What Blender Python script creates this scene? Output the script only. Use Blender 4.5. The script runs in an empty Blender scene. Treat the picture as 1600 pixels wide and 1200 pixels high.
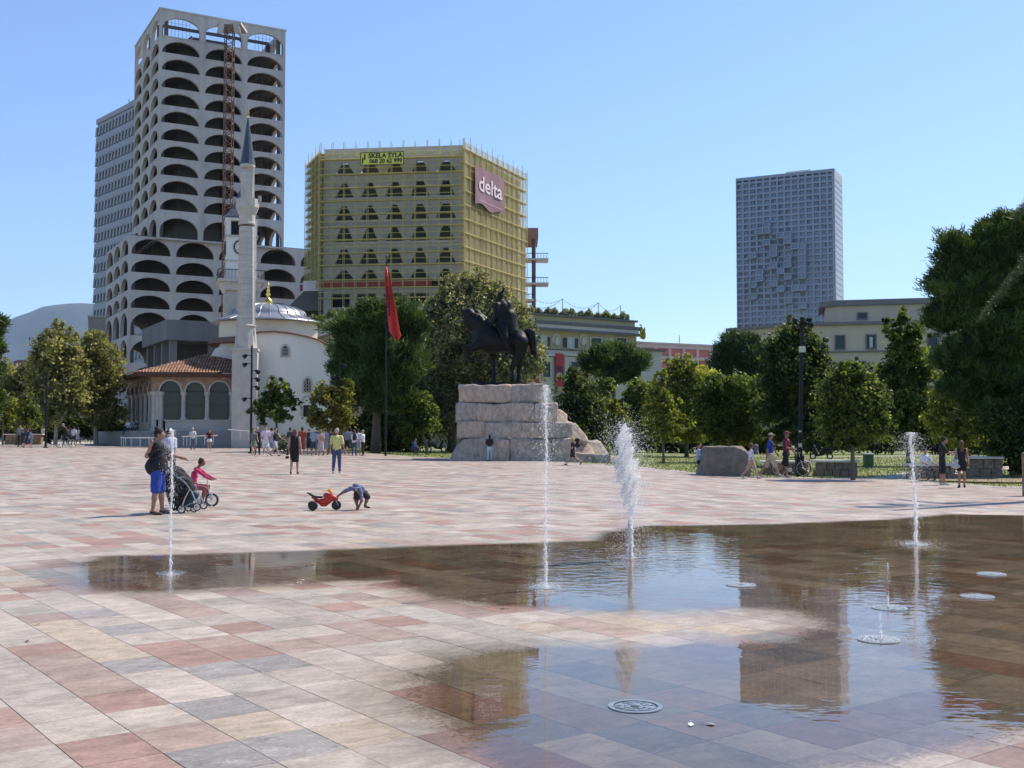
import bpy, math, random
import numpy as np
from mathutils import Vector, Matrix

random.seed(7)
RNG = np.random.default_rng(7)
R = math.radians
SC = bpy.context.scene
COL = SC.collection

# ------------------------------------------------------------------ camera
EYE = 1.65
FPX = 1750.0
PITCH = math.atan(76 / FPX)
cam_data = bpy.data.cameras.new('camera')
cam_data.sensor_width = 36
cam_data.lens = 36 * FPX / 1600
cam_data.clip_start = 0.1
cam_data.clip_end = 40000
cam = bpy.data.objects.new('camera', cam_data)
COL.objects.link(cam)
cam.location = (0, 0, EYE)
cam.rotation_euler = (R(90) + PITCH, 0, 0)
SC.camera = cam
SC.render.resolution_x = 1024
SC.render.resolution_y = 768

# ------------------------------------------------------------------ light
SUN_EL, SUN_AZ = 51.0, 36.0     # degrees above the horizon; degrees beyond the right-hand side
sun_dir = Vector((math.cos(R(SUN_EL)) * math.cos(R(SUN_AZ)),
                  math.cos(R(SUN_EL)) * math.sin(R(SUN_AZ)), math.sin(R(SUN_EL))))
world = bpy.data.worlds.new('World')
SC.world = world
world.use_nodes = True
wn = world.node_tree
for n in list(wn.nodes):
    wn.nodes.remove(n)
sky = wn.nodes.new('ShaderNodeTexSky')
sky.sky_type = 'NISHITA'
sky.sun_disc = False
sky.sun_elevation = R(SUN_EL)
sky.sun_rotation = R(90 - SUN_AZ)
sky.air_density = 1.0
sky.dust_density = 0.25
sky.ozone_density = 2.2
bg = wn.nodes.new('ShaderNodeBackground')
bg.inputs['Strength'].default_value = 0.142
wo = wn.nodes.new('ShaderNodeOutputWorld')
tone = wn.nodes.new('ShaderNodeVectorMath'); tone.operation = 'MULTIPLY'
tone.inputs[1].default_value = (0.83, 0.915, 1.07)
wn.links.new(sky.outputs[0], tone.inputs[0]); wn.links.new(tone.outputs[0], bg.inputs[0])
wn.links.new(bg.outputs[0], wo.inputs[0])
sl = bpy.data.lights.new('sun', 'SUN')
sl.energy = 5.0
sl.angle = R(0.53)
sl.color = (1.0, 0.90, 0.76)
so = bpy.data.objects.new('sun', sl)
COL.objects.link(so)
so.rotation_euler = sun_dir.to_track_quat('Z', 'Y').to_euler()
SC.view_settings.view_transform = 'Standard'
SC.view_settings.look = 'None'
SC.view_settings.gamma = 1
SC.view_settings.exposure = 0.40
SC.view_settings.use_curve_mapping = False
SC.cycles.max_bounces = 7
SC.cycles.transparent_max_bounces = 24
SC.cycles.volume_bounces = 0

# ------------------------------------------------------------------ geometry of the view
def ray(px, py):
    x = (px - 800) / FPX
    y = (600 - py) / FPX
    return (x, math.cos(PITCH) - y * math.sin(PITCH), math.sin(PITCH) + y * math.cos(PITCH))
def at(px, py, Y):
    r = ray(px, py); t = Y / r[1]
    return Vector((r[0] * t, Y, EYE + r[2] * t))
def atz(px, py, z):
    r = ray(px, py); t = (z - EYE) / r[2]
    return Vector((r[0] * t, r[1] * t, z))
def sm(t):
    t = np.clip(t, 0, 1)
    return t * t * (3 - 2 * t)
def gh(x, y):
    """height of the gently sloping square"""
    x = np.asarray(x, float); y = np.asarray(y, float)
    return (-0.24 * sm((x - 1) / 13) * sm((y - 24) / 18) + 0.28 * sm((-x - 2) / 14) * sm((y - 34) / 34)
            + 0.25 * sm((-x - 22) / 18) * sm((y - 60) / 30) - 0.25 * sm((x - 4) / 30) * sm((y - 50) / 60))
def foot(px, py):
    """ground point seen at a pixel"""
    r = ray(px, py)
    lo, hi = 2.0, 240.0
    for _ in range(50):
        m = (lo + hi) / 2; t = m / r[1]
        if EYE + r[2] * t > float(gh(r[0] * t, m)): lo = m
        else: hi = m
    t = lo / r[1]
    return Vector((r[0] * t, lo, float(gh(r[0] * t, lo))))
def ground_at(px, Y):
    x = (px - 800) / FPX * Y / math.cos(PITCH)
    return Vector((x, Y, float(gh(x, Y))))

# ------------------------------------------------------------------ materials
MATS = {}
def newmat(name):
    m = bpy.data.materials.new(name); m.use_nodes = True
    nt = m.node_tree
    p = nt.nodes['Principled BSDF']
    return m, nt, p
def mat(name, col, rough=0.8, var=0.12, scale=1.5, bump=0.0, bscale=None, metal=0.0, spec=0.5, streak=False, attr=None, detail=6):
    """a base colour with procedural grain, dirt and relief"""
    if name in MATS: return MATS[name]
    m, nt, p = newmat(name)
    L = nt.links
    p.inputs['Roughness'].default_value = rough
    p.inputs['Metallic'].default_value = metal
    p.inputs['Specular IOR Level'].default_value = spec
    geo = nt.nodes.new('ShaderNodeNewGeometry')
    src = geo.outputs['Position']
    if streak:
        mp = nt.nodes.new('ShaderNodeMapping'); mp.inputs['Scale'].default_value = (1, 1, 0.15)
        L.new(src, mp.inputs[0]); src = mp.outputs[0]
    nz = nt.nodes.new('ShaderNodeTexNoise')
    nz.inputs['Scale'].default_value = scale; nz.inputs['Detail'].default_value = detail
    nz.inputs['Roughness'].default_value = 0.62
    L.new(src, nz.inputs['Vector'])
    mr = nt.nodes.new('ShaderNodeMapRange')
    mr.inputs['From Min'].default_value = 0.3; mr.inputs['From Max'].default_value = 0.7
    mr.inputs['To Min'].default_value = 1 - var; mr.inputs['To Max'].default_value = 1 + var
    L.new(nz.outputs['Fac'], mr.inputs['Value'])
    mx = nt.nodes.new('ShaderNodeVectorMath'); mx.operation = 'SCALE'
    if attr:
        a = nt.nodes.new('ShaderNodeAttribute'); a.attribute_name = attr
        L.new(a.outputs['Color'], mx.inputs[0])
    else:
        mx.inputs[0].default_value = col[:3]
    L.new(mr.outputs[0], mx.inputs['Scale'])
    L.new(mx.outputs[0], p.inputs['Base Color'])
    if bump:
        n2 = nt.nodes.new('ShaderNodeTexNoise')
        n2.inputs['Scale'].default_value = bscale or scale * 6; n2.inputs['Detail'].default_value = 8
        L.new(geo.outputs['Position'], n2.inputs['Vector'])
        b = nt.nodes.new('ShaderNodeBump'); b.inputs['Strength'].default_value = bump
        b.inputs['Distance'].default_value = 0.05
        L.new(n2.outputs['Fac'], b.inputs['Height']); L.new(b.outputs[0], p.inputs['Normal'])
    MATS[name] = m
    return m
def glass_mat(name, col, rough=0.05, spec=0.8):
    if name in MATS: return MATS[name]
    m = mat(name, col, rough, 0.25, 0.5, spec=spec)
    return m
def leaf_mat(name, trans=0.35):
    if name in MATS: return MATS[name]
    m = bpy.data.materials.new(name); m.use_nodes = True
    nt = m.node_tree; L = nt.links
    p = nt.nodes['Principled BSDF']; out = nt.nodes['Material Output']
    a = nt.nodes.new('ShaderNodeAttribute'); a.attribute_name = 'tint'
    L.new(a.outputs['Color'], p.inputs['Base Color'])
    p.inputs['Roughness'].default_value = 0.5
    p.inputs['Specular IOR Level'].default_value = 0.3
    t = nt.nodes.new('ShaderNodeBsdfTranslucent')
    mul = nt.nodes.new('ShaderNodeVectorMath'); mul.operation = 'MULTIPLY'
    mul.inputs[1].default_value = (1.5, 1.5, 0.6)
    L.new(a.outputs['Color'], mul.inputs[0]); L.new(mul.outputs[0], t.inputs['Color'])
    mix = nt.nodes.new('ShaderNodeMixShader'); mix.inputs[0].default_value = trans
    L.new(p.outputs[0], mix.inputs[1]); L.new(t.outputs[0], mix.inputs[2])
    L.new(mix.outputs[0], out.inputs['Surface'])
    MATS[name] = m
    return m

# ------------------------------------------------------------------ mesh helpers
def V3(v): return np.array(v, float)
class MB:
    """collects shapes into one mesh"""
    def __init__(s): s.v = []; s.f = []; s.n = 0
    def add(s, vs, fs):
        b = s.n
        s.v.extend([tuple(map(float, q)) for q in vs]); s.f.extend([tuple(b + i for i in q) for q in fs]); s.n += len(vs)
        return s
    def pbox(s, o, a, b, c):
        o, a, b, c = V3(o), V3(a), V3(b), V3(c)
        vs = [o, o + a, o + a + b, o + b, o + c, o + a + c, o + a + b + c, o + b + c]
        fs = [(0, 3, 2, 1), (4, 5, 6, 7), (0, 1, 5, 4), (1, 2, 6, 5), (2, 3, 7, 6), (3, 0, 4, 7)]
        if np.dot(np.cross(a, b), c) < 0: fs = [q[::-1] for q in fs]
        return s.add(vs, fs)
    def box(s, x0, x1, y0, y1, z0, z1):
        return s.pbox((x0, y0, z0), (x1 - x0, 0, 0), (0, y1 - y0, 0), (0, 0, z1 - z0))
    def cbox(s, x0, x1, y0, y1, z0, z1, c):
        """box with its vertical and top edges cut back by c"""
        r0 = [(x0 + c, y0), (x1 - c, y0), (x1, y0 + c), (x1, y1 - c), (x1 - c, y1), (x0 + c, y1), (x0, y1 - c), (x0, y0 + c)]
        cx, cy = (x0 + x1) / 2, (y0 + y1) / 2
        kx = (x1 - x0 - 2 * c) / (x1 - x0); ky = (y1 - y0 - 2 * c) / (y1 - y0)
        vs = [(x, y, z0) for x, y in r0] + [(x, y, z1 - c) for x, y in r0] + [(cx + (x - cx) * kx, cy + (y - cy) * ky, z1) for x, y in r0]
        fs = [tuple(range(7, -1, -1)), tuple(range(16, 24))]
        for k in (0, 8):
            for i in range(8):
                j = (i + 1) % 8
                fs.append((k + i, k + j, k + 8 + j, k + 8 + i))
        return s.add(vs, fs)
    def bar(s, p, q, r, r2=None, n=6):
        return s.tube([p, q], [r, r if r2 is None else r2], n)
    def tube(s, pts, rad, n=6, caps=True):
        pts = [V3(p) for p in pts]
        if not hasattr(rad, '__len__'): rad = [rad] * len(pts)
        base = s.n
        up = None
        for i, p in enumerate(pts):
            d = pts[min(i + 1, len(pts) - 1)] - pts[max(i - 1, 0)]
            d = d / (np.linalg.norm(d) + 1e-9)
            if up is None:
                up = np.array([0, 0, 1.0]) if abs(d[2]) < 0.9 else np.array([1.0, 0, 0])
            a = np.cross(d, up); a /= (np.linalg.norm(a) + 1e-9)
            b = np.cross(d, a); up = -b if False else up
            for k in range(n):
                t = 2 * math.pi * k / n
                q = p + rad[i] * (math.cos(t) * a + math.sin(t) * b)
                s.v.append(tuple(map(float, q)))
        for i in range(len(pts) - 1):
            for k in range(n):
                k2 = (k + 1) % n
                s.f.append((base + i * n + k, base + (i + 1) * n + k, base + (i + 1) * n + k2, base + i * n + k2))
        if caps:
            s.f.append(tuple(base + k for k in range(n)))
            s.f.append(tuple(base + (len(pts) - 1) * n + k for k in range(n - 1, -1, -1)))
        s.n += n * len(pts)
        return s
    def lathe(s, prof, n=16, c=(0, 0, 0), sx=1, sy=1, a0=0.0):
        base = s.n
        for r, z in prof:
            for k in range(n):
                t = 2 * math.pi * k / n + a0
                s.v.append((c[0] + sx * r * math.cos(t), c[1] + sy * r * math.sin(t), c[2] + z))
        for i in range(len(prof) - 1):
            for k in range(n):
                k2 = (k + 1) % n
                s.f.append((base + i * n + k, base + i * n + k2, base + (i + 1) * n + k2, base + (i + 1) * n + k))
        s.f.append(tuple(base + k for k in range(n - 1, -1, -1)))
        s.f.append(tuple(base + (len(prof) - 1) * n + k for k in range(n)))
        s.n += n * len(prof)
        return s
    def prism(s, poly, o, a, b, c):
        """polygon in the plane (a, b) through o, pushed along c"""
        o, a, b, c = V3(o), V3(a), V3(b), V3(c)
        n = len(poly)
        vs = [o + x * a + y * b for x, y in poly] + [o + x * a + y * b + c for x, y in poly]
        fs = [tuple(range(n - 1, -1, -1)), tuple(range(n, 2 * n))]
        for i in range(n):
            j = (i + 1) % n
            fs.append((i, j, n + j, n + i))
        return s.add(vs, fs)
    def ring(s, c, a, b, r0, r1, d, n=24, t0=0, t1=2 * math.pi):
        """flat annulus (or arc of one) in the plane (a, b), thickness vector d"""
        c, a, b, d = V3(c), V3(a), V3(b), V3(d)
        full = abs(t1 - t0 - 2 * math.pi) < 1e-6
        m = n if full else n + 1
        base = s.n
        for k in range(m):
            t = t0 + (t1 - t0) * k / n
            e = math.cos(t) * a + math.sin(t) * b
            for q in (c + r0 * e, c + r1 * e, c + r1 * e + d, c + r0 * e + d):
                s.v.append(tuple(map(float, q)))
        for k in range(n):
            i = base + 4 * k; j = base + 4 * ((k + 1) % m)
            for u in range(4):
                w = (u + 1) % 4
                s.f.append((i + u, j + u, j + w, i + w))
        s.n += 4 * m
        return s
    def arch(s, P, U, N, w, h, a, b, z0, st, ry, th, n=12, back=True):
        """wall cell (width w along U, height h, thickness th against N) with an arched opening a..b"""
        P, U, N = V3(P), V3(U), V3(N)
        Z = np.array([0, 0, 1.0])
        for k in ((0, 1) if back else (0,)):
            off = -N * th * k
            def Q(x, z): return P + U * x + Z * z + off
            rect = [((0, 0), (w, 0), (w, z0), (0, z0))] if z0 > 0 else []
            rect += [((0, z0), (a, z0), (a, h), (0, h)), ((b, z0), (w, z0), (w, h), (b, h))]
            for q in rect:
                fs = (0, 1, 2, 3) if k == 0 else (3, 2, 1, 0)
                s.add([Q(*e) for e in q], [fs])
            for i in range(n):
                xs = [(a + b) / 2 - (b - a) / 2 * math.cos(math.pi * j / n) for j in (i, i + 1)]
                zs = [z0 + st + ry * math.sin(math.pi * j / n) for j in (i, i + 1)]
                fs = (0, 1, 2, 3) if k == 0 else (3, 2, 1, 0)
                s.add([Q(xs[0], zs[0]), Q(xs[1], zs[1]), Q(xs[1], h), Q(xs[0], h)], [fs])
        path = [(a, z0), (a, z0 + st)] if st > 0 else []
        arc = [((a + b) / 2 - (b - a) / 2 * math.cos(math.pi * j / n), z0 + st + ry * math.sin(math.pi * j / n)) for j in range(n + 1)]
        path = (path[:1] + arc + [(b, z0)]) if st > 0 else arc
        for (x0, q0), (x1, q1) in zip(path, path[1:] + path[:1]):
            A = P + U * x0 + Z * q0; B = P + U * x1 + Z * q1
            s.add([A, A - N * th, B - N * th, B], [(0, 1, 2, 3)])
        return s
    def mesh(s, name, m=None, smooth=False):
        me = bpy.data.meshes.new(name)
        me.from_pydata(s.v, [], s.f); me.update()
        if m: me.materials.append(m)
        if smooth: me.shade_smooth()
        return me
    def build(s, name, m, parent=None, smooth=False, kind=None, loc=None):
        return ob(name, s.mesh(name, m, smooth), parent, kind, loc)
def ob(name, me, parent=None, kind=None, loc=None):
    o = bpy.data.objects.new(name, me); COL.objects.link(o)
    if parent: o.parent = parent
    if kind: o['kind'] = kind
    if loc is not None: o.location = loc
    return o
def tag(o, label, cat, group=None, kind=None):
    o['label'] = label; o['category'] = cat
    if group: o['group'] = group
    if kind: o['kind'] = kind
    return o
def thing(name, label, cat, loc=(0, 0, 0), rz=0.0, group=None):
    o = bpy.data.objects.new(name, None); COL.objects.link(o)
    o.location = loc; o.rotation_euler = (0, 0, rz); o.empty_display_size = 0.3
    return tag(o, label, cat, group)
def copy_tree(o, parent=None):
    c = o.copy(); COL.objects.link(c); c.parent = parent
    for ch in [q for q in COL.objects if q.parent == o]:
        copy_tree(ch, c)
    return c
def quads_mesh(name, V, m, tint=None, attr='tint'):
    """V: (n,4,3) array, one quad each; tint: (n,3)"""
    n = len(V)
    me = bpy.data.meshes.new(name)
    me.vertices.add(4 * n); me.loops.add(4 * n); me.polygons.add(n)
    me.vertices.foreach_set('co', np.asarray(V, np.float32).reshape(-1))
    me.loops.foreach_set('vertex_index', np.arange(4 * n, dtype=np.int32))
    me.polygons.foreach_set('loop_start', np.arange(0, 4 * n, 4, dtype=np.int32))
    if tint is not None:
        a = me.attributes.new(attr, 'FLOAT_COLOR', 'FACE')
        c = np.ones((n, 4), np.float32); c[:, :3] = tint
        a.data.foreach_set('color', c.reshape(-1))
    me.update(calc_edges=True)
    if m: me.materials.append(m)
    return me
def np_mesh(name, V, F, m, smooth=True, tint=None):
    V = np.asarray(V, np.float32); F = np.asarray(F, np.int32)
    k = F.shape[1]
    me = bpy.data.meshes.new(name)
    me.vertices.add(len(V)); me.loops.add(F.size); me.polygons.add(len(F))
    me.vertices.foreach_set('co', V.reshape(-1))
    me.loops.foreach_set('vertex_index', F.reshape(-1))
    me.polygons.foreach_set('loop_start', np.arange(0, F.size, k, dtype=np.int32))
    if tint is not None:
        a = me.attributes.new('tint', 'FLOAT_COLOR', 'POINT')
        c = np.ones((len(V), 4), np.float32); c[:, :3] = tint
        a.data.foreach_set('color', c.reshape(-1))
    me.update(calc_edges=True)
    if smooth: me.shade_smooth()
    if m: me.materials.append(m)
    return me

# ---- signed distance shapes meshed with surface nets
def surface(fn, lo, hi, h, name, m):
    lo = V3(lo) - 2 * h; hi = V3(hi) + 2 * h
    n = np.maximum(np.ceil((hi - lo) / h).astype(int) + 1, 4)
    ax = [lo[i] + h * np.arange(n[i]) for i in range(3)]
    G = np.stack(np.meshgrid(*ax, indexing='ij'), -1).reshape(-1, 3)
    D = fn(G).reshape(n)
    S = D < 0
    c = n - 1
    cnt = np.zeros(c, int); acc = np.zeros(tuple(c) + (3,))
    offs = [(0, 0, 0), (1, 0, 0), (0, 1, 0), (1, 1, 0), (0, 0, 1), (1, 0, 1), (0, 1, 1), (1, 1, 1)]
    def sub(A, o): return A[o[0]:o[0] + c[0], o[1]:o[1] + c[1], o[2]:o[2] + c[2]]
    for i in range(8):
        for j in range(i + 1, 8):
            a, b = offs[i], offs[j]
            if sum(abs(a[k] - b[k]) for k in range(3)) != 1: continue
            da, db = sub(D, a), sub(D, b)
            cr = sub(S, a) != sub(S, b)
            t = np.where(cr, da / np.where(cr, da - db, 1), 0)
            cnt += cr
            for k in range(3):
                acc[..., k] += np.where(cr, a[k] + t * (b[k] - a[k]), 0)
    act = cnt > 0
    idx = -np.ones(c, int); idx[act] = np.arange(act.sum())
    cell = np.argwhere(act)
    V = lo + h * (cell + acc[act] / cnt[act][:, None])
    F = []
    for k in range(3):
        e = [0, 0, 0]; e[k] = 1
        sh = n.copy(); sh[k] -= 1
        A = S[:sh[0], :sh[1], :sh[2]]; B = S[e[0]:e[0] + sh[0], e[1]:e[1] + sh[1], e[2]:e[2] + sh[2]]
        q = np.argwhere(A != B)
        u, w = (k + 1) % 3, (k + 2) % 3
        ok = (q[:, u] > 0) & (q[:, w] > 0) & (q[:, u] < c[u]) & (q[:, w] < c[w])
        q = q[ok]
        sgn = A[q[:, 0], q[:, 1], q[:, 2]]
        def ix(du, dw):
            r = q.copy(); r[:, u] -= du; r[:, w] -= dw
            return idx[r[:, 0], r[:, 1], r[:, 2]]
        f = np.stack([ix(1, 1), ix(0, 1), ix(0, 0), ix(1, 0)], 1)
        f = np.where(sgn[:, None], f, f[:, ::-1])
        F.append(f)
    F = np.concatenate(F)
    return np_mesh(name, V, F, m)
def cone(p, a, b, ra, rb, sq=None):
    """round cone; sq = (axis vector, factor) squashes the section along an axis"""
    a, b = V3(a), V3(b)
    ab = b - a; L2 = float(ab @ ab) + 1e-9
    t = np.clip(((p - a) @ ab) / L2, 0, 1)
    d = p - (a + t[:, None] * ab)
    if sq is not None:
        ax = V3(sq[0]); q = d @ ax
        d = d + np.outer(q * (sq[1] - 1), ax)
    return np.sqrt((d ** 2).sum(1)) - (ra + t * (rb - ra))
def ell(p, c, r):
    q = (p - V3(c)) / V3(r)
    l = np.sqrt((q ** 2).sum(1))
    return (l - 1) * min(r)
def smin(a, b, k):
    hh = np.clip(0.5 + 0.5 * (b - a) / k, 0, 1)
    return b + (a - b) * hh - k * hh * (1 - hh)
def blend(p, shapes, k):
    d = None
    for s_ in shapes:
        e = ell(p, *s_[1:]) if s_[0] == 'e' else cone(p, *s_[1:])
        d = e if d is None else smin(d, e, k)
    return d
def bounds(shapes, pad=0.03):
    P = []
    for s_ in shapes:
        if s_[0] == 'e':
            P += [V3(s_[1]) - V3(s_[2]), V3(s_[1]) + V3(s_[2])]
        else:
            for q, r in ((s_[1], s_[3]), (s_[2], s_[4])):
                P += [V3(q) - r, V3(q) + r]
    P = np.array(P)
    return P.min(0) - pad, P.max(0) + pad
def noise3(p, s, seed=0):
    """cheap smooth value noise from sines"""
    r = np.random.default_rng(seed)
    d = np.zeros(len(p))
    for i in range(5):
        k = r.normal(size=3) * s * (1.0 + 0.6 * i); ph = r.uniform(0, 6.28)
        d += np.sin(p @ k + ph) / (1 + 0.6 * i)
    return d / 2.6
# ================================================================== the square
TU = Vector((math.cos(R(36.5)), math.sin(R(36.5)), 0))      # along the rows
TV = Vector((math.sin(R(36.5)), -math.cos(R(36.5)), 0))     # along the strips
T0 = (-2.427, 6.018)
TW, TL, GAP = 0.405, 0.505, 0.0036

def tile_material():
    m, nt, p = newmat('paving_stone')
    L = nt.links
    a = nt.nodes.new('ShaderNodeAttribute'); a.attribute_name = 'tint'
    geo = nt.nodes.new('ShaderNodeNewGeometry')
    rot = nt.nodes.new('ShaderNodeVectorRotate'); rot.rotation_type = 'Z_AXIS'; rot.inputs['Angle'].default_value = R(-36.5)
    L.new(geo.outputs['Position'], rot.inputs['Vector'])
    oi = nt.nodes.new('ShaderNodeObjectInfo')
    sft = nt.nodes.new('ShaderNodeVectorMath'); sft.operation = 'SCALE'; sft.inputs['Scale'].default_value = 61.0; L.new(a.outputs['Color'], sft.inputs[0])
    sf2 = nt.nodes.new('ShaderNodeVectorMath'); sf2.operation = 'ADD'; L.new(sft.outputs[0], sf2.inputs[0]); L.new(rot.outputs[0], sf2.inputs[1])
    rm = nt.nodes.new('ShaderNodeMath'); rm.operation = 'MULTIPLY'; rm.inputs[1].default_value = 17.0; L.new(oi.outputs['Random'], rm.inputs[0])
    sf3 = nt.nodes.new('ShaderNodeVectorMath'); sf3.operation = 'ADD'; L.new(sf2.outputs[0], sf3.inputs[0]); L.new(rm.outputs[0], sf3.inputs[1])
    mp = nt.nodes.new('ShaderNodeMapping'); mp.inputs['Scale'].default_value = (1.0, 1.7, 1); mp.inputs['Rotation'].default_value = (0, 0, .35)
    L.new(sf3.outputs[0], mp.inputs[0])
    n1 = nt.nodes.new('ShaderNodeTexNoise'); n1.inputs['Scale'].default_value = 5; n1.inputs['Detail'].default_value = 9; n1.inputs['Roughness'].default_value = 0.68
    n1.inputs['Distortion'].default_value = 0.6
    L.new(mp.outputs[0], n1.inputs['Vector'])
    r1 = nt.nodes.new('ShaderNodeMapRange')
    r1.inputs['From Min'].default_value = 0.28; r1.inputs['From Max'].default_value = 0.72
    r1.inputs['To Min'].default_value = 0.68; r1.inputs['To Max'].default_value = 1.26
    L.new(n1.outputs['Fac'], r1.inputs[0])
    sc = nt.nodes.new('ShaderNodeVectorMath'); sc.operation = 'SCALE'
    L.new(a.outputs['Color'], sc.inputs[0]); L.new(r1.outputs[0], sc.inputs['Scale'])
    # broad wear
    n2 = nt.nodes.new('ShaderNodeTexNoise'); n2.inputs['Scale'].default_value = 0.35; n2.inputs['Detail'].default_value = 4
    L.new(geo.outputs['Position'], n2.inputs['Vector'])
    r2 = nt.nodes.new('ShaderNodeMapRange'); r2.inputs['From Min'].default_value = 0.3; r2.inputs['From Max'].default_value = 0.7
    r2.inputs['To Min'].default_value = 0.93; r2.inputs['To Max'].default_value = 1.06
    L.new(n2.outputs['Fac'], r2.inputs[0])
    sc2 = nt.nodes.new('ShaderNodeVectorMath'); sc2.operation = 'SCALE'
    L.new(sc.outputs[0], sc2.inputs[0]); L.new(r2.outputs[0], sc2.inputs['Scale'])
    # pale calcite veins, stronger in the blue-grey stones (where red < blue)
    sep = nt.nodes.new('ShaderNodeSeparateColor'); L.new(a.outputs['Color'], sep.inputs[0])
    dif = nt.nodes.new('ShaderNodeMath'); dif.operation = 'SUBTRACT'
    L.new(sep.outputs['Blue'], dif.inputs[0]); L.new(sep.outputs['Red'], dif.inputs[1])
    vw = nt.nodes.new('ShaderNodeMapRange'); vw.inputs['From Min'].default_value = -0.10; vw.inputs['From Max'].default_value = 0.03
    vw.inputs['To Min'].default_value = 0.16; vw.inputs['To Max'].default_value = 0.85
    L.new(dif.outputs[0], vw.inputs[0])
    n3 = nt.nodes.new('ShaderNodeTexNoise'); n3.inputs['Scale'].default_value = 2.3; n3.inputs['Detail'].default_value = 5; n3.inputs['Distortion'].default_value = 1.8
    mp3 = nt.nodes.new('ShaderNodeMapping'); mp3.inputs['Scale'].default_value = (1.0, 2.0, 1); mp3.inputs['Rotation'].default_value = (0, 0, 0.5)
    L.new(sf3.outputs[0], mp3.inputs[0]); L.new(mp3.outputs[0], n3.inputs['Vector'])
    ab = nt.nodes.new('ShaderNodeMath'); ab.operation = 'SUBTRACT'; ab.inputs[1].default_value = 0.5
    L.new(n3.outputs['Fac'], ab.inputs[0])
    ab2 = nt.nodes.new('ShaderNodeMath'); ab2.operation = 'ABSOLUTE'; L.new(ab.outputs[0], ab2.inputs[0])
    vr = nt.nodes.new('ShaderNodeMapRange'); vr.inputs['From Min'].default_value = 0.002; vr.inputs['From Max'].default_value = 0.009
    vr.inputs['To Min'].default_value = 1; vr.inputs['To Max'].default_value = 0
    L.new(ab2.outputs[0], vr.inputs[0])
    vm = nt.nodes.new('ShaderNodeMath'); vm.operation = 'MULTIPLY'
    L.new(vr.outputs[0], vm.inputs[0]); L.new(vw.outputs[0], vm.inputs[1])
    mix = nt.nodes.new('ShaderNodeMix'); mix.data_type = 'RGBA'
    mix.inputs[7].default_value = (0.5, 0.49, 0.47, 1)
    L.new(vm.outputs[0], mix.inputs[0]); L.new(sc2.outputs[0], mix.inputs[6])
    L.new(mix.outputs[2], p.inputs['Base Color'])
    rr = nt.nodes.new('ShaderNodeMapRange'); rr.inputs['To Min'].default_value = 0.5; rr.inputs['To Max'].default_value = 0.75
    L.new(n1.outputs['Fac'], rr.inputs[0]); L.new(rr.outputs[0], p.inputs['Roughness'])
    p.inputs['Specular IOR Level'].default_value = 0.16
    n5 = nt.nodes.new('ShaderNodeTexNoise'); n5.inputs['Scale'].default_value = 38; n5.inputs['Detail'].default_value = 6; L.new(geo.outputs['Position'], n5.inputs['Vector'])
    r5 = nt.nodes.new('ShaderNodeMapRange'); r5.inputs['From Min'].default_value = .3; r5.inputs['From Max'].default_value = .7; r5.inputs['To Min'].default_value = .86; r5.inputs['To Max'].default_value = 1.13; L.new(n5.outputs['Fac'], r5.inputs[0])
    vo = nt.nodes.new('ShaderNodeTexVoronoi'); vo.inputs['Scale'].default_value = 2.1; L.new(geo.outputs['Position'], vo.inputs['Vector'])
    vr_ = nt.nodes.new('ShaderNodeMapRange'); vr_.inputs['From Min'].default_value = .025; vr_.inputs['From Max'].default_value = .045; vr_.inputs['To Min'].default_value = .72; vr_.inputs['To Max'].default_value = 1; L.new(vo.outputs['Distance'], vr_.inputs[0])
    n6 = nt.nodes.new('ShaderNodeTexNoise'); n6.inputs['Scale'].default_value = 1.3; n6.inputs['Detail'].default_value = 7; n6.inputs['Roughness'].default_value = .7; L.new(geo.outputs['Position'], n6.inputs['Vector'])
    r6 = nt.nodes.new('ShaderNodeMapRange'); r6.inputs['From Min'].default_value = .34; r6.inputs['From Max'].default_value = .5; r6.inputs['To Min'].default_value = .80; r6.inputs['To Max'].default_value = 1.02; L.new(n6.outputs['Fac'], r6.inputs[0])
    q1 = nt.nodes.new('ShaderNodeMath'); q1.operation = 'MULTIPLY'; L.new(vr_.outputs[0], q1.inputs[0]); L.new(r6.outputs[0], q1.inputs[1])
    q2 = nt.nodes.new('ShaderNodeMath'); q2.operation = 'MULTIPLY'; L.new(q1.outputs[0], q2.inputs[0]); L.new(r5.outputs[0], q2.inputs[1])
    s5 = nt.nodes.new('ShaderNodeVectorMath'); s5.operation = 'SCALE'; L.new(mix.outputs[2], s5.inputs[0]); L.new(q2.outputs[0], s5.inputs['Scale']); L.new(s5.outputs[0], p.inputs['Base Color'])
    b = nt.nodes.new('ShaderNodeBump'); b.inputs['Strength'].default_value = 0.12; b.inputs['Distance'].default_value = 0.0034
    L.new(n1.outputs['Fac'], b.inputs['Height']); L.new(b.outputs[0], p.inputs['Normal'])
    return m
M_TILE = tile_material()
PAL = [((0.335, 0.305, 0.28), 30), ((0.385, 0.35, 0.32), 18), ((0.285, 0.165, 0.135), 13), ((0.275, 0.20, 0.185), 9),
       ((0.205, 0.21, 0.215), 7), ((0.28, 0.275, 0.252), 9), ((0.35, 0.295, 0.225), 7), ((0.31, 0.225, 0.195), 8), ((0.295, 0.27, 0.255), 12)]
PCOL = np.array([c for c, w in PAL]) * 1.20 * np.array([1.0, .935, .85]); PCOL = PCOL * .62 + np.array([.355, .308, .280]) * .38 * (PCOL.mean(1)[:, None] / .32) ** .5; PW = np.array([w for c, w in PAL], float); PW /= PW.sum()

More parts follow.
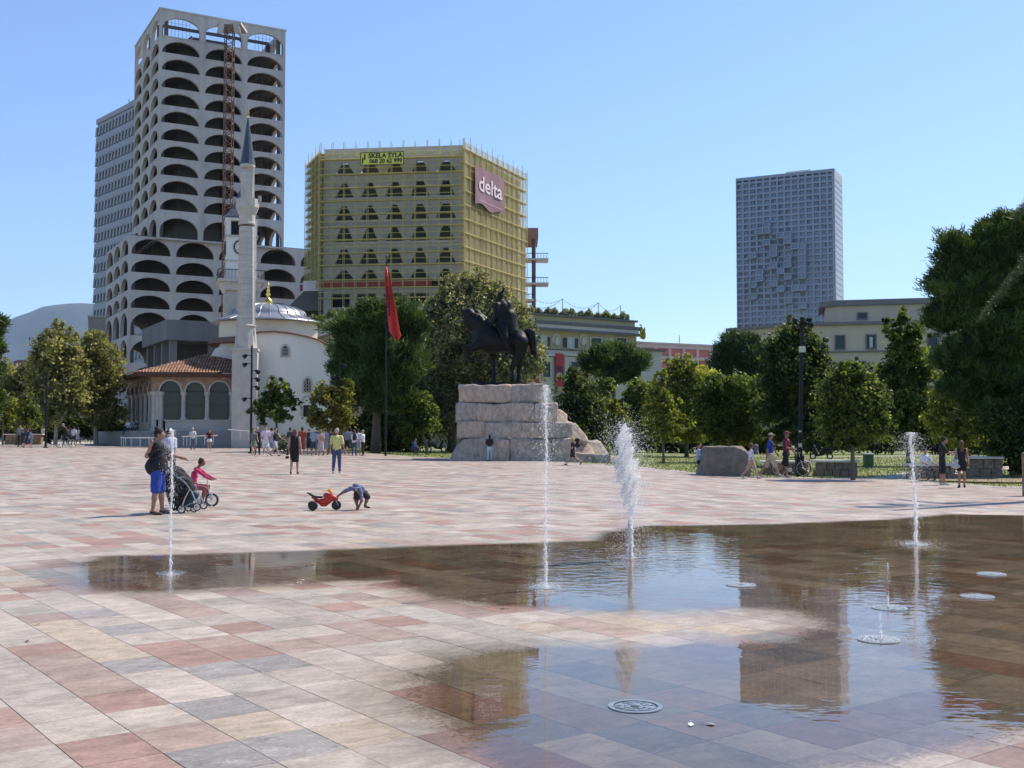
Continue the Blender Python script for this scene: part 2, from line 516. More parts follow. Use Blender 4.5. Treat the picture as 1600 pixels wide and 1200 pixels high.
M_JOINT = mat('joint_mortar', (0.30, 0.26, 0.215), 0.9, 0.2, 6)
def sheet(name, xs, ys, dz, m, kind='structure', keep=None):
    X_, Y_ = np.meshgrid(xs, ys, indexing='ij')
    Z_ = gh(X_, Y_) + dz
    V = np.stack([X_, Y_, Z_], -1).reshape(-1, 3)
    nx, ny = len(xs), len(ys)
    I = np.arange(nx * ny).reshape(nx, ny)
    F = np.stack([I[:-1, :-1], I[1:, :-1], I[1:, 1:], I[:-1, 1:]], -1).reshape(-1, 4)
    if keep is not None:
        c = V[F].mean(1); F = F[keep(c[:, 0], c[:, 1])]
    return ob(name, np_mesh(name, V, F, m, smooth=True), None, kind)

# far edge of the paving as it is seen, left to right
EDGE = [(-200, 699), (-20, 698), (130, 697), (200, 692), (255, 694), (300, 700), (345, 694), (400, 697), (480, 702), (600, 711), (700, 717), (760, 719), (900, 724), (985, 729),
        (1060, 737), (1100, 741), (1170, 746), (1270, 748), (1400, 749), (1480, 757), (1560, 762), (1700, 766)]
EDGE_W = [foot(*e) for e in EDGE]
EX = np.array([e.x / e.y for e in EDGE_W]); EY = np.array([e.y for e in EDGE_W])
o_ = np.argsort(EX); EX, EY = EX[o_], EY[o_]
def edge_y(x, y): return np.interp(np.asarray(x) / np.maximum(np.asarray(y), 1), EX, EY)
def paved(x, y): return np.asarray(y) < edge_y(x, y)

plaza = sheet('plaza', np.arange(-75, 60, 1.0), np.arange(1.5, 125, 1.0), -0.0045, M_JOINT, keep=lambda x, y: (y < edge_y(x, y) + 1.5))

i_, j_ = np.meshgrid(np.arange(-250, 330), np.arange(-330, 60), indexing='ij')
cu = (i_ + 0.5).ravel() * TW; cv = (j_ + 0.5).ravel() * TL
cx = T0[0] + cu * TU.x + cv * TV.x; cy = T0[1] + cu * TU.y + cv * TV.y
ok = (cy > 3.2) & (cy < 122) & (np.abs(cx) < 0.50 * cy + 4) & paved(cx, cy)
ii, jj, cu, cv, cx, cy = [q.ravel()[ok] if q.ndim > 1 else q[ok] for q in (i_, j_, cu, cv, cx, cy)]
ci = RNG.choice(len(PCOL), len(cx), p=PW)
# now and then a run of stones cut from the same block
key = {(int(a), int(b)): k for k, (a, b) in enumerate(zip(ii, jj))}
for k in np.where(RNG.random(len(cx)) < 0.22)[0]:
    q = key.get((int(ii[k]), int(jj[k]) + 1))
    if q is not None: ci[q] = ci[k]
# stones picked out in the foreground of the picture
PICK = [(65, 1150, 3), (155, 1180, 2), (45, 1195, 0), (300, 1190, 4), (430, 1183, 4), (100, 1060, 3), (230, 1092, 2), (355, 1107, 4), (390, 1070, 5), (250, 1055, 0),
        (345, 1015, 2), (430, 1037, 4), (480, 1020, 1), (250, 1130, 1), (390, 1130, 1), (410, 1130, 6), (500, 1137, 6), (150, 1120, 1), (620, 1120, 0), (540, 1105, 0),
        (945, 1125, 7), (1080, 1100, 7), (1030, 1150, 4), (860, 1120, 7), (880, 1090, 7), (1010, 1065, 4), (905, 1060, 4), (1160, 1120, 4), (1130, 1140, 7), (830, 1145, 4), (470, 1010, 7), (600, 1000, 7), (1000, 1105, 5)]
for px, py, c in PICK:
    w = foot(px, py); k = int(np.argmin((cx - w.x) ** 2 + (cy - w.y) ** 2)); ci[k] = c
tone = RNG.normal(1, 0.06, len(cx))
tint = PCOL[ci] * tone[:, None]
vis = (np.abs(cx) < 0.47 * cy + 0.3) & (cy > 5.2)
near = np.where(vis)[0]; near = near[np.argsort(cy[near])][:300]
isn = np.zeros(len(cx), bool); isn[near] = True
def tile_faces(a, b, t):
    c = 0.003
    return a / 2 - GAP / 2, b / 2 - GAP / 2, c, t
var_mesh = {}
for c in range(len(PCOL)):
    for v in range(2):
        mb = MB(); hx, hy = TW / 2 - GAP / 2, TL / 2 - GAP / 2; e = 0.0015
        vs = [(-hx, -hy, -0.011), (hx, -hy, -0.011), (hx, hy, -0.011), (-hx, hy, -0.011), (-hx, -hy, -e), (hx, -hy, -e), (hx, hy, -e), (-hx, hy, -e),
              (-hx + e, -hy + e, 0), (hx - e, -hy + e, 0), (hx - e, hy - e, 0), (-hx + e, hy - e, 0)]
        fs = [(8, 9, 10, 11)] + [(i, (i + 1) % 4, 4 + (i + 1) % 4, 4 + i) for i in range(4)] + [(4 + i, 4 + (i + 1) % 4, 8 + (i + 1) % 4, 8 + i) for i in range(4)]
        mb.add(vs, fs)
        me = mb.mesh('paving_tile', M_TILE)
        at_ = me.attributes.new('tint', 'FLOAT_COLOR', 'FACE')
        col = list(PCOL[c] * (0.95 if v else 1.05)) + [1]
        at_.data.foreach_set('color', col * len(me.polygons))
        var_mesh[(c, v)] = me
for k in near:
    o = ob('paving_tile', var_mesh[(int(ci[k]), int(tone[k] < 1))], plaza)
    o.location = (cx[k], cy[k], RNG.uniform(-0.0012, 0.0004)); o.rotation_euler = (RNG.normal(0, 0.0008), RNG.normal(0, 0.0008), R(36.5))
# all the other stones: tops with bevelled rims (near) or tops alone (far)
rest = ~isn
fx, fy, ft = cx[rest], cy[rest], tint[rest]
near2 = fy < 30
def corners(x, y, hx, hy):
    s = np.array([(-1, -1), (1, -1), (1, 1), (-1, 1)], float)
    px_ = x[:, None] + s[:, 0] * hx * TU.x - s[:, 1] * hy * TV.x
    py_ = y[:, None] + s[:, 0] * hx * TU.y - s[:, 1] * hy * TV.y
    return px_, py_
hx, hy = TW / 2 - GAP / 2, TL / 2 - GAP / 2
px_, py_ = corners(fx, fy, hx, hy)
jz = RNG.uniform(-0.0012, 0.0006, len(fx))[:, None]
Q = [np.stack([px_, py_, gh(px_, py_) + jz], -1)]; TT = [ft]
for i in range(4):
    j = (i + 1) % 4
    a = np.stack([px_[near2][:, [i, j, j, i]], py_[near2][:, [i, j, j, i]], np.zeros((near2.sum(), 4))], -1)
    a[:, :, 2] = gh(a[:, :, 0], a[:, :, 1]) + jz[near2]
    a[:, 0, 2] -= 0.014; a[:, 1, 2] -= 0.014
    Q.append(a); TT.append(ft[near2])
ob('paving_tiles', quads_mesh('paving_tiles', np.concatenate(Q), M_TILE, np.concatenate(TT)), plaza, 'stuff')

# ------------------------------------------------------------------ water lying on the paving
PUD = [(128, 880), (170, 870), (300, 867), (480, 861), (640, 855), (800, 850), (930, 845), (950, 832), (1010, 822), (1200, 820), (1400, 812), (1485, 804), (1620, 806), (1760, 812),
       (1780, 900), (1800, 1010), (1820, 1150), (1700, 1128), (1600, 1142), (1500, 1166), (1420, 1182), (1290, 1202), (1200, 1260), (820, 1260), (775, 1200), (735, 1160),
       (690, 1135), (655, 1110), (640, 1085), (655, 1060), (700, 1036), (760, 1020), (830, 1014), (960, 1012), (1140, 1008), (1225, 1002), (1270, 988), (1296, 972), (1250, 956), (1160, 948),
       (1080, 952), (960, 956), (880, 950), (830, 947), (780, 946), (720, 941), (670, 928), (610, 908), (540, 907), (440, 913), (330, 919), (220, 926), (160, 922), (128, 908)]
PW_ = np.array([[foot(*q).x, foot(*q).y] for q in PUD])
def poly_sd(P, poly):
    d = np.full(len(P), 1e9); ins = np.zeros(len(P), bool)
    n = len(poly)
    for i in range(n):
        a, b = poly[i], poly[(i + 1) % n]
        e = b - a; w = P - a
        t = np.clip((w @ e) / (e @ e), 0, 1)
        d = np.minimum(d, np.hypot(*(w - t[:, None] * e).T))
        c = (a[1] > P[:, 1]) != (b[1] > P[:, 1])
        xi = a[0] + (P[:, 1] - a[1]) / (b[1] - a[1] + 1e-12) * (b[0] - a[0])
        ins ^= c & (P[:, 0] < xi)
    return np.where(ins, d, -d)
def puddle_material():
    m = bpy.data.materials.new('shallow_water'); m.use_nodes = True
    nt = m.node_tree; L = nt.links
    nt.nodes.remove(nt.nodes['Principled BSDF']); out = nt.nodes['Material Output']
    N = nt.nodes.new
    a = N('ShaderNodeAttribute'); a.attribute_name = 'inset'
    geo = N('ShaderNodeNewGeometry')
    # ragged rim: broad lobes, then fine spatter
    n1 = N('ShaderNodeTexNoise'); n1.inputs['Scale'].default_value = 1.6; n1.inputs['Detail'].default_value = 3
    n2 = N('ShaderNodeTexNoise'); n2.inputs['Scale'].default_value = 60; n2.inputs['Detail'].default_value = 5; n2.inputs['Roughness'].default_value = 0.6
    mpa = N('ShaderNodeMapping'); mpa.inputs['Scale'].default_value = (.55, 1.5, 1); mpa.inputs['Rotation'].default_value = (0, 0, R(12)); L.new(geo.outputs['Position'], mpa.inputs[0])
    L.new(geo.outputs['Position'], n1.inputs['Vector']); L.new(mpa.outputs[0], n2.inputs['Vector'])
    def mth(op, x, y=None, z=None):
        q = N('ShaderNodeMath'); q.operation = op
        for i, w in enumerate((x, y, z)):
            if w is None: continue
            if isinstance(w, (int, float)): q.inputs[i].default_value = w
            else: L.new(w, q.inputs[i])
        return q.outputs[0]
    lobe = mth('MULTIPLY', mth('SUBTRACT', n1.outputs['Fac'], 0.5), 0.35)
    spat = mth('MULTIPLY', mth('SUBTRACT', n2.outputs['Fac'], 0.5), 1.05)
    base = mth('ADD', a.outputs['Fac'], lobe)
    v = mth('ADD', base, spat)
    wet = N('ShaderNodeMapRange'); wet.inputs['From Min'].default_value = 0.0; wet.inputs['From Max'].default_value = 0.006
    L.new(v, wet.inputs[0])
    halo = N('ShaderNodeMapRange'); halo.inputs['From Min'].default_value = -0.7; halo.inputs['From Max'].default_value = 0.05
    halo.inputs['To Max'].default_value = 0.85; halo.interpolation_type = 'SMOOTHSTEP'
    L.new(base, halo.inputs[0])
    # ripples
    mp = N('ShaderNodeMapping'); mp.inputs['Scale'].default_value = (1, 1.6, 1); L.new(geo.outputs['Position'], mp.inputs[0])
    n3 = N('ShaderNodeTexNoise'); n3.inputs['Scale'].default_value = 4.2; n3.inputs['Detail'].default_value = 2.2
    L.new(mp.outputs[0], n3.inputs['Vector'])
    n4 = N('ShaderNodeTexNoise'); n4.inputs['Scale'].default_value = 0.5; n4.inputs['Detail'].default_value = 2
    L.new(geo.outputs['Position'], n4.inputs['Vector'])
    rip = N('ShaderNodeAttribute'); rip.attribute_name = 'ripple'
    st = N('ShaderNodeMapRange'); st.inputs['From Min'].default_value = 0.42; st.inputs['From Max'].default_value = 0.7
    st.inputs['To Min'].default_value = 0.12; st.inputs['To Max'].default_value = 0.9
    L.new(n4.outputs['Fac'], st.inputs[0])
    b = N('ShaderNodeBump'); b.inputs['Distance'].default_value = 0.0034
    L.new(mth('ADD', st.outputs[0], rip.outputs['Fac']), b.inputs['Strength'])
    L.new(mth('MULTIPLY', n3.outputs['Fac'], 1.0), b.inputs['Height'])
    gl = N('ShaderNodeBsdfGlossy'); gl.inputs['Roughness'].default_value = 0.012; gl.inputs['Color'].default_value = (1, 1, 1, 1)
    L.new(b.outputs[0], gl.inputs['Normal'])
    tr = N('ShaderNodeBsdfTransparent'); tr.inputs['Color'].default_value = (0.60, 0.575, 0.545, 1)
    fr = N('ShaderNodeFresnel'); fr.inputs['IOR'].default_value = 1.34
    L.new(b.outputs[0], fr.inputs['Normal'])
    water = N('ShaderNodeMixShader'); L.new(fr.outputs[0], water.inputs[0]); L.new(tr.outputs[0], water.inputs[1]); L.new(gl.outputs[0], water.inputs[2])
    # damp stone around it
    dg = N('ShaderNodeBsdfGlossy'); dg.inputs['Roughness'].default_value = 0.16
    dt = N('ShaderNodeBsdfTransparent'); dt.inputs['Color'].default_value = (0.88, 0.88, 0.88, 1)
    damp = N('ShaderNodeMixShader'); L.new(fr.outputs[0], damp.inputs[0]); L.new(dt.outputs[0], damp.inputs[1]); L.new(dg.outputs[0], damp.inputs[2])
    dry = N('ShaderNodeBsdfTransparent')
    m1 = N('ShaderNodeMixShader'); L.new(halo.outputs[0], m1.inputs[0]); L.new(dry.outputs[0], m1.inputs[1]); L.new(damp.outputs[0], m1.inputs[2])
    m2 = N('ShaderNodeMixShader'); L.new(wet.outputs[0], m2.inputs[0]); L.new(m1.outputs[0], m2.inputs[1]); L.new(water.outputs[0], m2.inputs[2])
    L.new(m2.outputs[0], out.inputs['Surface'])
    return m
xs = np.arange(-10.5, 14.5, 0.09); ys = np.arange(4.2, 25.0, 0.09)
X_, Y_ = np.meshgrid(xs, ys, indexing='ij')
P_ = np.stack([X_.ravel(), Y_.ravel()], 1)
SD = poly_sd(P_, PW_)
# pools are ragged near the camera, crisp along the low far rim
I = np.arange(len(P_)).reshape(len(xs), len(ys))
F_ = np.stack([I[:-1, :-1], I[1:, :-1], I[1:, 1:], I[:-1, 1:]], -1).reshape(-1, 4)
F_ = F_[SD[F_].max(1) > -1.25]
used, inv = np.unique(F_, return_inverse=True)
V_ = np.column_stack([P_[used], gh(P_[used][:, 0], P_[used][:, 1]) + 0.0035])
me = np_mesh('puddle', V_, inv.reshape(-1, 4), puddle_material())
fac = np.where(SD[used] > 0, 1.0, np.where(P_[used][:, 1] > 15, 2.5, 1.0))
a = me.attributes.new('inset', 'FLOAT', 'POINT'); a.data.foreach_set('value', (SD[used] * fac).astype(np.float32))
JETS = {'left': (266, 903), 'mid': (853, 920), 'right': (1432, 852)}
rp = np.zeros(len(used))
for px, py, amp, rad in ((1432, 852, 1.0, 3.2), (985, 880, 1.0, 1.8), (853, 920, 0.5, 0.9), (1375, 1000, 0.8, 0.8), (1390, 950, 0.6, 0.7), (1590, 810, .8, 2), (1250, 860, 0.9, 2.2)):
    w = foot(px, py); d = np.hypot(P_[used][:, 0] - w.x, P_[used][:, 1] - w.y)
    rp = np.maximum(rp, amp * np.exp(-(d / rad) ** 2))
a = me.attributes.new('ripple', 'FLOAT', 'POINT'); a.data.foreach_set('value', rp.astype(np.float32))
puddle = ob('puddle', me, None, 'structure')

# ------------------------------------------------------------------ ground beyond
def lawn_mat():
    m = mat('lawn', (0.15, 0.175, 0.045), 0.9, 0.5, 1.2, 0.5, 30, detail=10)
    return m
M_LAWN = lawn_mat()
M_EARTH = mat('far_ground', (0.13, 0.125, 0.08), 0.95, 0.3, 0.3)
M_PATH = mat('pale_path', (0.42, 0.385, 0.34), 0.85, 0.08, 1.0)
gb = MB()
def rung(r): return [(-r, r * 1.5 + 50), (r, r * 1.5 + 50)]
gxs = np.concatenate([-np.geomspace(14000, 90, 14), np.arange(-80, 81, 10.0), np.geomspace(90, 14000, 14)])
gys = np.concatenate([np.arange(-60, 141, 10.0), np.geomspace(155, 14000, 16)])
def base_h(X_, Y_): return gh(X_, Y_) - 0.14
X_, Y_ = np.meshgrid(gxs, gys, indexing='ij')
V = np.stack([X_, Y_, gh(X_, Y_) - 0.30], -1).reshape(-1, 3)
nx, ny = len(gxs), len(gys); I = np.arange(nx * ny).reshape(nx, ny)
F = np.stack([I[:-1, :-1], I[1:, :-1], I[1:, 1:], I[:-1, 1:]], -1).reshape(-1, 4)
ob('ground', np_mesh('ground', V, F, M_EARTH), None, 'structure')
sheet('lawn', np.arange(-60, 90, 1.5), np.arange(28, 150, 1.5), -0.05, M_LAWN, keep=lambda x, y: (y > edge_y(x, y) - 0.5) & ((x > -24) | (y < 60)))
sheet('side_street', np.arange(-110, -21, 1.5), np.arange(60, 140, 1.5), -0.04, M_PATH, keep=lambda x, y: (y > edge_y(x, y) - 0.5))
# paths crossing the lawn and the pale kerb round the square
def ribbon(name, pts, wdt, dz, m, th=0.0):
    mb = MB(); P = [Vector(p) for p in pts]
    for k, (a, b) in enumerate(zip(P, P[1:])):
        d = (b - a); d.z = 0; d.normalize(); s_ = Vector((-d.y, d.x, 0)) * wdt / 2
        n = max(1, int((b - a).length / 1.5))
        for i in range(n):
            p = a.lerp(b, i / n); q = a.lerp(b, (i + 1) / n)
            vs = [p - s_, q - s_, q + s_, p + s_]
            vs = [(w.x, w.y, float(gh(w.x, w.y)) + dz) for w in vs]
            if th:
                mb.add(vs + [(x, y, z - th) for x, y, z in vs], [(0, 1, 2, 3), (0, 4, 5, 1), (2, 6, 7, 3), (1, 5, 6, 2), (3, 7, 4, 0)])
            else: mb.add(vs, [(0, 1, 2, 3)])
    return mb.build(name, m, None, kind='structure')
M_KERB = mat('kerb_stone', (0.46, 0.43, 0.39), 0.8, 0.12, 3)
ribbon('kerb', [foot(*e) + Vector((0, .1, 0)) for e in EDGE[10:]], 0.24, 0.012, M_KERB, 0.09)
kb = [foot(*e) + Vector((0, .12, 0)) for e in EDGE[:6]]
ribbon('kerb', kb, 0.3, 0.10, M_KERB, 0.14)
ribbon('path', [foot(620, 700), foot(760, 704), foot(900, 707), foot(1100, 712), foot(1240, 714), foot(1400, 712), foot(1640, 708)], 1.6, -0.02, M_PATH)
ribbon('path', [foot(1395, 749), foot(1460, 738), foot(1540, 732), foot(1700, 722)], 2.6, -0.016, M_PATH)
ribbon('path', [foot(1372, 731), foot(1300, 730), foot(1180, 727)], 0.3, -0.012, M_PATH)
# worn earth under the shrub at the right
mb = MB()
c = foot(1575, 750)
ring = [(c.x + 3.4 * math.cos(t) * (1 + .12 * math.sin(3 * t)), c.y + 2.2 * math.sin(t), float(gh(c.x, c.y)) + 0.01) for t in np.linspace(0, 2 * math.pi, 28, endpoint=False)]
mb.add(ring, [tuple(range(28))]); mb.build('bare_earth', mat('bare_earth', (0.24, 0.18, 0.11), 0.95, 0.35, 3, 0.5), None, kind='structure')

# grass blades along the near lawn edge and in tufts (one mass)
def grass():
    n = 46000
    x = RNG.uniform(-22, 40, n); y = RNG.uniform(34, 100, n)
    k = (y > edge_y(x, y) + 0.25) & (np.abs(x) < .5 * y + 2) & (RNG.random(n) < np.clip(55 / y, 0, 1) ** 2)
    x, y = x[k], y[k]; n = len(x)
    z = gh(x, y) - 0.05
    t = RNG.uniform(0, math.pi, n); w = 0.03; h = RNG.uniform(.04, .13, n)
    dx, dy = np.cos(t) * w, np.sin(t) * w; lx, ly = RNG.normal(0, .05, n), RNG.normal(0, .05, n)
    Vq = np.stack([np.stack([x - dx, y - dy, z], -1), np.stack([x + dx, y + dy, z], -1), np.stack([x + lx + dx * .2, y + ly + dy * .2, z + h], -1), np.stack([x + lx - dx * .2, y + ly - dy * .2, z + h], -1)], 1)
    g = np.array([.115, .16, .035]) * RNG.uniform(.7, 1.4, (n, 1)); g[:, 0] *= RNG.uniform(.9, 1.5, n)
    o = ob('grass', quads_mesh('grass', Vq, leaf_mat('grass_blade', .25), g), None)
    tag(o, 'short green grass on the lawn beyond the square', 'grass', kind='stuff')
grass()

# ------------------------------------------------------------------ mountain
def mountain():
    Y0 = 12000.0
    prof = [(-900, 640), (-500, 600), (-250, 560), (-100, 535), (0, 505), (20, 494), (70, 474), (110, 469.5), (150, 470), (230, 476), (330, 500), (420, 570), (520, 640), (700, 655), (900, 662), (1500, 664), (2300, 660), (3200, 668)]
    xs = np.linspace(-900, 3000, 190); hy = np.interp(xs, [p[0] for p in prof], [p[1] for p in prof])
    rows = 26; V = []
    for r in range(rows):
        s_ = r / (rows - 1)
        for x_, y_ in zip(xs, hy):
            top = at(x_, y_, Y0)
            d = (s_ - 0.5) * 2
            yy = Y0 + d * 1900
            hfac = (1 - abs(d)) ** 0.75
            hgt = max(top.z, 10) * hfac * (1 + 0.10 * math.sin(x_ * .045 + 5 * s_) * (abs(d)) + 0.06 * math.sin(x_ * .11 + 11 * s_) * abs(d)) - 25 * (hfac < .01)
            V.append((top.x * (1 + .05 * d), yy, hgt))
    nx = len(xs); I = np.arange(rows * nx).reshape(rows, nx)
    F = np.stack([I[:-1, :-1], I[:-1, 1:], I[1:, 1:], I[1:, :-1]], -1).reshape(-1, 4)
    m = mat('mountain_side', (0.045, 0.055, 0.055), 0.95, 0.35, 0.004)
    ob('mountain', np_mesh('mountain', V, F, m), None, 'structure')
mountain()
# ================================================================== buildings
def frame_of(A, B):
    """origin, yaw and length of the horizontal run A -> B"""
    d = Vector((B.x - A.x, B.y - A.y))
    return math.atan2(d.y, d.x), d.length
def to_local(p, O, rz):
    dx, dy = p[0] - O[0], p[1] - O[1]
    c, s_ = math.cos(rz), math.sin(rz)
    return (dx * c + dy * s_, -dx * s_ + dy * c)
E1, E2, E3 = (1, 0, 0), (0, 1, 0), (0, 0, 1)

M_CONC = mat('raw_concrete', (0.52, 0.465, 0.42), 0.85, 0.17, 0.55, 0.15, 6, streak=True)
M_CONC_IN = mat('shade_dark_concrete', (0.11, 0.098, 0.088), 0.9, 0.2, 0.4)  # concrete darkened in colour to stand for shade inside the arches
M_CONC_DK = mat('weathered_concrete', (0.155, 0.145, 0.145), 0.9, 0.2, 0.4, streak=True)
M_RUST = mat('rusty_steel', (0.16, 0.085, 0.055), 0.75, 0.3, 2)
M_STEEL = mat('dark_steel', (0.05, 0.05, 0.055), 0.5, 0.2, 2, metal=0.4)

# ---------------------------------------- tower of arches under construction
BAY = 8.6
C0 = at(250, 12, 220); ZT = C0.z
TL_ = atz(200, 70, ZT); TR_ = atz(450, 48, ZT)
rz_t, _l = frame_of(C0, TR_)
def z_at(px, py, Y): return at(px, py, Y).z
tower = thing('arched_tower', 'tall unfinished grey concrete tower of stacked arches beside the domed mosque', 'tower', (C0.x, C0.y, 0), rz_t)
def level(name, parent, nx_, ny_, z0, h, a, b, zo, st, ry, x0=0, y0=0, th=0.7, m=M_CONC, mull=True, roof=True, bay=BAY):
    """one storey: arched bays on four faces, with its floor slab"""
    mb = MB()
    W, D = nx_ * bay, ny_ * bay
    for i in range(nx_):
        mb.arch((x0 + i * bay, y0, z0), (1, 0, 0), (0, -1, 0), bay, h, a, b, zo, st, ry, th)
        mb.arch((x0 + W - i * bay, y0 + D, z0), (-1, 0, 0), (0, 1, 0), bay, h, a, b, zo, st, ry, th)
    for i in range(ny_):
        mb.arch((x0, y0 + D - i * bay, z0), (0, -1, 0), (-1, 0, 0), bay, h, a, b, zo, st, ry, th)
        mb.arch((x0 + W, y0 + i * bay, z0), (0, 1, 0), (1, 0, 0), bay, h, a, b, zo, st, ry, th)
    return mb.build(name, m, parent)
z_rows = [z_at(253, 80 + 27.4 * i, 220) for i in range(10)]
step = z_rows[0] - z_rows[1]
z_top_fl = z_at(253, 53.5, 220)
n_lv = 3
NB = 3
mbs = MB(); mbc = MB()
_cm = {}
def colmesh(h, r=.3, nm='column'):
    k = (round(h, 2), r)
    if k not in _cm: b = MB(); b.box(-r, r, -r, r, 0, h); _cm[k] = b.mesh(nm, M_CONC_IN)
    return _cm[k]
def propmesh(h):
    k = ('p', round(h, 2))
    if k not in _cm: b = MB(); b.bar((0, 0, 0), (0, 0, h), .07); _cm[k] = b.mesh('prop', M_CONC_IN)
    return _cm[k]
levels = [(z_top_fl - 0.35, ZT - z_top_fl + 0.35, 1.9, 1.75)]
for z in z_rows: levels.append((z - 0.35, step, 0.0, 2.55))
z_tall = z_at(253, 370, 220)
levels.append((z_tall - 0.35, z_rows[-1] - z_tall, 1.4, 2.7))
for k, (z, h, st, ry) in enumerate(levels):
    if k == 0:
        mb = MB()
        lv = level('storey', tower, 3, 3, z, h, 0.55, 8.05, 0.35, 1.7, 2.2)
    else:
        h2 = h
        lv = level('storey', tower, 3, 3, z, h2, 0.5, 8.1, 0.35, st, min(ry, h2 - st - 0.7))
    if k > 0:
        # slab on top of this level and the columns that carry it
        W = NB * BAY
        s_ = MB()
        s_.box(0.7, W - .7, 0.7, W - .7, z + h - 0.02, z + h + 0.28)
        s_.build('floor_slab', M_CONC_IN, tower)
        hh = h - .33
        for ix in range(4):
            for iy in range(4):
                x = 1.0 + ix * (W - 2) / 3; y = 1.0 + iy * (W - 2) / 3
                if 0 < ix < 3 and 0 < iy < 3: continue
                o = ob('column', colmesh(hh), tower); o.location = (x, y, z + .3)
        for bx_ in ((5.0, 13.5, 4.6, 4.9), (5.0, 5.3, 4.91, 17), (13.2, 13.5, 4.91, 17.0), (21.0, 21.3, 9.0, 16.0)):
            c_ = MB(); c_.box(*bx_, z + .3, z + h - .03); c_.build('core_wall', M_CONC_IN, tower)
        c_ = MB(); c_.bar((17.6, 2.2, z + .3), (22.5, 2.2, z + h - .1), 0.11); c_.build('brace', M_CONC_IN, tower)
        for q in range(5):
            o = ob('prop', propmesh(h - .4), tower); o.location = (17.4 + q * 1.35, 1.9, z + .3)
# roof level: open frame with stair house
W = NB * BAY
mb = MB(); zt = levels[0][0]
mb.box(0.7, W - .7, 0.7, W - .7, zt - .02, zt + .32)
for x, y in ((1.6, 1.6), (8.6, 1.6), (17.2, 1.6), (W - 1.2, 1.2), (1.6, 8.6), (1.6, 17), (W - 1.2, W - 1.2), (W - 1.2, 9)):
    mb.box(x - .35, x + .35, y - .35, y + .35, zt + .33, ZT - .5)
mb.box(8.2, 15.2, 7.0, 13, zt + .33, zt + 3.4); mb.box(1.4, W - 1.4, 7.2, 7.6, ZT - 1.2, ZT - .6)
mb.box(18.0, 18.4, 1.4, 7.2, ZT - 1.6, ZT - .8)
mb.pbox((4.5, 9.0, zt + .33), (4, 0, 3.6), (0, 2.5, 0), (0, 0, 0.5))
mb.build('roof_frame', M_CONC_IN, tower)
mb = MB()
for x in np.arange(2.4, 7.0, 0.75): mb.bar((x, 4.2, zt + .3), (x, 4.2, ZT + (1.0 if x > 3 and x < 6.2 else -.4)), 0.035, n=4)
for x in np.arange(20.5, 25.0, 0.8): mb.bar((x, 4.2, zt + .3), (x, 4.2, ZT + 0.9), 0.035, n=4)
for z in (ZT - 2.2, ZT - 1.1, ZT + .5): mb.bar((2.4, 4.2, z), (6.7, 4.2, z), 0.03, n=4); mb.bar((20.5, 4.2, z), (24.5, 4.2, z), 0.03, n=4)
mb.build('rebar', M_STEEL, tower)
mb = MB()
mb.box(-.25, W + .25, -.12, -.0, ZT - .25, ZT + .1); mb.box(-.12, 0, 0, W, ZT - .25, ZT + .1)
mb.build('parapet', M_CONC, tower)

# podium of arches round the foot of the tower
P0 = atz(201.6, 367, z_tall - 0.2 + 0.3); zp = P0.z
PR = atz(479, 391, zp)
podium = thing('arched_podium', 'low wide arcaded concrete podium at the foot of the arched tower', 'building', (P0.x, P0.y, 0), rz_t)
pz = [z_at(205, 396 + 28.2 * i, 218.5) for i in range(4)]
ph = pz[0] - pz[1]
NP = 5
lv = [(pz[0] - .3, zp - pz[0] + .3, .3, 2.9)] + [(z - .3, ph, .3, 2.35) for z in pz[1:]]
lo = pz[3] - .3
lv += [(lo - 5.4, 5.4, 1.6, 3.1), (lo - 10.8, 5.4, 1.6, 3.1), (lo - 16.2, 5.4, 1.6, 3.1), (-0.2, lo - 16.2 + .2, .6, 1.6)]
NPX, NPY = 5, 3
for z, h, st, ry in lv:
    level('storey', podium, NPX, NPY, z, h, 0.5, 8.1, 0.3, st, max(.6, min(ry, h - st - .7)))
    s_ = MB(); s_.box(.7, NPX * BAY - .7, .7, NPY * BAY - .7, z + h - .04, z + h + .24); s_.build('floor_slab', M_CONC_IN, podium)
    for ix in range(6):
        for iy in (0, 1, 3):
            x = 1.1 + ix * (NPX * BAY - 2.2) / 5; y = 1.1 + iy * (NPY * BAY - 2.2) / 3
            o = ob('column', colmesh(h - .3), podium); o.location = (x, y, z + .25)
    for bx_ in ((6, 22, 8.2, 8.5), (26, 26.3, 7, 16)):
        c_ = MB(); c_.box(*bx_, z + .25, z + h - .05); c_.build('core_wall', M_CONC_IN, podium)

# rust-red hoist mast in front of the tower
def lattice(mb, x, y, z0, z1, w, r, stp):
    for dx in (-w, w):
        for dy in (-w, w): mb.bar((x + dx, y + dy, z0), (x + dx, y + dy, z1), r, n=4)
    z = z0; f = 1
    while z < z1 - .1:
        zz = min(z + stp, z1)
        for sx_, sy_, ex, ey in ((-1, -1, 1, -1), (1, -1, 1, 1), (1, 1, -1, 1), (-1, 1, -1, -1)):
            a = (x + sx_ * w, y + sy_ * w, z); b = (x + ex * w, y + ey * w, z); c = (x + ex * w, y + ey * w, zz); d = (x + sx_ * w, y + sy_ * w, zz)
            mb.bar(a, b, r * .6, n=3); mb.bar(*((a, c) if f > 0 else (d, b)), r * .6, n=3)
        z = zz; f = -f
mast = thing('crane_mast', 'rust red lattice hoist mast climbing the front of the arched tower', 'crane', (0, 0, 0))
mp = at(359, 40, 219.5)
for k in range(16):
    mb = MB(); z0 = 1 + k * (mp.z - 1) / 16; z1 = 1 + (k + 1) * (mp.z - 1) / 16
    lattice(mb, 0, 0, z0, z1 - .03, 0.78, 0.11, 1.3)
    mb.build('mast_section', M_RUST, mast)
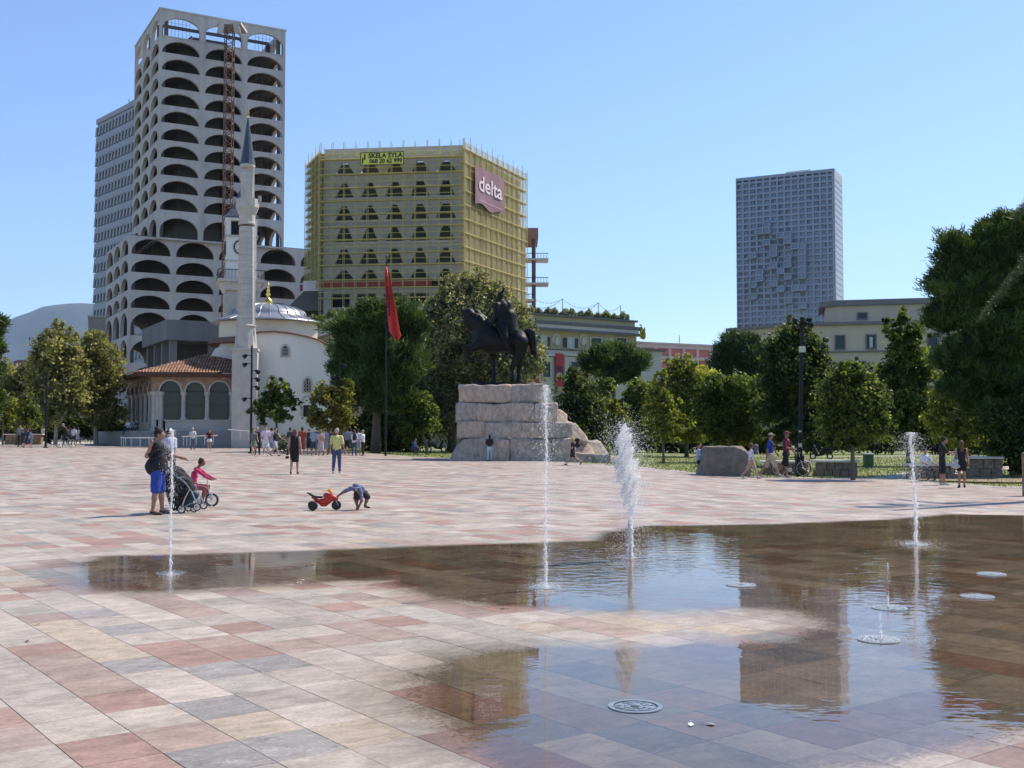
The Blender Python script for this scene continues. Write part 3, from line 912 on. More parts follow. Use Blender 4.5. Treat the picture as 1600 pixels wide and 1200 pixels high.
mast.location = (mp.x, mp.y, 0)
mb = MB(); mb.box(-2.4, 2.4, -.8, 4.5, mp.z, mp.z + .5); mb.pbox((-2.4, -.8, mp.z - 1.8), (1.2, 0, 0), (0, .3, 0), (.4, 0, 1.8)); mb.pbox((1.2, -.8, mp.z - 1.8), (1.2, 0, 0), (0, .3, 0), (-.4, 0, 1.8))
mb.build('head_platform', M_CONC, mast)

# ---------------------------------------- panelled tower behind
A = at(150, 187, 300); B_ = atz(206, 158, A.z)
M_PANEL = mat('pale_panel', (0.36, 0.37, 0.40), 0.6, 0.08, 0.4)
M_DKGLASS = glass_mat('blue_dark_glass', (0.035, 0.045, 0.06), 0.12)
rz2, wlen = frame_of(A, B_)
wlen2 = wlen + 14
slab_t = thing('hotel_tower', 'pale grey high-rise with rows of small dark windows behind the arched tower', 'tower', (A.x, A.y, 0), rz2)
nrow, ncol = 16, 14
hgt = A.z; rowh = (hgt - 4) / 20
mb = MB(); mb.box(0, wlen2, 0.5, 20, 0, hgt); mb.build('wall', M_PANEL, slab_t)
wm = MB(); wm.box(0, 1.0, -.0, .12, 0, rowh * .56); wme = wm.mesh('window', M_DKGLASS)
mb = MB()
pit = wlen2 / 18
for r in range(20):
    z = hgt - 2.2 - (r + 1) * rowh + rowh * .3
    mb.pbox((-.1, .1, z - rowh * .3 - .35), (wlen2 + .2, 0, 0), (0, .4, 0), (0, 0, rowh * .42))
    for c in range(19):
        x = c * pit
        mb.pbox((x - .35 * pit, .1, z + rowh * .12), (pit * .42, 0, 0), (0, .4, 0), (pit * .25, 0, rowh * .58))
        if r < 14:
            o = ob('window', wme, slab_t); o.location = (x + pit * .25, 0.36, z + rowh * .12); o.scale = (pit * .55, 1, 1)
mb.pbox((-.1, .1, hgt - 1.3), (wlen2 + .2, 0, 0), (0, .4, 0), (0, 0, 1.3))
mb.build('facade_panels', M_PANEL, slab_t)
mb = MB()
for x in (wlen * .62, wlen * .95): mb.bar((x, 3, hgt), (x, 3, hgt + 3), .1)
mb.bar((wlen * .62, 3, hgt + 2), (wlen * .95, 3, hgt + 2.4), .08); mb.build('roof_rail', M_STEEL, slab_t)

# ---------------------------------------- dark concrete frame in front of the podium
A = at(266, 500, 150); B_ = atz(204, 512, A.z)
rz3, L3 = frame_of(B_, A)
M_FRAME = M_CONC_DK
fr = thing('concrete_frame', 'low dark concrete frame building under construction left of the clock tower', 'building', (A.x, A.y, 0), R(29))
hz = A.z
def lx(p): return to_local(p, A, R(29))
WF, DF = 22.0, 16.0
for nm, z0, z1 in (('roof_band', hz - 2.7, hz), ('floor_band', 7.6, 9.0)):
    mb = MB(); mb.box(-.6, WF, -.6, DF, z0, z1); mb.build(nm, M_FRAME, fr)
for x in np.arange(0, WF, 5.2):
    mb = MB()
    mb.box(x + .05, x + .95, .05, .85, 0, hz - 2.71); mb.build('column', M_FRAME, fr)
for y in np.arange(5, DF, 5.0):
    mb = MB(); mb.box(0.05, .9, y, y + .9, 0, hz - 2.71); mb.build('column', M_FRAME, fr)
mb = MB(); mb.box(0.4, WF, DF - 5, DF - 4.6, 0, hz - 2.8); mb.box(10, 10.4, 4, DF - 5.1, 0, hz - 2.8); mb.build('inner_wall', M_CONC_DK, fr)
mb = MB(); mb.box(.6, WF, 6, 6.15, 9.1, 11.0); mb.build('net', mat('red_brown_net', (.13, .045, .035), .9, .3, 1), fr)

# ---------------------------------------- far small things at the left
A = at(138, 495, 240)
hb = thing('flat_roofed_house', 'small beige flat-roofed block peeping out left of the arched podium', 'house', (A.x, A.y, 0), R(20))
mb = MB(); mb.box(0, 9, 0, 8, 0, A.z); mb.build('wall', mat('beige_render', (.36, .32, .28), .9, .1, .5), hb)
mb = MB(); mb.box(-.15, 9.15, -.15, 8.15, A.z, A.z + .3); mb.build('parapet', M_CONC, hb)
A = at(36, 560, 210)
hb = thing('red_roofed_house', 'distant house with a low red tiled roof showing above the left trees', 'house', (A.x, A.y, 0), 0)
mb = MB(); mb.box(-5, 5, 0, 9, 0, A.z - 1.8); mb.build('wall', MATS['beige_render'], hb)
M_ROOFRED = mat('red_roof_tile', (.33, .12, .075), .8, .2, 2)
mb = MB(); mb.add([(-5.6, -.6, A.z - 1.8), (5.6, -.6, A.z - 1.8), (5.6, 9.6, A.z - 1.8), (-5.6, 9.6, A.z - 1.8), (-3, 4.5, A.z), (3, 4.5, A.z)],
                  [(0, 1, 5, 4), (1, 2, 5), (2, 3, 4, 5), (3, 0, 4), (0, 3, 2, 1)])
mb.build('roof', M_ROOFRED, hb)

# ---------------------------------------- building wrapped in yellow scaffold
Y2 = 170.0
C2 = at(725, 224, Y2); Z2 = C2.z
L2 = atz(503, 231, Z2); R2 = atz(823, 272, Z2); K2 = atz(478, 252, Z2)
rz4, W4 = frame_of(L2, C2)
bd = thing('scaffolded_building', 'eight-storey concrete block wrapped in yellow scaffold netting behind the statue', 'building', (L2.x, L2.y, 0), rz4)
loc = lambda p: to_local(p, L2, rz4)
r2 = loc(R2); k2 = loc(K2)
M_BLOCK = mat('grey_block_wall', (0.40, 0.375, 0.335), 0.9, 0.13, 1.6, 0.1)
M_YEL = mat('yellow_scaffold_tube', (0.50, 0.43, 0.14), 0.5, 0.15, 2)
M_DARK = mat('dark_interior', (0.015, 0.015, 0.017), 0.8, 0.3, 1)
def net_mat(name, col, dens):
    m = bpy.data.materials.new(name); m.use_nodes = True; nt = m.node_tree; L = nt.links
    p = nt.nodes['Principled BSDF']; out = nt.nodes['Material Output']
    N = nt.nodes.new
    geo = N('ShaderNodeNewGeometry'); nz = N('ShaderNodeTexNoise'); nz.inputs['Scale'].default_value = .55; nz.inputs['Detail'].default_value = 5
    mp_ = N('ShaderNodeMapping'); mp_.inputs['Scale'].default_value = (1, 1, .25); L.new(geo.outputs['Position'], mp_.inputs[0])
    L.new(mp_.outputs[0], nz.inputs['Vector'])
    mr = N('ShaderNodeMapRange'); mr.inputs['From Min'].default_value = .3; mr.inputs['From Max'].default_value = .7
    mr.inputs['To Min'].default_value = dens * .6; mr.inputs['To Max'].default_value = dens * 1.35; L.new(nz.outputs['Fac'], mr.inputs[0])
    p.inputs['Base Color'].default_value = (*col, 1); p.inputs['Roughness'].default_value = .7
    t = N('ShaderNodeBsdfTranslucent'); t.inputs['Color'].default_value = (*col, 1)
    m1 = N('ShaderNodeMixShader'); m1.inputs[0].default_value = .45; L.new(p.outputs[0], m1.inputs[1]); L.new(t.outputs[0], m1.inputs[2])
    tr = N('ShaderNodeBsdfTransparent'); m2 = N('ShaderNodeMixShader'); L.new(mr.outputs[0], m2.inputs[0])
    L.new(tr.outputs[0], m2.inputs[1]); L.new(m1.outputs[0], m2.inputs[2]); L.new(m2.outputs[0], out.inputs['Surface'])
    return m
M_NETF = net_mat('thin_yellow_net', (0.46, 0.43, 0.24), .075)
M_NETS = net_mat('dense_yellow_net', (0.60, 0.50, 0.23), .56)
# building body: walls with tapered window openings on the main face
zrow = [z_at(600, y, Y2 + 1) for y in (269, 307, 343, 377, 412)]
colx = []
for px in (534, 575, 615.5, 656, 697.5):
    a = at(px, 350, Y2 + 1.5); colx.append(loc(a)[0])
pitch_x = (colx[-1] - colx[0]) / 4
zs = [Z2] + [z for z in zrow] + [z_at(600, 436, Y2 + 1)]
def face_with_windows(name):
    # each storey is one wall panel with five tapered openings
    for r in range(6):
        zb = zs[r + 1]; ztp = zs[r]
        if r == 0: ztp = z_at(600, 246, Y2 + 1)
        h = ztp - zb
        mb = MB()
        xs_ = [0.3] + [c - pitch_x / 2 for c in colx[1:]] + [W4 - .2]
        for k, c in enumerate(colx):
            x0, x1 = xs_[k], xs_[k + 1]
            w0, w1 = 1.5 + .1 * math.sin(r * 3 + k * 2), .42 + .12 * math.sin(r * 5 + k)
            t0, t1 = .22, min(2.5, h - .4)
            if r == 5: t1 = 1.6
            th = .5
            out_ = [(x0, 0), (x1, 0), (x1, h), (x0, h)]
            inn = [(c - w0, t0), (c + w0, t0), (c + w1, t1), (c - w1, t1)]
            for s_ in (0, th):
                for i in range(4):
                    j = (i + 1) % 4
                    q = [out_[i], out_[j], inn[j], inn[i]]
                    f = (0, 1, 2, 3) if s_ == 0 else (3, 2, 1, 0)
                    mb.add([(x, .6 + s_, zb + z) for x, z in q], [f])
            for i in range(4):
                j = (i + 1) % 4
                (xa, za), (xb, zb_) = inn[i], inn[j]
                mb.add([(xa, .6, zb + za), (xa, .6 + th, zb + za), (xb, .6 + th, zb + zb_), (xb, .6, zb + zb_)], [(0, 1, 2, 3)])
        mb.build('wall', M_BLOCK, bd)
        sl_ = MB(); sl_.box(.3, W4 - .2, .45, .58, zb - .14, zb + .12); sl_.build('slab_edge', M_CONC, bd)
        for k, c in enumerate(colx):
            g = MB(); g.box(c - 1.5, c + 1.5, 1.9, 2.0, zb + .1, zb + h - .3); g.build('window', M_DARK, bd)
        fl = MB(); fl.box(.3, W4 - .2, 1.15, 12, zb - .2, zb + .05); fl.build('floor_slab', M_CONC_IN, bd)
face_with_windows('x')
mb = MB(); ztp = z_at(600, 246, Y2 + 1); mb.box(.3, W4 - .2, .6, 1.1, ztp, Z2 - .1); mb.build('parapet', mat('light_parapet', (.47, .44, .39), .9, .08, 1), bd)
# other faces
def wall_between(a, b, z0, z1, th, m, parent, name, off=0.0):
    a = Vector(a); b = Vector(b); d = (b - a).normalized(); n = Vector((-d.y, d.x))
    mb = MB(); mb.pbox((a.x + n.x * off, a.y + n.y * off, z0), (b.x - a.x, b.y - a.y, 0), (n.x * th, n.y * th, 0), (0, 0, z1 - z0))
    return mb.build(name, m, parent)
ins = 1.3
wall_between((W4 + .0, 1.2), (r2[0] - ins * .8, r2[1]), 0, Z2 - 1, .4, M_BLOCK, bd, 'wall')
wall_between((k2[0] + .8, k2[1] + .4), (.28, 1.1), 8, Z2 - .6, .4, M_CONC_DK, bd, 'wall')
wall_between((r2[0] - 1.3, r2[1] + .5), (k2[0] + 1, r2[1] + .5), 0, Z2 - 1, .4, M_BLOCK, bd, 'wall')
wall_between((k2[0] + 1.0, r2[1]), (k2[0] + .9, k2[1] + 1), 8, Z2 - .6, .4, M_CONC_DK, bd, 'wall')
# lower floors: red tarpaulin band, deep window band, base
zr0, zr1 = z_at(600, 446, Y2), z_at(600, 436, Y2)
mb = MB(); mb.box(-.4, W4 * .78, .1, .18, zr0, zr1); mb.box(-4.0, -.5, 2.0, 2.08, zr0 - .2, zr1 - .2)
mb.build('red_tarpaulin', mat('red_tarpaulin', (.30, .035, .045), .7, .25, 1), bd)
zl0, zl1 = z_at(600, 477, Y2), z_at(600, 456, Y2)
mb = MB(); mb.box(.3, W4 - .2, .5, 1.0, zl1, zr0 - .05); mb.box(.3, W4 - .2, .5, 1.0, 0, zl0)
for k in range(6):
    x = .3 + k * (W4 - 1.7) / 5; mb.box(x, x + 1.2, .5, 1.0, zl0, zl1)
mb.build('wall', M_BLOCK, bd)
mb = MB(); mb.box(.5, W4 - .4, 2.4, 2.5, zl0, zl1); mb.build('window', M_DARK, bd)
# flared canopy at the left foot
zc0, zc1 = z_at(490, 481, Y2), z_at(490, 450, Y2)
mb = MB(); mb.prism([(-6.2, zc0), (.2, zc0), (.2, zc1), (-3.0, zc1)], (0, .9, 0), E1, E3, (0, 7, 0)); mb.build('flared_canopy', M_CONC_IN, bd)
mb = MB(); mb.box(-3.1, .25, .7, 8, zc1, zc1 + 1.6); mb.build('canopy_edge', M_CONC, bd)
# scaffold on the main face
ztop_s = Z2 + .8
xs_p = np.linspace(0, W4, 13)
zl = [z_at(600, y, Y2) for y in (246.5, 270, 291.5, 312, 333, 353, 373, 394, 413, 436, 449, 465)]
for x in xs_p:
    mb = MB(); mb.bar((x, -.15, 6), (x, -.15, ztop_s if x % 3 < 2 else ztop_s - .6), .05, n=5); mb.bar((x, -.95, 8), (x, -.95, ztop_s - .3), .045, n=4); mb.build('upright', M_YEL, bd)
for z in zl:
    mb = MB(); mb.box(-.1, W4 + .1, -.95, -.15, z, z + .07); mb.bar((-.1, -.98, z + 1.0), (W4 + .1, -.98, z + 1.0), .05, n=4)
    mb.bar((-.1, -.98, z + .1), (W4 + .1, -.98, z + .1), .06, n=4)
    mb.build('deck', M_YEL, bd)
def net_sheet(a, b, z0, z1, m, nx_, nz_, wav, name='netting', parent=None, seed=0):
    a = Vector(a); b = Vector(b); d = (b - a); n = Vector((d.y, -d.x)).normalized()
    r_ = np.random.default_rng(seed); V = []
    for i in range(nx_ + 1):
        for j in range(nz_ + 1):
            p = a + d * (i / nx_); o = n * (wav * (math.sin(i * 1.57) * .6 + r_.normal() * .5))
            V.append((p.x + o.x, p.y + o.y, z0 + (z1 - z0) * j / nz_))
    I = np.arange((nx_ + 1) * (nz_ + 1)).reshape(nx_ + 1, nz_ + 1)
    F = np.stack([I[:-1, :-1], I[1:, :-1], I[1:, 1:], I[:-1, 1:]], -1).reshape(-1, 4)
    return ob(name, np_mesh(name, V, F, m), parent or bd)
zz = [ztop_s - 1.6] + [z + .05 for z in zl]
net_sheet((0, -1.05), (W4 + .1, -1.05), zl[-1], zl[0] + .8, M_NETF, 52, 40, .06, seed=3)
mb = MB()
r_ = np.random.default_rng(5)
for k in range(9):
    x0 = k * W4 / 9; pts = [(x0 + W4 / 9 * t, -1.1, zl[0] + .75 - .55 * math.sin(math.pi * t) * r_.uniform(.2, 1)) for t in np.linspace(0, 1, 7)]
    mb.tube(pts, .09, 5)
mb.build('net_roll', M_YEL, bd)
# scaffold and dense net on the right face and on the left chamfer
def side_scaffold(a, b, z0, z1, nu, nz_, m, seed):
    a = Vector(a); b = Vector(b); d = b - a; n = Vector((d.y, -d.x)).normalized()
    for i in range(nu + 1):
        p = a + d * i / nu
        mb = MB(); mb.bar((p.x + n.x * .12, p.y + n.y * .12, z0), (p.x + n.x * .12, p.y + n.y * .12, z1 + .5 + .5 * (i % 2)), .05, n=5)
        mb.bar((p.x - n.x * .7, p.y - n.y * .7, z0), (p.x - n.x * .7, p.y - n.y * .7, z1 + .3), .05, n=4); mb.build('upright', M_YEL, bd)
    for k in range(nz_):
        z = z0 + (z1 - z0) * (k + .5) / nz_
        mb = MB(); mb.bar((a.x + n.x * .14, a.y + n.y * .14, z), (b.x + n.x * .14, b.y + n.y * .14, z), .055, n=5)
        mb.pbox((a.x, a.y, z - .05), (d.x, d.y, 0), (-n.x * .8, -n.y * .8, 0), (0, 0, .06)); mb.build('deck', M_YEL, bd)
    net_sheet(a, b, z0, z1, m, nu * 4, nz_ * 3, .07, seed=seed)
side_scaffold((W4 + .15, -.9), (r2[0], r2[1]), 3, Z2 + .1, 12, 20, M_NETS, 11)
side_scaffold((k2[0], k2[1]), (-.15, -.6), zr0, Z2 - .4, 4, 18, M_NETS, 12)
# banners
def text_obj(name, body, size, m, parent, loc, rot=None, mat4=None, space=1.0, depth=.01, width=None, bold=0.0):
    cu = bpy.data.curves.new(name, 'FONT'); cu.body = body; cu.size = size; cu.extrude = depth; cu.offset = bold
    cu.space_character = space; cu.align_x = 'CENTER'; cu.align_y = 'CENTER'; cu.resolution_u = 3
    t = bpy.data.objects.new('tmp', cu); COL.objects.link(t)
    dg = bpy.context.evaluated_depsgraph_get(); dg.update()
    me = bpy.data.meshes.new_from_object(t.evaluated_get(dg)); me.name = name
    bpy.data.objects.remove(t); bpy.data.curves.remove(cu)
    me.materials.clear(); me.materials.append(m)
    o = ob(name, me, parent)
    if width:
        xs_ = [v.co.x for v in me.vertices]; k = width / (max(xs_) - min(xs_))
        for v in me.vertices: v.co.x *= k
    o.location = loc
    if mat4 is not None: o.matrix_local = Matrix.Translation(loc) @ mat4
    return o
ba = at(562.5, 238, Y2 - 1.6); bb = at(631, 257, Y2 - 1.6)
bw, bh = bb.x - ba.x, ba.z - bb.z
b1 = thing('yellow_banner', 'yellow banner with black lettering SKELA SYLA near the top of the scaffold', 'banner', ((ba.x + bb.x) / 2, ba.y, (ba.z + bb.z) / 2), rz4)
M_BAN = mat('banner_yellow', (.68, .66, .10), .6, .05, 1); M_BLK = mat('black_print', (.012, .012, .012), .6, .1, 1)
mb = MB(); mb.box(-bw / 2, bw / 2, 0, .05, -bh / 2, bh / 2); mb.build('cloth', M_BAN, b1)
mb = MB()
for a_ in ((-bw / 2, bw / 2, -bh / 2 - .06, -bh / 2 + .04), (-bw / 2, bw / 2, bh / 2 - .04, bh / 2 + .06)): mb.box(a_[0] - .06, a_[1] + .06, -.05, .0, a_[2], a_[3])
mb.box(-bw / 2 - .06, -bw / 2 + .04, -.045, 0, -bh / 2, bh / 2); mb.box(bw / 2 - .04, bw / 2 + .06, -.045, 0, -bh / 2, bh / 2); mb.build('border', M_BLK, b1)
RX = Matrix.Rotation(R(90), 4, 'X')
text_obj('lettering', 'SKELA SYLA', .98, M_BLK, b1, (bw * .08, -.03, bh * .22), mat4=RX, width=bw * .80, bold=.034)
text_obj('lettering', '068 20 62 999', .92, M_BLK, b1, (bw * .09, -.03, -bh * .22), mat4=RX, width=bw * .76, bold=.03)
mb = MB()
mb.prism([(0, 0), (.22, .1), (.22, .95), (0, .85)], (-bw * .465, -.04, -bh * .40), E1, E3, (0, .03, 0)); mb.prism([(0, 0), (.22, .1), (.22, .95), (0, .85)], (-bw * .415, -.04, -bh * .10), E1, E3, (0, .03, 0))
mb.build('emblem', M_BLK, b1)
# large mauve banner hung on the right face
rd = Vector((r2[0] - W4 - .15, r2[1] + .9)); rl = rd.length
rzs = math.atan2(rd.y, rd.x)
def face_param(px): # fraction along the right face seen at px
    lo, hi = 0.0, 1.0
    c, s_ = math.cos(rz4), math.sin(rz4)
    for _ in range(40):
        m = (lo + hi) / 2; x = W4 + .15 + rd.x * m; y = -.9 + rd.y * m
        wx, wy = L2.x + x * c - y * s_, L2.y + x * s_ + y * c
        if wx / wy < (px - 800) / FPX / 0.9915: lo = m
        else: hi = m
    return lo
f0, f1 = face_param(738.5), face_param(784)
c, s_ = math.cos(rz4), math.sin(rz4)
def face_pt(f, off=-.45):
    n = Vector((rd.y, -rd.x)).normalized() * (-off)
    x = W4 + .15 + rd.x * f + n.x; y = -.9 + rd.y * f + n.y
    return Vector((L2.x + x * c - y * s_, L2.y + x * s_ + y * c, 0))
p0, p1 = face_pt(f0), face_pt(f1)
def zpx(px, py, p): return at(px, py, p.y).z
zA, zB, zC, zD = zpx(738.5, 258, p0), zpx(738.5, 318, p0), zpx(784, 337, p1), zpx(784, 279, p1)
b2 = thing('mauve_banner', 'large mauve banner lettered delta hung at the corner of the yellow scaffold', 'banner', (p0.x, p0.y, 0), math.atan2(p1.y - p0.y, p1.x - p0.x))
w_ = (p1 - p0).length
M_MAUVE = mat('mauve_cloth', (.25, .135, .155), .7, .12, .8)
N_ = 12; V = []
for i in range(N_ + 1):
    for j in range(N_ + 1):
        u, v = i / N_, j / N_
        z0_ = zB + (zC - zB) * u + (.35 * math.sin(u * 9) if v < .2 else 0) * (1 - v); z1_ = zA + (zD - zA) * u
        V.append((w_ * u, -.03 * math.sin(u * 14 + v * 4) - (.12 * math.sin(u * 7) * (1 - v) ** 3), z0_ + (z1_ - z0_) * v))
I = np.arange((N_ + 1) ** 2).reshape(N_ + 1, N_ + 1)
ob('cloth', np_mesh('cloth', V, np.stack([I[:-1, :-1], I[1:, :-1], I[1:, 1:], I[:-1, 1:]], -1).reshape(-1, 4), M_MAUVE), b2)
M_PINKW = mat('pale_print', (.72, .60, .60), .6, .05, 1)
sh = Matrix(((1, 0, 0, 0), (0, 1, 0, 0), (0, 0, 1, 0), (0, 0, 0, 1)))
zc_ = (zA + zB + zC + zD) / 4
slope = (zD - zA) / w_
t = text_obj('lettering', 'delta', 3.4, M_PINKW, b2, (w_ * .5, -.10, zc_ + .35), mat4=RX, width=w_ * .80, bold=.05)
t2 = text_obj('small_lettering', '.................', 1.0, M_PINKW, b2, (w_ * .5, -.12, zc_ - 2.0), mat4=RX, width=w_ * .8)

# ---------------------------------------- brown block with balconies, right behind
A = at(826, 356, 205); B_ = at(841, 356, 205)
M_BRICK = mat('brown_render', (.30, .17, .12), .85, .12, .5)
bk = thing('balcony_tower', 'brown tower with thin cantilevered balconies behind the yellow scaffold', 'building', (A.x, A.y, 0), 0)
wbk = B_.x - A.x
mb = MB(); mb.box(-12, wbk, 0, 10, A.z - 2.0, A.z); mb.build('roof_block', M_BRICK, bk)
mb = MB(); mb.box(-12, -.6, 1, 10, 0, A.z - 2.01); mb.build('wall', M_BRICK, bk)
for y in (372, 406, 444, 470):
    z = at(830, y, 205).z
    ln = 1.9 + wbk if y in (406, 444) else wbk * .6
    mb = MB(); mb.box(-.6, ln, .5, 4, z, z + .4); o = mb.build('balcony', M_CONC, bk)
    mb = MB(); mb.bar((-.6, .5, z + 1.3), (ln, .5, z + 1.3), .07, n=4)
    for x in np.arange(-.5, ln + .05, .55): mb.bar((x, .5, z + .4), (x, .5, z + 1.3), .04, n=4)
    mb.build('railing', M_STEEL, o)
mb = MB(); mb.bar((.95, .9, 0), (.95, .9, A.z - 2.0), .38, n=8); mb.build('column', MATS['shade_dark_concrete'], bk)
# ================================================================== nearer buildings
M_WHITE = mat('white_wall', (0.75, 0.72, 0.66), 0.85, 0.06, 0.5, 0.08, 8, streak=True)
M_STONE_W = mat('pale_stone', (0.50, 0.455, 0.40), 0.85, 0.14, 1.2, 0.15, 8)
M_LEAD = mat('lead_sheet', (0.30, 0.31, 0.33), 0.38, 0.15, 1.0, metal=0.55)
M_GOLD = mat('gilding', (0.75, 0.48, 0.12), 0.25, 0.1, 3, metal=1.0)
M_TERRA = mat('terracotta_tile', (0.30, 0.165, 0.095), 0.85, 0.3, 2.5, attr='tint')
M_SLATE = mat('slate_blue_lead', (0.065, 0.075, 0.10), 0.45, 0.2, 1.5, metal=0.3)
M_GLASSD = glass_mat('portico_glass', (0.012, 0.028, 0.032), 0.12, 0.35)
M_FRESCO = mat('painted_plaster', (0.34, 0.235, 0.17), 0.9, 0.5, 2.6)

MZ = R(8)
MO = at(240, 672, 100)
MO = Vector((MO.x, 100, 0))
mosque = thing('mosque', 'white domed mosque with an arcaded tile-roofed portico beside the minaret', 'mosque', (MO.x, MO.y, 0), MZ)
ml = lambda p: to_local(p, MO, MZ)
def mz(py, Y=100.5): return EYE + (676 - py) / FPX * Y
# terrace
terr_z = mz(672) - 0.1
mb = MB(); mb.prism([(-1.6, -1.8), (9.2, -1.8), (9.2, 15), (-8.4, 15), (-7.8, 12)], (0, 0, -.6), E1, E2, (0, 0, terr_z + .6)); mb.build('terrace', mat('grey_terrace', (.26, .255, .25), .9, .15, 1.5), mosque)
# portico: sill wall, columns, arches
zs0 = mz(656); zsp = mz(612); zar = mz(597); zbeam = mz(588)
PW4 = 7.9; PD = 12.7
mb = MB(); mb.box(1.0, PW4, 0.0, 0.5, terr_z, zs0 - .12); mb.build('sill_wall', M_STONE_W, mosque)
mb = MB(); mb.box(.9, PW4, -.1, .62, zs0 - .12, zs0); mb.build('sill_cap', M_STONE_W, mosque)
cxs = [1.06 + .1, 3.05, 4.82, 6.6 + .0]
cxs = [ml(at(px, 630, 100.5))[0] for px in (247, 286.5, 323, 361)]
def column(x, y, z0, z1, r):
    mb = MB(); mb.lathe([(r * 1.5, 0), (r * 1.5, .12), (r * 1.15, .22), (r, .3), (r * .94, z1 - z0 - .4), (r * 1.3, z1 - z0 - .3), (r * 1.45, z1 - z0 - .12), (r * 1.5, z1 - z0)], 10, (x, y, z0))
    mb.build('column', M_STONE_W, mosque, smooth=False)
for x in cxs: column(x, .26, zs0, zsp, .2)
for a_, b_ in zip(cxs, cxs[1:]):
    w_ = b_ - a_
    mb = MB(); mb.arch((a_, 0.02, zsp), (1, 0, 0), (0, -1, 0), w_, zbeam - zsp, .2, w_ - .2, 0, 0, (w_ - .4) / 2 * 1.05, .45); mb.build('arch_wall', M_FRESCO, mosque)
    mb = MB(); mb.ring((a_ + w_ / 2, -.05, zsp), (1, 0, 0), (0, 0, 1.05), (w_ - .4) / 2 - .02, (w_ - .4) / 2 + .13, (0, .12, 0), 16, 0, math.pi); mb.build('arch_moulding', M_STONE_W, mosque)
    # glazing with bars
    mb = MB(); mb.box(a_ + .12, b_ - .12, .30, .34, zs0, zsp + (w_ - .4) / 2 * 1.0); g = mb.build('glazing', M_GLASSD, mosque)
    mb = MB()
    for x in (a_ + .25, a_ + w_ * .8): mb.box(x, x + .06, .25, .30, zs0, zsp)
    mb.box(a_ + .2, b_ - .2, .24, .30, zs0 + (zsp - zs0) * .52, zs0 + (zsp - zs0) * .52 + .07); mb.box(a_ + .2, b_ - .2, .24, .30, zsp - .04, zsp + .04)
    mb.build('glazing_bar', M_STEEL, g)
mb = MB(); mb.box(cxs[-1] + .01, PW4 + .6, .03, .48, terr_z, zbeam); mb.build('pier', M_STONE_W, mosque)
mb = MB(); mb.box(-.25, cxs[0], .03, .45, zsp, zbeam); mb.build('arch_wall', M_FRESCO, mosque)
column(-.05, .3, terr_z, zsp, .24); column(.55, .3, terr_z, zsp, .22)
# left side arcade
nys = 6
WL = np.array([-.365, .931, 0]); WN = np.array([-.931, -.365, 0]); C0_ = np.array([-.2, .45, 0])
def wl(t, off=0.0, z=0.0): return C0_ + WL * t - WN * off + np.array([0, 0, z])
for k in range(nys):
    w_ = (PD - .6) / nys; y0 = k * w_
    mb = MB(); mb.arch(wl(y0 + w_, 0, zsp), -WL, WN, w_, zbeam - zsp, .18, w_ - .18, 0, 0, (w_ - .36) / 2, .45); mb.build('arch_wall', M_FRESCO, mosque)
    mb = MB(); mb.ring(wl(y0 + w_ / 2, -.03, zsp), WL, E3, (w_ - .36) / 2, (w_ - .36) / 2 + .12, WN * .05, 14, 0, math.pi); mb.build('arch_moulding', M_STONE_W, mosque)
    q_ = wl(y0 + w_, .22); column(q_[0], q_[1], terr_z, zsp, .21)
    mb = MB(); mb.pbox(wl(y0 + .2, .8, terr_z), WL * (w_ - .3), -WN * .04, (0, 0, zsp + .6 - terr_z)); mb.build('glazing', M_GLASSD, mosque)
mb = MB(); mb.pbox(wl(.8, 1.6, terr_z), WL * (PD - 1.2), -WN * .3, (0, 0, zbeam - terr_z)); mb.build('inner_wall', M_FRESCO, mosque)
mb = MB(); mb.pbox(wl(.6, -.05, terr_z), WL * (PD - 1.2), -WN * .25, (0, 0, .85)); mb.build('balustrade', M_STONE_W, mosque)
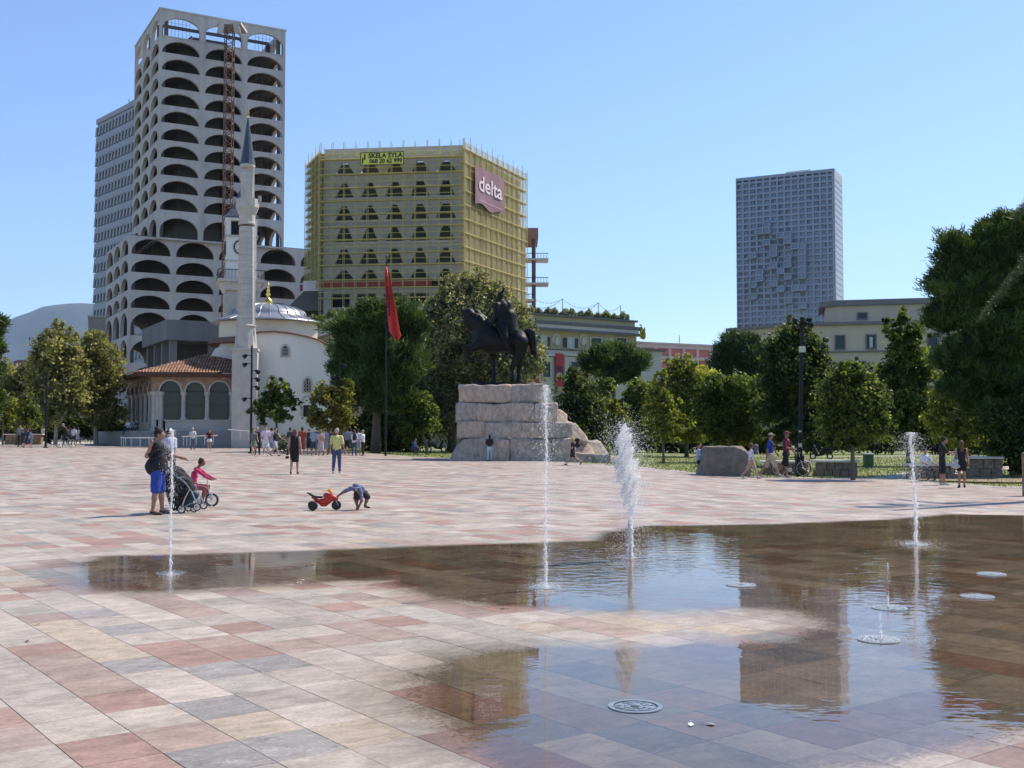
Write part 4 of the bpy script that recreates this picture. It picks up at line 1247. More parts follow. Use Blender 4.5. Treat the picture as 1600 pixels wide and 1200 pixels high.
# eaves boards and hipped tile roof
ze = mz(583.5); zrg = mz(547)
mb = MB(); mb.prism([(-1.35, -1.15), (PW4 + .75, -1.15), (PW4 + .75, PD), (-1.35 + WL[0] * 14, -1.15 + WL[1] * 14)], (0, 0, ze - .32), E1, E2, (0, 0, .27)); mb.build('eaves', mat('brown_eaves', (.10, .042, .028), .8, .2, 3), mosque)
mb = MB(); mb.prism([(-.5, -.3), (PW4 + .2, -.3), (PW4 + .2, PD), (-.5 + WL[0] * 13, -.3 + WL[1] * 13)], (0, 0, zbeam), E1, E2, (0, 0, ze - .33 - zbeam)); mb.build('cornice', M_FRESCO, mosque)
def tile_roof(parent, quads, stp=.26, rowl=.42, name='roof'):
    """pan-and-cover roof: a bed plus rows of half-round tiles following each slope"""
    mb = MB()
    for q in quads: mb.add(q, [tuple(range(len(q)))])
    bed = mb.build(name, mat('roof_bed', (.16, .075, .045), .9, .2, 3), parent)
    Q = []; T = []
    for q in quads:
        a, b = V3(q[0]), V3(q[1]); top = [V3(p) for p in q[2:]]
        ex = (b - a); Lx = np.linalg.norm(ex); ex /= Lx
        nrm = np.cross(b - a, V3(q[-1]) - a); nrm /= np.linalg.norm(nrm)
        if nrm[2] < 0: nrm = -nrm
        up = np.cross(nrm, ex); up = up if up[2] > 0 else -up
        P2 = [(float((V3(p) - a) @ ex), float((V3(p) - a) @ up)) for p in q]
        mxu = max(p[1] for p in P2)
        poly = np.array(P2)
        x = stp / 2
        while x < Lx:
            u = 0.0
            while u < mxu:
                if poly_sd(np.array([[x, u + rowl * .5]]), poly)[0] > -.02:
                    c0 = a + ex * x + up * u + nrm * .05; c1 = a + ex * x + up * (u + rowl * 1.02) + nrm * .02
                    r0, r1 = stp * .36, stp * .30
                    col = np.array([.34, .19, .115]) * RNG.uniform(.55, 1.35) * np.array([1, RNG.uniform(.9, 1.15), RNG.uniform(.85, 1.2)])
                    pr = [(-1, 0), (-.6, .8), (.6, .8), (1, 0)]
                    for s_ in range(3):
                        A_ = [c0 + ex * pr[s_][0] * r0 + nrm * pr[s_][1] * r0 * .8, c0 + ex * pr[s_ + 1][0] * r0 + nrm * pr[s_ + 1][1] * r0 * .8,
                              c1 + ex * pr[s_ + 1][0] * r1 + nrm * pr[s_ + 1][1] * r1 * .8, c1 + ex * pr[s_][0] * r1 + nrm * pr[s_][1] * r1 * .8]
                        Q.append(A_); T.append(col)
                    Q.append([c0 + ex * pr[i][0] * r0 + nrm * pr[i][1] * r0 * .8 for i in (3, 2, 1, 0)]); T.append(col * .6)
                u += rowl
            x += stp
    ob('roof_tiles', quads_mesh('roof_tiles', np.array(Q), M_TERRA, np.array(T)), bed, 'stuff')
    return bed
xr = 3.9 + 1.4
e0, e1 = -1.45, PW4 + .8
rid_y = 4.2
xr0 = ml(at(328, 547, 104))[0]
tile_roof(mosque, [
    [(e0, -1.25, ze), (e1, -1.25, ze), (xr0, rid_y, zrg)],
    [(e0 + WL[0] * 14, -1.25 + WL[1] * 14, ze), (e0, -1.25, ze), (xr0, rid_y, zrg), (xr0 - 2.5, PD - 1, zrg)],
    [(e1, -1.25, ze), (e1, rid_y, ze), (e1, rid_y + 2, zrg - .2), (xr0, rid_y, zrg)],
])
# main prayer hall: walls whose tops rise in a low curve
HX0, HX1 = PW4 + .35, ml(at(521, 600, 102))[0]
HD = HX1 - HX0
pts = [(0, -0.5), (HD, -.5), (HD, mz(546) - .0)]
for px, py in ((512, 541), (497, 533), (480, 528), (455, 523), (430, 520.5), (405, 522), (392, 526), (375, 533)):
    x = ml(at(px, py, 102.5))[0] - HX0
    pts.append((max(x, 0), mz(py, 102)))
pts.append((0, mz(548)))
mb = MB(); mb.prism([(p[0], p[1]) for p in pts], (HX0, .05, 0), E1, E3, (0, .7, 0)); mb.build('wall', M_WHITE, mosque)
ypts = [(p[0] * 1.0, p[1]) for p in pts]
for xx in (HX0 + .7, HX1):
    mb = MB(); mb.box(xx - .7, xx, .78, HD + .7, -.5, mz(548)); mb.build('wall', M_WHITE, mosque)
mb = MB(); mb.prism(pts, (HX0, HD + .8, 0), E1, E3, (0, .6, 0)); mb.build('wall', M_WHITE, mosque)
# wall that continues left above the portico roof
zl_ = mz(536)
mb = MB(); mb.prism([(xr0 - .6, zrg - 1.5), (HX0 + .0, zrg - 1.5), (HX0 + .0, mz(527, 104)), (HX0 - 1.6, mz(530, 104)), (xr0 + .5, mz(545, 104))], (0, 3.2, 0), E1, E3, (0, .5, 0)); mb.build('gable_wall', M_WHITE, mosque)
# coping tiles along the curve and low roof behind
mb = MB()
cp = [(HX0 + x, z) for x, z in pts[2:]]
for (xa, za), (xb, zb) in zip(cp, cp[1:]):
    mb.pbox((xa, -.22, za + .02), (xb - xa, 0, zb - za), (0, 1.25, .12), (0, 0, .16))
mb.build('coping', mat('coping_tile', (.20, .10, .065), .85, .3, 4), mosque)
DC = ((HX0 + HX1) / 2 + .2, 6.2)
DCx = ml(at(419, 520, 108))[0]; DC = (DCx, 6.4)
mb = MB(); mb.lathe([(5.9, mz(536, 104)), (5.2, mz(529, 106))], 8, (DC[0], DC[1] , 0), a0=R(22.5)); mb.build('low_roof', MATS['coping_tile'], mosque)
zdb, zde = mz(530, 104), mz(500, 104)
DR = (ml(at(495, 515, 106))[0] - ml(at(342, 515, 106))[0]) / 2 / math.cos(R(22.5)) * .98
mb = MB(); mb.lathe([(DR, zdb - .8), (DR, zde)], 8, (DC[0], DC[1], 0), a0=R(22.5 + 9)); mb.build('drum', mat('cream_wall', (.74, .66, .52), .85, .06, .6), mosque)
zdt = mz(471.5, 106)
prof = [(DR * 1.10, zde - .03), (DR * 1.10, zde + .07), (DR * .93, zde + .32), (DR * .80, zde + .62)]
rb = DR * .74
hd = zdt - zde - .75
for k in range(0, 11):
    t = math.pi / 2 * k / 10.5
    prof.append((rb * math.cos(t) + .02, zde + .75 + hd * math.sin(t)))
mb = MB(); mb.lathe(prof, 40, (DC[0], DC[1], 0)); dome = mb.build('dome', M_LEAD, mosque, smooth=True)
mb = MB()
for k in range(26):
    t = 2 * math.pi * k / 26
    mb.tube([(DC[0] + (r + .02) * math.cos(t), DC[1] + (r + .02) * math.sin(t), z + .02) for r, z in prof[1:-1]], .035, 4)
mb.build('dome_seam', M_LEAD, dome)
zf = zdt
mb = MB(); mb.lathe([(.42, zf - .25), (.5, zf), (.42, zf + .35), (.16, zf + .6), (.12, zf + .75), (.25, zf + .95), (.10, zf + 1.15), (.2, zf + 1.32), (.08, zf + 1.5), (.14, zf + 1.62), (.02, zf + 2.1)], 12, (DC[0], DC[1], 0))
mb.build('finial', M_GOLD, mosque, smooth=True)
# arched windows of the hall
def hall_window(px, py_top, py_bot, wpx, blind=False, door=False):
    p = at(px, (py_top + py_bot) / 2, 102)
    x = ml(p)[0]; z0 = mz(py_bot, 101.5); z1 = mz(py_top, 101.5); w = wpx * .0585
    yw = .05
    def plate(wf, zb, zt, y0, y1, nm, m, par):
        hw = w * wf / 2; zs_ = zb + (zt - zb) * .58
        poly = [(-hw, zb), (hw, zb)] + [(hw * math.cos(t) * (1 - .12 * math.sin(t)), zs_ + (zt - zs_) * math.sin(t)) for t in np.linspace(0, math.pi, 11)]
        mb = MB(); mb.prism(poly, (x, y0, 0), E1, E3, (0, y1 - y0, 0)); return mb.build(nm, m, par)
    f = plate(1.0, z0, z1, yw - .08, yw - .01, 'window', M_STONE_W, mosque)
    plate(.62, z0 + .14, z1 - .2, yw - .10, yw - .082, 'pane', M_WHITE if blind else M_DARK, f)
    if not blind:
        mb = MB(); zc = z0 + .2
        while zc < z1 - .3:
            for xx in (x - w * .15, x + w * .15): mb.ring((xx, yw - .115, zc), E1, E3, w * .075, w * .13, (0, .012, 0), 8)
            zc += w * .3
        mb.build('lattice', M_STONE_W, f)
hall_window(446, 537, 558, 15)
hall_window(480.5, 588, 614.5, 17)
hall_window(426, 586, 606, 18, True)
hall_window(480, 617, 650, 21, True)
p = at(480, 640, 102); x = ml(p)[0]
mb = MB(); mb.box(x - .35, x + .45, -.07, .04, mz(651, 101.5), mz(633, 101.5)); mb.build('window', M_DARK, mosque)
mb = MB(); mb.box(HX0 + .2, HX1, -.06, .04, terr_z - 1.2, mz(681)); mb.build('plinth', M_STONE_W, mosque)

# ---------------------------------------- minaret
mp_ = at(383.5, 600, 99.4); mnY = 99.4
minaret = thing('minaret', 'slender stone minaret with a balcony and blue-grey pointed cap in front of the mosque', 'minaret', (mp_.x, mnY, 0), MZ)
def nz(py): return EYE + (676 - py) / FPX * mnY / 1.0
def hz_(py): return at(383, py, mnY).z
mb = MB(); mb.box(-1.08, 1.08, -1.0, 1.0, -.4, hz_(549)); mb.build('base', M_STONE_W, minaret)
mb = MB(); mb.box(-1.16, 1.16, -1.08, 1.08, hz_(549), hz_(545)); mb.build('base_cornice', M_STONE_W, minaret)
k_ = mnY / FPX
def shaft(name, py0, py1, r0, r1, n=12):
    mb = MB(); mb.lathe([(r0, hz_(py0)), (r1, hz_(py1))], n, (0, 0, 0), a0=R(15)); return mb.build(name, M_STONE_W, minaret)
shaft('transition', 545, 510, 1.02, .83); mb = MB(); mb.lathe([(.9, hz_(511)), (.95, hz_(509.5)), (.88, hz_(508))], 12, a0=R(15)); mb.build('moulding', M_STONE_W, minaret)
# shaft built of courses of ashlar
ys_ = np.arange(508, 349, -9.0)
for a_, b_ in zip(ys_, ys_[1:]):
    ra = .80 - .10 * (508 - a_) / 160; rb_ = .80 - .10 * (508 - b_) / 160
    shaft('stone_course', a_ - .25, b_, ra, rb_ )
mb = MB(); mb.lathe([(.78, hz_(352)), (.80, hz_(350)), (.76, hz_(348))], 12, a0=R(15)); mb.build('moulding', M_STONE_W, minaret)
mb = MB(); mb.lathe([(.70, hz_(350)), (.72, hz_(337)), (.85, hz_(332)), (.99, hz_(326)), (1.02, hz_(325)), (1.02, hz_(312)), (.9, hz_(312)), (.9, hz_(322)), (.5, hz_(323))], 12, a0=R(15)); mb.build('balcony', M_STONE_W, minaret)
ys_ = np.arange(322, 262, -8.6)
for a_, b_ in zip(ys_, ys_[1:]): shaft('stone_course', a_ - .2, b_, .60, .595)
mb = MB(); mb.lathe([(.61, hz_(262.5)), (.68, hz_(261)), (.66, hz_(257))], 12, a0=R(15)); mb.build('moulding', M_STONE_W, minaret)
mb = MB(); mb.lathe([(.70, hz_(257.5)), (.60, hz_(250)), (.34, hz_(220)), (.06, hz_(184))], 12, a0=R(15)); mb.build('cap', M_SLATE, minaret)
mb = MB()
mb.lathe([(.06, hz_(185)), (.1, hz_(181)), (.06, hz_(179)), (.13, hz_(176.5)), (.05, hz_(174)), (.09, hz_(172)), (.02, hz_(169)), (.02, hz_(166))], 8); mb.build('finial', M_GOLD, minaret)
mb = MB(); mb.box(.95, 1.2, -.2, .2, hz_(314), hz_(306)); mb.box(-1.2, -1.0, -.1, .2, hz_(314), hz_(308)); mb.build('loudspeaker', MATS['pale_panel'], minaret)
mb = MB(); mb.bar((.80, -.45, hz_(545)), (.74, -.4, hz_(350)), .05); mb.bar((.60, -.35, hz_(322)), (.57, -.3, hz_(262)), .05); mb.build('downpipe', M_WHITE, minaret)

# ---------------------------------------- clock tower
CY = 124.0
cp_ = at(375, 500, CY); RC = R(17)
clock = thing('clock_tower', 'old clock tower with white clock chamber and dark pointed roof behind the minaret', 'clock tower', (cp_.x, CY, 0), RC)
def cz(py): return at(375, py, CY).z
s3 = 1.76
mb = MB(); mb.box(-s3, s3, -s3, s3, -.4, cz(452)); mb.build('shaft', mat('grey_ashlar', (.42, .385, .345), .9, .15, 1.1, .1), clock)
mb = MB(); mb.prism([(-s3, 0), (s3, 0), (s3 + .55, .9), (-s3 - .55, .9)], (0, -s3 - .4, cz(457)), E1, E3, (0, 2 * s3 + .8, 0)); mb.box(-s3 - .75, s3 + .75, -s3 - .75, s3 + .75, cz(457) + .9, cz(457) + 1.2); mb.build('balcony', M_STONE_W, clock)
zb0 = cz(457) + 1.2; q_ = s3 + .68
mb = MB()
for a_ in np.linspace(-q_, q_, 15):
    for y in (-q_, q_): mb.box(a_ - .03, a_ + .03, y - .03, y + .03, zb0, zb0 + .95); mb.box(y - .03, y + .03, a_ - .03, a_ + .03, zb0, zb0 + .95)
mb.box(-q_ - .08, q_ + .08, -q_ - .08, -q_ + .06, zb0 + .95, zb0 + 1.05); mb.box(-q_ - .08, q_ + .08, q_ - .06, q_ + .08, zb0 + .95, zb0 + 1.05)
mb.box(-q_ - .08, -q_ + .06, -q_ + .07, q_ - .07, zb0 + .95, zb0 + 1.05); mb.box(q_ - .06, q_ + .08, -q_ + .07, q_ - .07, zb0 + .95, zb0 + 1.05)
mb.build('railing', M_CONC_DK, clock)
s4 = 1.66
mb = MB(); mb.box(-s4, s4, -s4, s4, cz(452) + .0, cz(412)); mb.build('lower_chamber', M_WHITE, clock)
mb = MB(); mb.box(-s4 - .12, s4 + .12, -s4 - .12, s4 + .12, cz(412), cz(410)); mb.build('cornice', M_STONE_W, clock)
mb = MB(); mb.box(-s4 + .04, s4 - .04, -s4 + .04, s4 - .04, cz(410), cz(374)); mb.build('clock_chamber', M_WHITE, clock)
mb = MB(); mb.box(-s4 - .12, s4 + .12, -s4 - .12, s4 + .12, cz(374), cz(371.5)); mb.build('cornice', M_STONE_W, clock)
for ax in (0, 1):
    a_ = (1, 0, 0) if ax == 0 else (0, 1, 0); n_ = (0, -1, 0) if ax == 0 else (-1, 0, 0)
    c_ = V3(n_) * (s4 + .0) + V3((0, 0, cz(390)))
    mb = MB(); mb.ring(c_, a_, E3, 0, .72, V3(n_) * .03, 28); f = mb.build('clock_face', MATS['white_wall'], clock)
    mb = MB(); mb.ring(c_ + V3(n_) * .0, a_, E3, .72, .88, V3(n_) * .08, 28); mb.build('clock_rim', M_STEEL, f)
    mb = MB()
    for k in range(12):
        t = k * math.pi / 6; d_ = V3(a_) * math.sin(t) + V3(E3) * math.cos(t)
        mb.bar(c_ + d_ * .55 + V3(n_) * .05, c_ + d_ * .68 + V3(n_) * .05, .025, n=4)
    mb.bar(c_ + V3(n_) * .06, c_ + V3(n_) * .06 + V3(a_) * .15 + V3(E3) * .38, .04, n=4); mb.bar(c_ + V3(n_) * .07, c_ + V3(n_) * .07 - V3(a_) * .35 - V3(E3) * .42, .03, n=4)
    mb.build('clock_hands', M_BLK, f)
    for s_ in (-1, 1):
        c2 = V3(n_) * (s4 + .002) + V3(a_) * .0 + V3((0, 0, cz(430)))
    mb = MB(); mb.pbox(c2 - V3(a_) * .25, V3(a_) * .5, V3(n_) * .03, (0, 0, 1.3)); mb.build('window', M_DARK, clock)
for sx_ in (-1, 1):
    for sy_ in (-1, 1):
        mb = MB(); mb.box(sx_ * s4 - (.5 if sx_ > 0 else 0), sx_ * s4 + (.5 if sx_ < 0 else 0), sy_ * s4 - (.5 if sy_ > 0 else 0), sy_ * s4 + (.5 if sy_ < 0 else 0), cz(371.5), cz(349)); mb.build('belfry_pier', M_WHITE, clock)
mb = MB(); mb.box(-.15, .15, -s4, -s4 + .3, cz(371.5), cz(349)); mb.box(-s4, -s4 + .3, -.15, .15, cz(371.5), cz(349)); mb.build('belfry_pier', M_WHITE, clock)
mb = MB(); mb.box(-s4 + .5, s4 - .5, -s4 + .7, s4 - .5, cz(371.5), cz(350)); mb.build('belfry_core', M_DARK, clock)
mb = MB(); mb.box(-s4 - .1, s4 + .1, -s4 - .1, s4 + .1, cz(349), cz(345)); mb.build('belfry_beam', M_WHITE, clock)
mb = MB(); z0_ = cz(345); 
mb.lathe([(2.62, z0_), (2.66, z0_ + .1), (1.5, z0_ + 1.1), (.85, z0_ + 2.3), (.35, z0_ + 3.3), (.05, cz(303))], 4, a0=R(45)); mb.build('roof', M_SLATE, clock)
mb = MB(); mb.bar((0, 0, cz(304)), (0, 0, cz(293)), .05); mb.lathe([(.05, 0), (.14, .15), (.05, .3)], 8, (0, 0, cz(299))); mb.build('finial', M_STEEL, clock)

# ---------------------------------------- ministry (olive-yellow) with roof garden
M_OLIVE = mat('ochre_render', (0.40, 0.34, 0.20), 0.9, 0.08, 0.5, streak=True)
M_TRIM = mat('cream_trim', (0.50, 0.475, 0.40), 0.85, 0.08, 1)
M_DKTRIM = mat('dark_cornice', (0.14, 0.13, 0.125), 0.8, 0.15, 1)
M_SHUT = mat('blue_green_shutter', (0.022, 0.045, 0.055), 0.55, 0.2, 4)
YA = 136.0
ZM = at(824, 491, YA).z
MA = at(824, 491, YA); MBk = atz(992, 503.6, ZM)
rzm, _ = frame_of(MA, MBk)
O_ = MA
mn = thing('ochre_ministry', 'ochre ministry building with dark shutters, oval niches and a planted roof right of the statue', 'building', (MA.x, MA.y, 0), rzm)
mloc = lambda p: to_local(p, MA, rzm)
def mfx(px, py=530):
    """distance along the facade seen at px"""
    lo, hi = -60.0, 40.0
    c, s_ = math.cos(rzm), math.sin(rzm); r = ray(px, py)
    for _ in range(50):
        m = (lo + hi) / 2; wx, wy = MA.x + m * c, MA.y + m * s_
        if wx / wy < r[0] / r[1]: lo = m
        else: hi = m
    return lo
def mfz(px, py):
    x = mfx(px, py); wy = MA.y + x * math.sin(rzm)
    return at(px, py, wy).z
XR = mfx(992, 503)
XL = -9.0
DM = 18
mb = MB(); mb.box(XL, XR, 0, DM, 0, ZM - .02); mb.build('wall', M_OLIVE, mn)
mb = MB(); mb.box(XL - .3, XR + .3, -.3, DM, ZM - .02, ZM + .22); mb.build('coping', M_DKTRIM, mn)
zc = mfz(900, 507.5)
mb = MB(); mb.box(XL - .5, XR + .5, -.5, DM, zc - .18, zc + .22); mb.build('cornice', M_DKTRIM, mn)
mb = MB(); mb.box(XL - .35, XR + .35, -.35, DM, zc - 1.0, zc - .19); mb.build('cornice_band', M_TRIM, mn)
mb = MB(); mb.box(XL - .8, XR + .8, -.75, DM, mfz(900, 517) - .2, mfz(900, 517) + .1); mb.build('cornice', M_DKTRIM, mn)
zlc = mfz(900, 549)
mb = MB(); mb.box(XL, XR + .1, -.3, -.01, zlc - .6, zlc); mb.build('string_course', M_TRIM, mn)
mb = MB(); mb.box(XL, XR + .2, -.45, -.01, zlc + .01, zlc + .14); mb.build('string_course', M_DKTRIM, mn)
def wnd(parent, x0, x1, z0, z1, shutters=None, frame=None, m=None, y=0, pane=True):
    mb = MB(); mb.box(x0, x1, y - .06, y - .005, z0, z1); w_ = mb.build('window', m or M_SHUT, parent)
    if frame:
        t = .16
        mb = MB(); mb.box(x0 - t, x0, y - .14, y - .005, z0 - t, z1 + t); mb.box(x1, x1 + t, y - .14, y - .005, z0 - t, z1 + t)
        mb.box(x0, x1, y - .14, y - .005, z1, z1 + t); mb.box(x0 - .05, x1 + .05, y - .24, y - .005, z0 - t, z0); mb.build('frame', frame, w_)
    if shutters:
        for s_ in (-1, 1):
            xa = x0 - (x1 - x0) * .95 if s_ < 0 else x1 + .02; xb = xa + (x1 - x0) * .92
            mb = MB(); mb.box(xa, xb, y - .10, y - .02, z0, z1)
            for zz_ in np.arange(z0 + .1, z1 - .08, .16): mb.box(xa + .08, xb - .08, y - .13, y - .10, zz_, zz_ + .07)
            mb.build('shutter', M_SHUT, w_)
    return w_
M_CURT = mat('curtained_glass', (.42, .42, .40), .4, .15, 2)
for px0, px1, sh_ in ((845.5, 852.5, 1), (887, 895, 1)):
    wnd(mn, mfx(px0), mfx(px1), mfz(850, 541), mfz(850, 526), True, M_TRIM, M_CURT)
for px0, px1 in ((923, 939), (963, 978)):
    wnd(mn, mfx(px0), mfx(px1), mfz(px0, 542), mfz(px0, 528), False, M_TRIM)
for px in (869, 911, 952, 806):
    x = mfx(px); z0 = mfz(px, 539); z1 = mfz(px, 522)
    mb = MB(); poly = []
    for k in range(17):
        t = 2 * math.pi * k / 17
        poly.append((.62 * math.sin(t), (z1 - z0) / 2 * (-math.cos(t)) * (1.0 if math.cos(t) > 0 else 1.12)))
    mb.prism(poly, (x, -.01, (z0 + z1) / 2), E1, E3, (0, -.10, 0)); n_ = mb.build('niche', M_TRIM, mn)
    mb = MB(); mb.prism([(a_ * .72, b_ * .78) for a_, b_ in poly], (x, -.12, (z0 + z1) / 2 - .05), E1, E3, (0, -.04, 0)); mb.build('niche_recess', M_OLIVE, n_)
    mb = MB(); mb.prism([(-.3, -.7), (.3, -.7), (.22, .1), (0, .45), (-.22, .1)], (x, -.17, (z0 + z1) / 2), E1, E3, (0, -.06, 0)); mb.build('relief', M_STONE_W, n_)
for pa, pb in ((842, 860), (886, 903), (930, 946), (965, 980)):
    x0, x1 = mfx(pa), mfx(pb)
    mb = MB(); mb.box(x0 - .5, x1 + .5, -.16, -.01, 4, mfz(pa, 557)); mb.build('bay_surround', M_TRIM, mn)
    mb = MB(); mb.box(x0 - .6, x1 + .6, -.5, -.01, mfz(pa, 556), mfz(pa, 553)); mb.build('bay_hood', M_TRIM, mn)
    wnd(mn, x0 + (x1 - x0) * .25, x1 - (x1 - x0) * .12, mfz(pa, 589), mfz(pa, 565), False, M_TRIM, y=-.16)
# banners with ring emblem
M_RED = mat('red_banner_cloth', (.42, .03, .045), .7, .15, 1)
for n_, (pa, pb, y0, y1) in enumerate(((864, 876, 552, 604), (905.5, 914, 552, 600), (829, 838, 556, 600))):
    x0, x1 = mfx(pa), mfx(pb); z0, z1 = mfz(pa, y1), mfz(pa, y0)
    c, s_ = math.cos(rzm), math.sin(rzm)
    wl = Vector((MA.x + x0 * c, MA.y + x0 * s_, 0)) + Vector((s_, -c, 0)) * .55
    lab = ['red vertical banner with a white ring emblem on the ochre facade', 'red banner beside the stone pine on the ochre facade, right of the ring banner', 'red banner half hidden by the tree left of the ring banner'][n_]
    b3 = thing('red_banner', lab, 'banner', (wl.x, wl.y, 0), rzm, 'red banners on the ochre facade')
    mb = MB(); mb.box(0, x1 - x0, 0, .04, z0, z1); mb.build('cloth', M_RED, b3)
    mb = MB(); mb.box(.05, x1 - x0 - .05, -.012, -.002, z0 + (z1 - z0) * .38, z0 + (z1 - z0) * .62); mb.build('dark_print', mat('dark_red_print', (.12, .02, .04), .7, .3, 2), b3)
    if n_ == 0:
        zc_ = mfz(870, 588)
        mb = MB()
        for r0, r1 in ((.10, .18), (.26, .33), (.40, .46)): mb.ring(((x1 - x0) / 2, -.015, zc_), E1, E3, r0, r1, (0, .01, 0), 20)
        mb.build('ring_emblem', M_PINKW, b3)
# stepped right end and low wing
x1 = XR
mb = MB(); mb.box(x1 + .0, x1 + 1.6, 1.5, DM, 0, mfz(998, 515)); mb.build('wall', M_OLIVE, mn)
mb = MB(); mb.box(x1, x1 + 2.2, 1.1, DM, mfz(998, 515), mfz(998, 515) + .2); mb.build('coping', M_DKTRIM, mn)
mb = MB(); mb.box(x1 - 1.0, x1 + 3.6, -1.2, DM, 0, mfz(1005, 549)); mb.build('wing_wall', M_TRIM, mn)
mb = MB(); mb.box(x1 - 1.2, x1 + 4.0, -1.6, DM, mfz(1005, 549), mfz(1005, 546)); mb.build('cornice', M_DKTRIM, mn)
# posts and light strings over the roof
zr_ = ZM + .22
pts = []
for px, py in ((845, 470), (885, 466), (941, 472), (976, 476)):
    x = mfx(px, py); z = at(px, py, MA.y + x * math.sin(rzm)).z; pts.append((x, .8, z))
for p in pts[1:]:
    mb = MB(); mb.bar((p[0], p[1], zr_), p, .045, n=5); mb.build('string_post', M_STEEL, mn)
mb = MB(); bl = MB()
allp = [(mfx(826, 475), .8, ZM + 2.8)] + pts[1:]
for (a_, b_) in list(zip(allp, allp[1:])) + [(tuple(np.array(allp[0]) - (0, 0, 1.3)), allp[1]), (tuple(np.array(allp[1]) - (0, 0, 1.6)), allp[2])]:
    q = [tuple(np.array(a_) * (1 - t) + np.array(b_) * t - np.array((0, 0, .9 * 4 * t * (1 - t)))) for t in np.linspace(0, 1, 11)]
    mb.tube(q, .022, 3)
    for w_ in q[1:-1]: bl.lathe([(.03, -.12), (.07, -.05), (.02, 0)], 5, w_)
wire = mb.build('light_string', M_STEEL, mn); bl.build('bulb', M_WHITE, wire)

# left wing of the ministry seen past the mosque
MA2 = at(475, 515, 160); MB2 = atz(532, 494, MA2.z)
rzw, lw = frame_of(MA2, MB2)
wg = thing('ochre_wing', 'ochre wing with stepped cornice and roof plants between the mosque and the dark pine', 'building', (MA2.x, MA2.y, 0), rzw)
mb = MB(); mb.box(0, lw + 14, 0, 14, 0, MA2.z - .3); mb.build('wall', M_OLIVE, wg)
mb = MB(); mb.box(-.3, lw + 14, -.4, 14, MA2.z - .3, MA2.z); mb.build('coping', M_TRIM, wg)
mb = MB(); mb.box(-.5, lw + 14, -.8, -.01, MA2.z - 2.0, MA2.z - 1.4); mb.build('cornice', M_TRIM, wg)

# ---------------------------------------- pink building
A = at(1008, 534, 200); B_ = atz(1136, 540, A.z)
rzp, lp = frame_of(A, B_)
M_PINK = mat('salmon_render', (.56, .19, .16), .9, .08, .6); M_PTRIM = mat('pale_pink_trim', (.60, .47, .42), .9, .06, .6)
pk = thing('pink_building', 'salmon pink building with pale pilasters between the ochre ministry and the beige palace', 'building', (A.x, A.y, 0), rzp)
mb = MB(); mb.box(-8, lp + 10, .3, 14, 0, A.z - .4); mb.build('wall', M_PINK, pk)
dz = 200 / FPX
mb = MB(); mb.box(-8, lp + 10, 0, .29, A.z - 1.0, A.z - .3); mb.box(-8, lp + 10, -.2, 14, A.z - .3, A.z)
mb.box(-8, lp + 10, 0, .29, A.z - 3.0, A.z - 2.4); mb.box(-8, lp + 10, 0, .29, A.z - 6.9, A.z - 5.6); mb.build('cornice', M_PTRIM, pk)
for k in range(9):
    x = -4.2 + k * 3.15
    mb = MB(); mb.box(x, x + .55, .05, .29, A.z - 2.39, A.z - 1.01); mb.box(x, x + .55, .05, .29, A.z - 5.59, A.z - 3.01); mb.box(x, x + .55, .05, .29, 0, A.z - 6.91); mb.build('pilaster', M_PTRIM, pk)
    if k % 1 == 0:
        mb = MB(); mb.box(x + .72, x + .84, .2, .29, A.z - 4.7, A.z - 3.1); mb.box(x - .3, x - .18, .2, .29, A.z - 4.7, A.z - 3.1); mb.build('window', M_DARK, pk)
mb = MB(); q = to_local(at(1087, 527, 203), A, rzp); mb.bar((q[0], 3, A.z), (q[0], 3, A.z + 1.8), .06); mb.build('antenna', M_STEEL, pk)

# ---------------------------------------- beige palace at the right
YP = 150.0
A = at(1240, 506.5, YP); ZP = A.z; B_ = atz(1560, 499, ZP); Cc = atz(1142, 514.5, ZP)
rzb, lb = frame_of(A, B_)
M_BEIGE = mat('beige_plaster', (.50, .42, .32), .9, .06, .4, streak=True); M_GTRIM = mat('grey_cornice', (.17, .165, .17), .8, .1, .8)
pal = thing('beige_palace', 'beige palace with dark cornices and shuttered windows behind the trees at right', 'building', (A.x, A.y, 0), rzb)
cl = to_local(Cc, A, rzb)
mb = MB()
mb.prism([(0, 0), (lb + 20, 0), (lb + 20, 16), (cl[0] + 6, cl[1] + 12), cl], (0, 0, 0), E1, E2, (0, 0, ZP - .3)); mb.build('wall', M_BEIGE, pal)
mb = MB()
mb.prism([(0, -.5), (lb + 20, -.5), (lb + 20, 16), (cl[0] + 6, cl[1] + 12), (cl[0] - .7, cl[1] - .3)], (0, 0, ZP - .3), E1, E2, (0, 0, .42)); mb.build('cornice', M_GTRIM, pal)
xw = lambda px: to_local(at(px, 537, YP + 1), A, rzb)[0]
zq = lambda py: at(1340, py, YP + 1.0).z
mb = MB(); mb.box(0, lb + 20, -.35, -.01, zq(553), zq(551)); mb.build('string_course', M_GTRIM, pal)
for px in (1311.5, 1358.5, 1220, 1265, 1404, 1450):
    x0 = xw(px) - .55; x1 = xw(px) + .55
    wnd(pal, x0, x1, zq(547), zq(527.5), False, M_GTRIM)
w_ = wnd(pal, xw(1358.5) - .2, xw(1358.5) + .2, zq(546), zq(530), False, None, M_CURT, y=-.08)
for r_ in range(2):
    for px in range(1200, 1480, 47):
        wnd(pal, xw(px) - .55, xw(px) + .55, zq(590 + r_ * 40), zq(568 + r_ * 40), False, M_GTRIM)
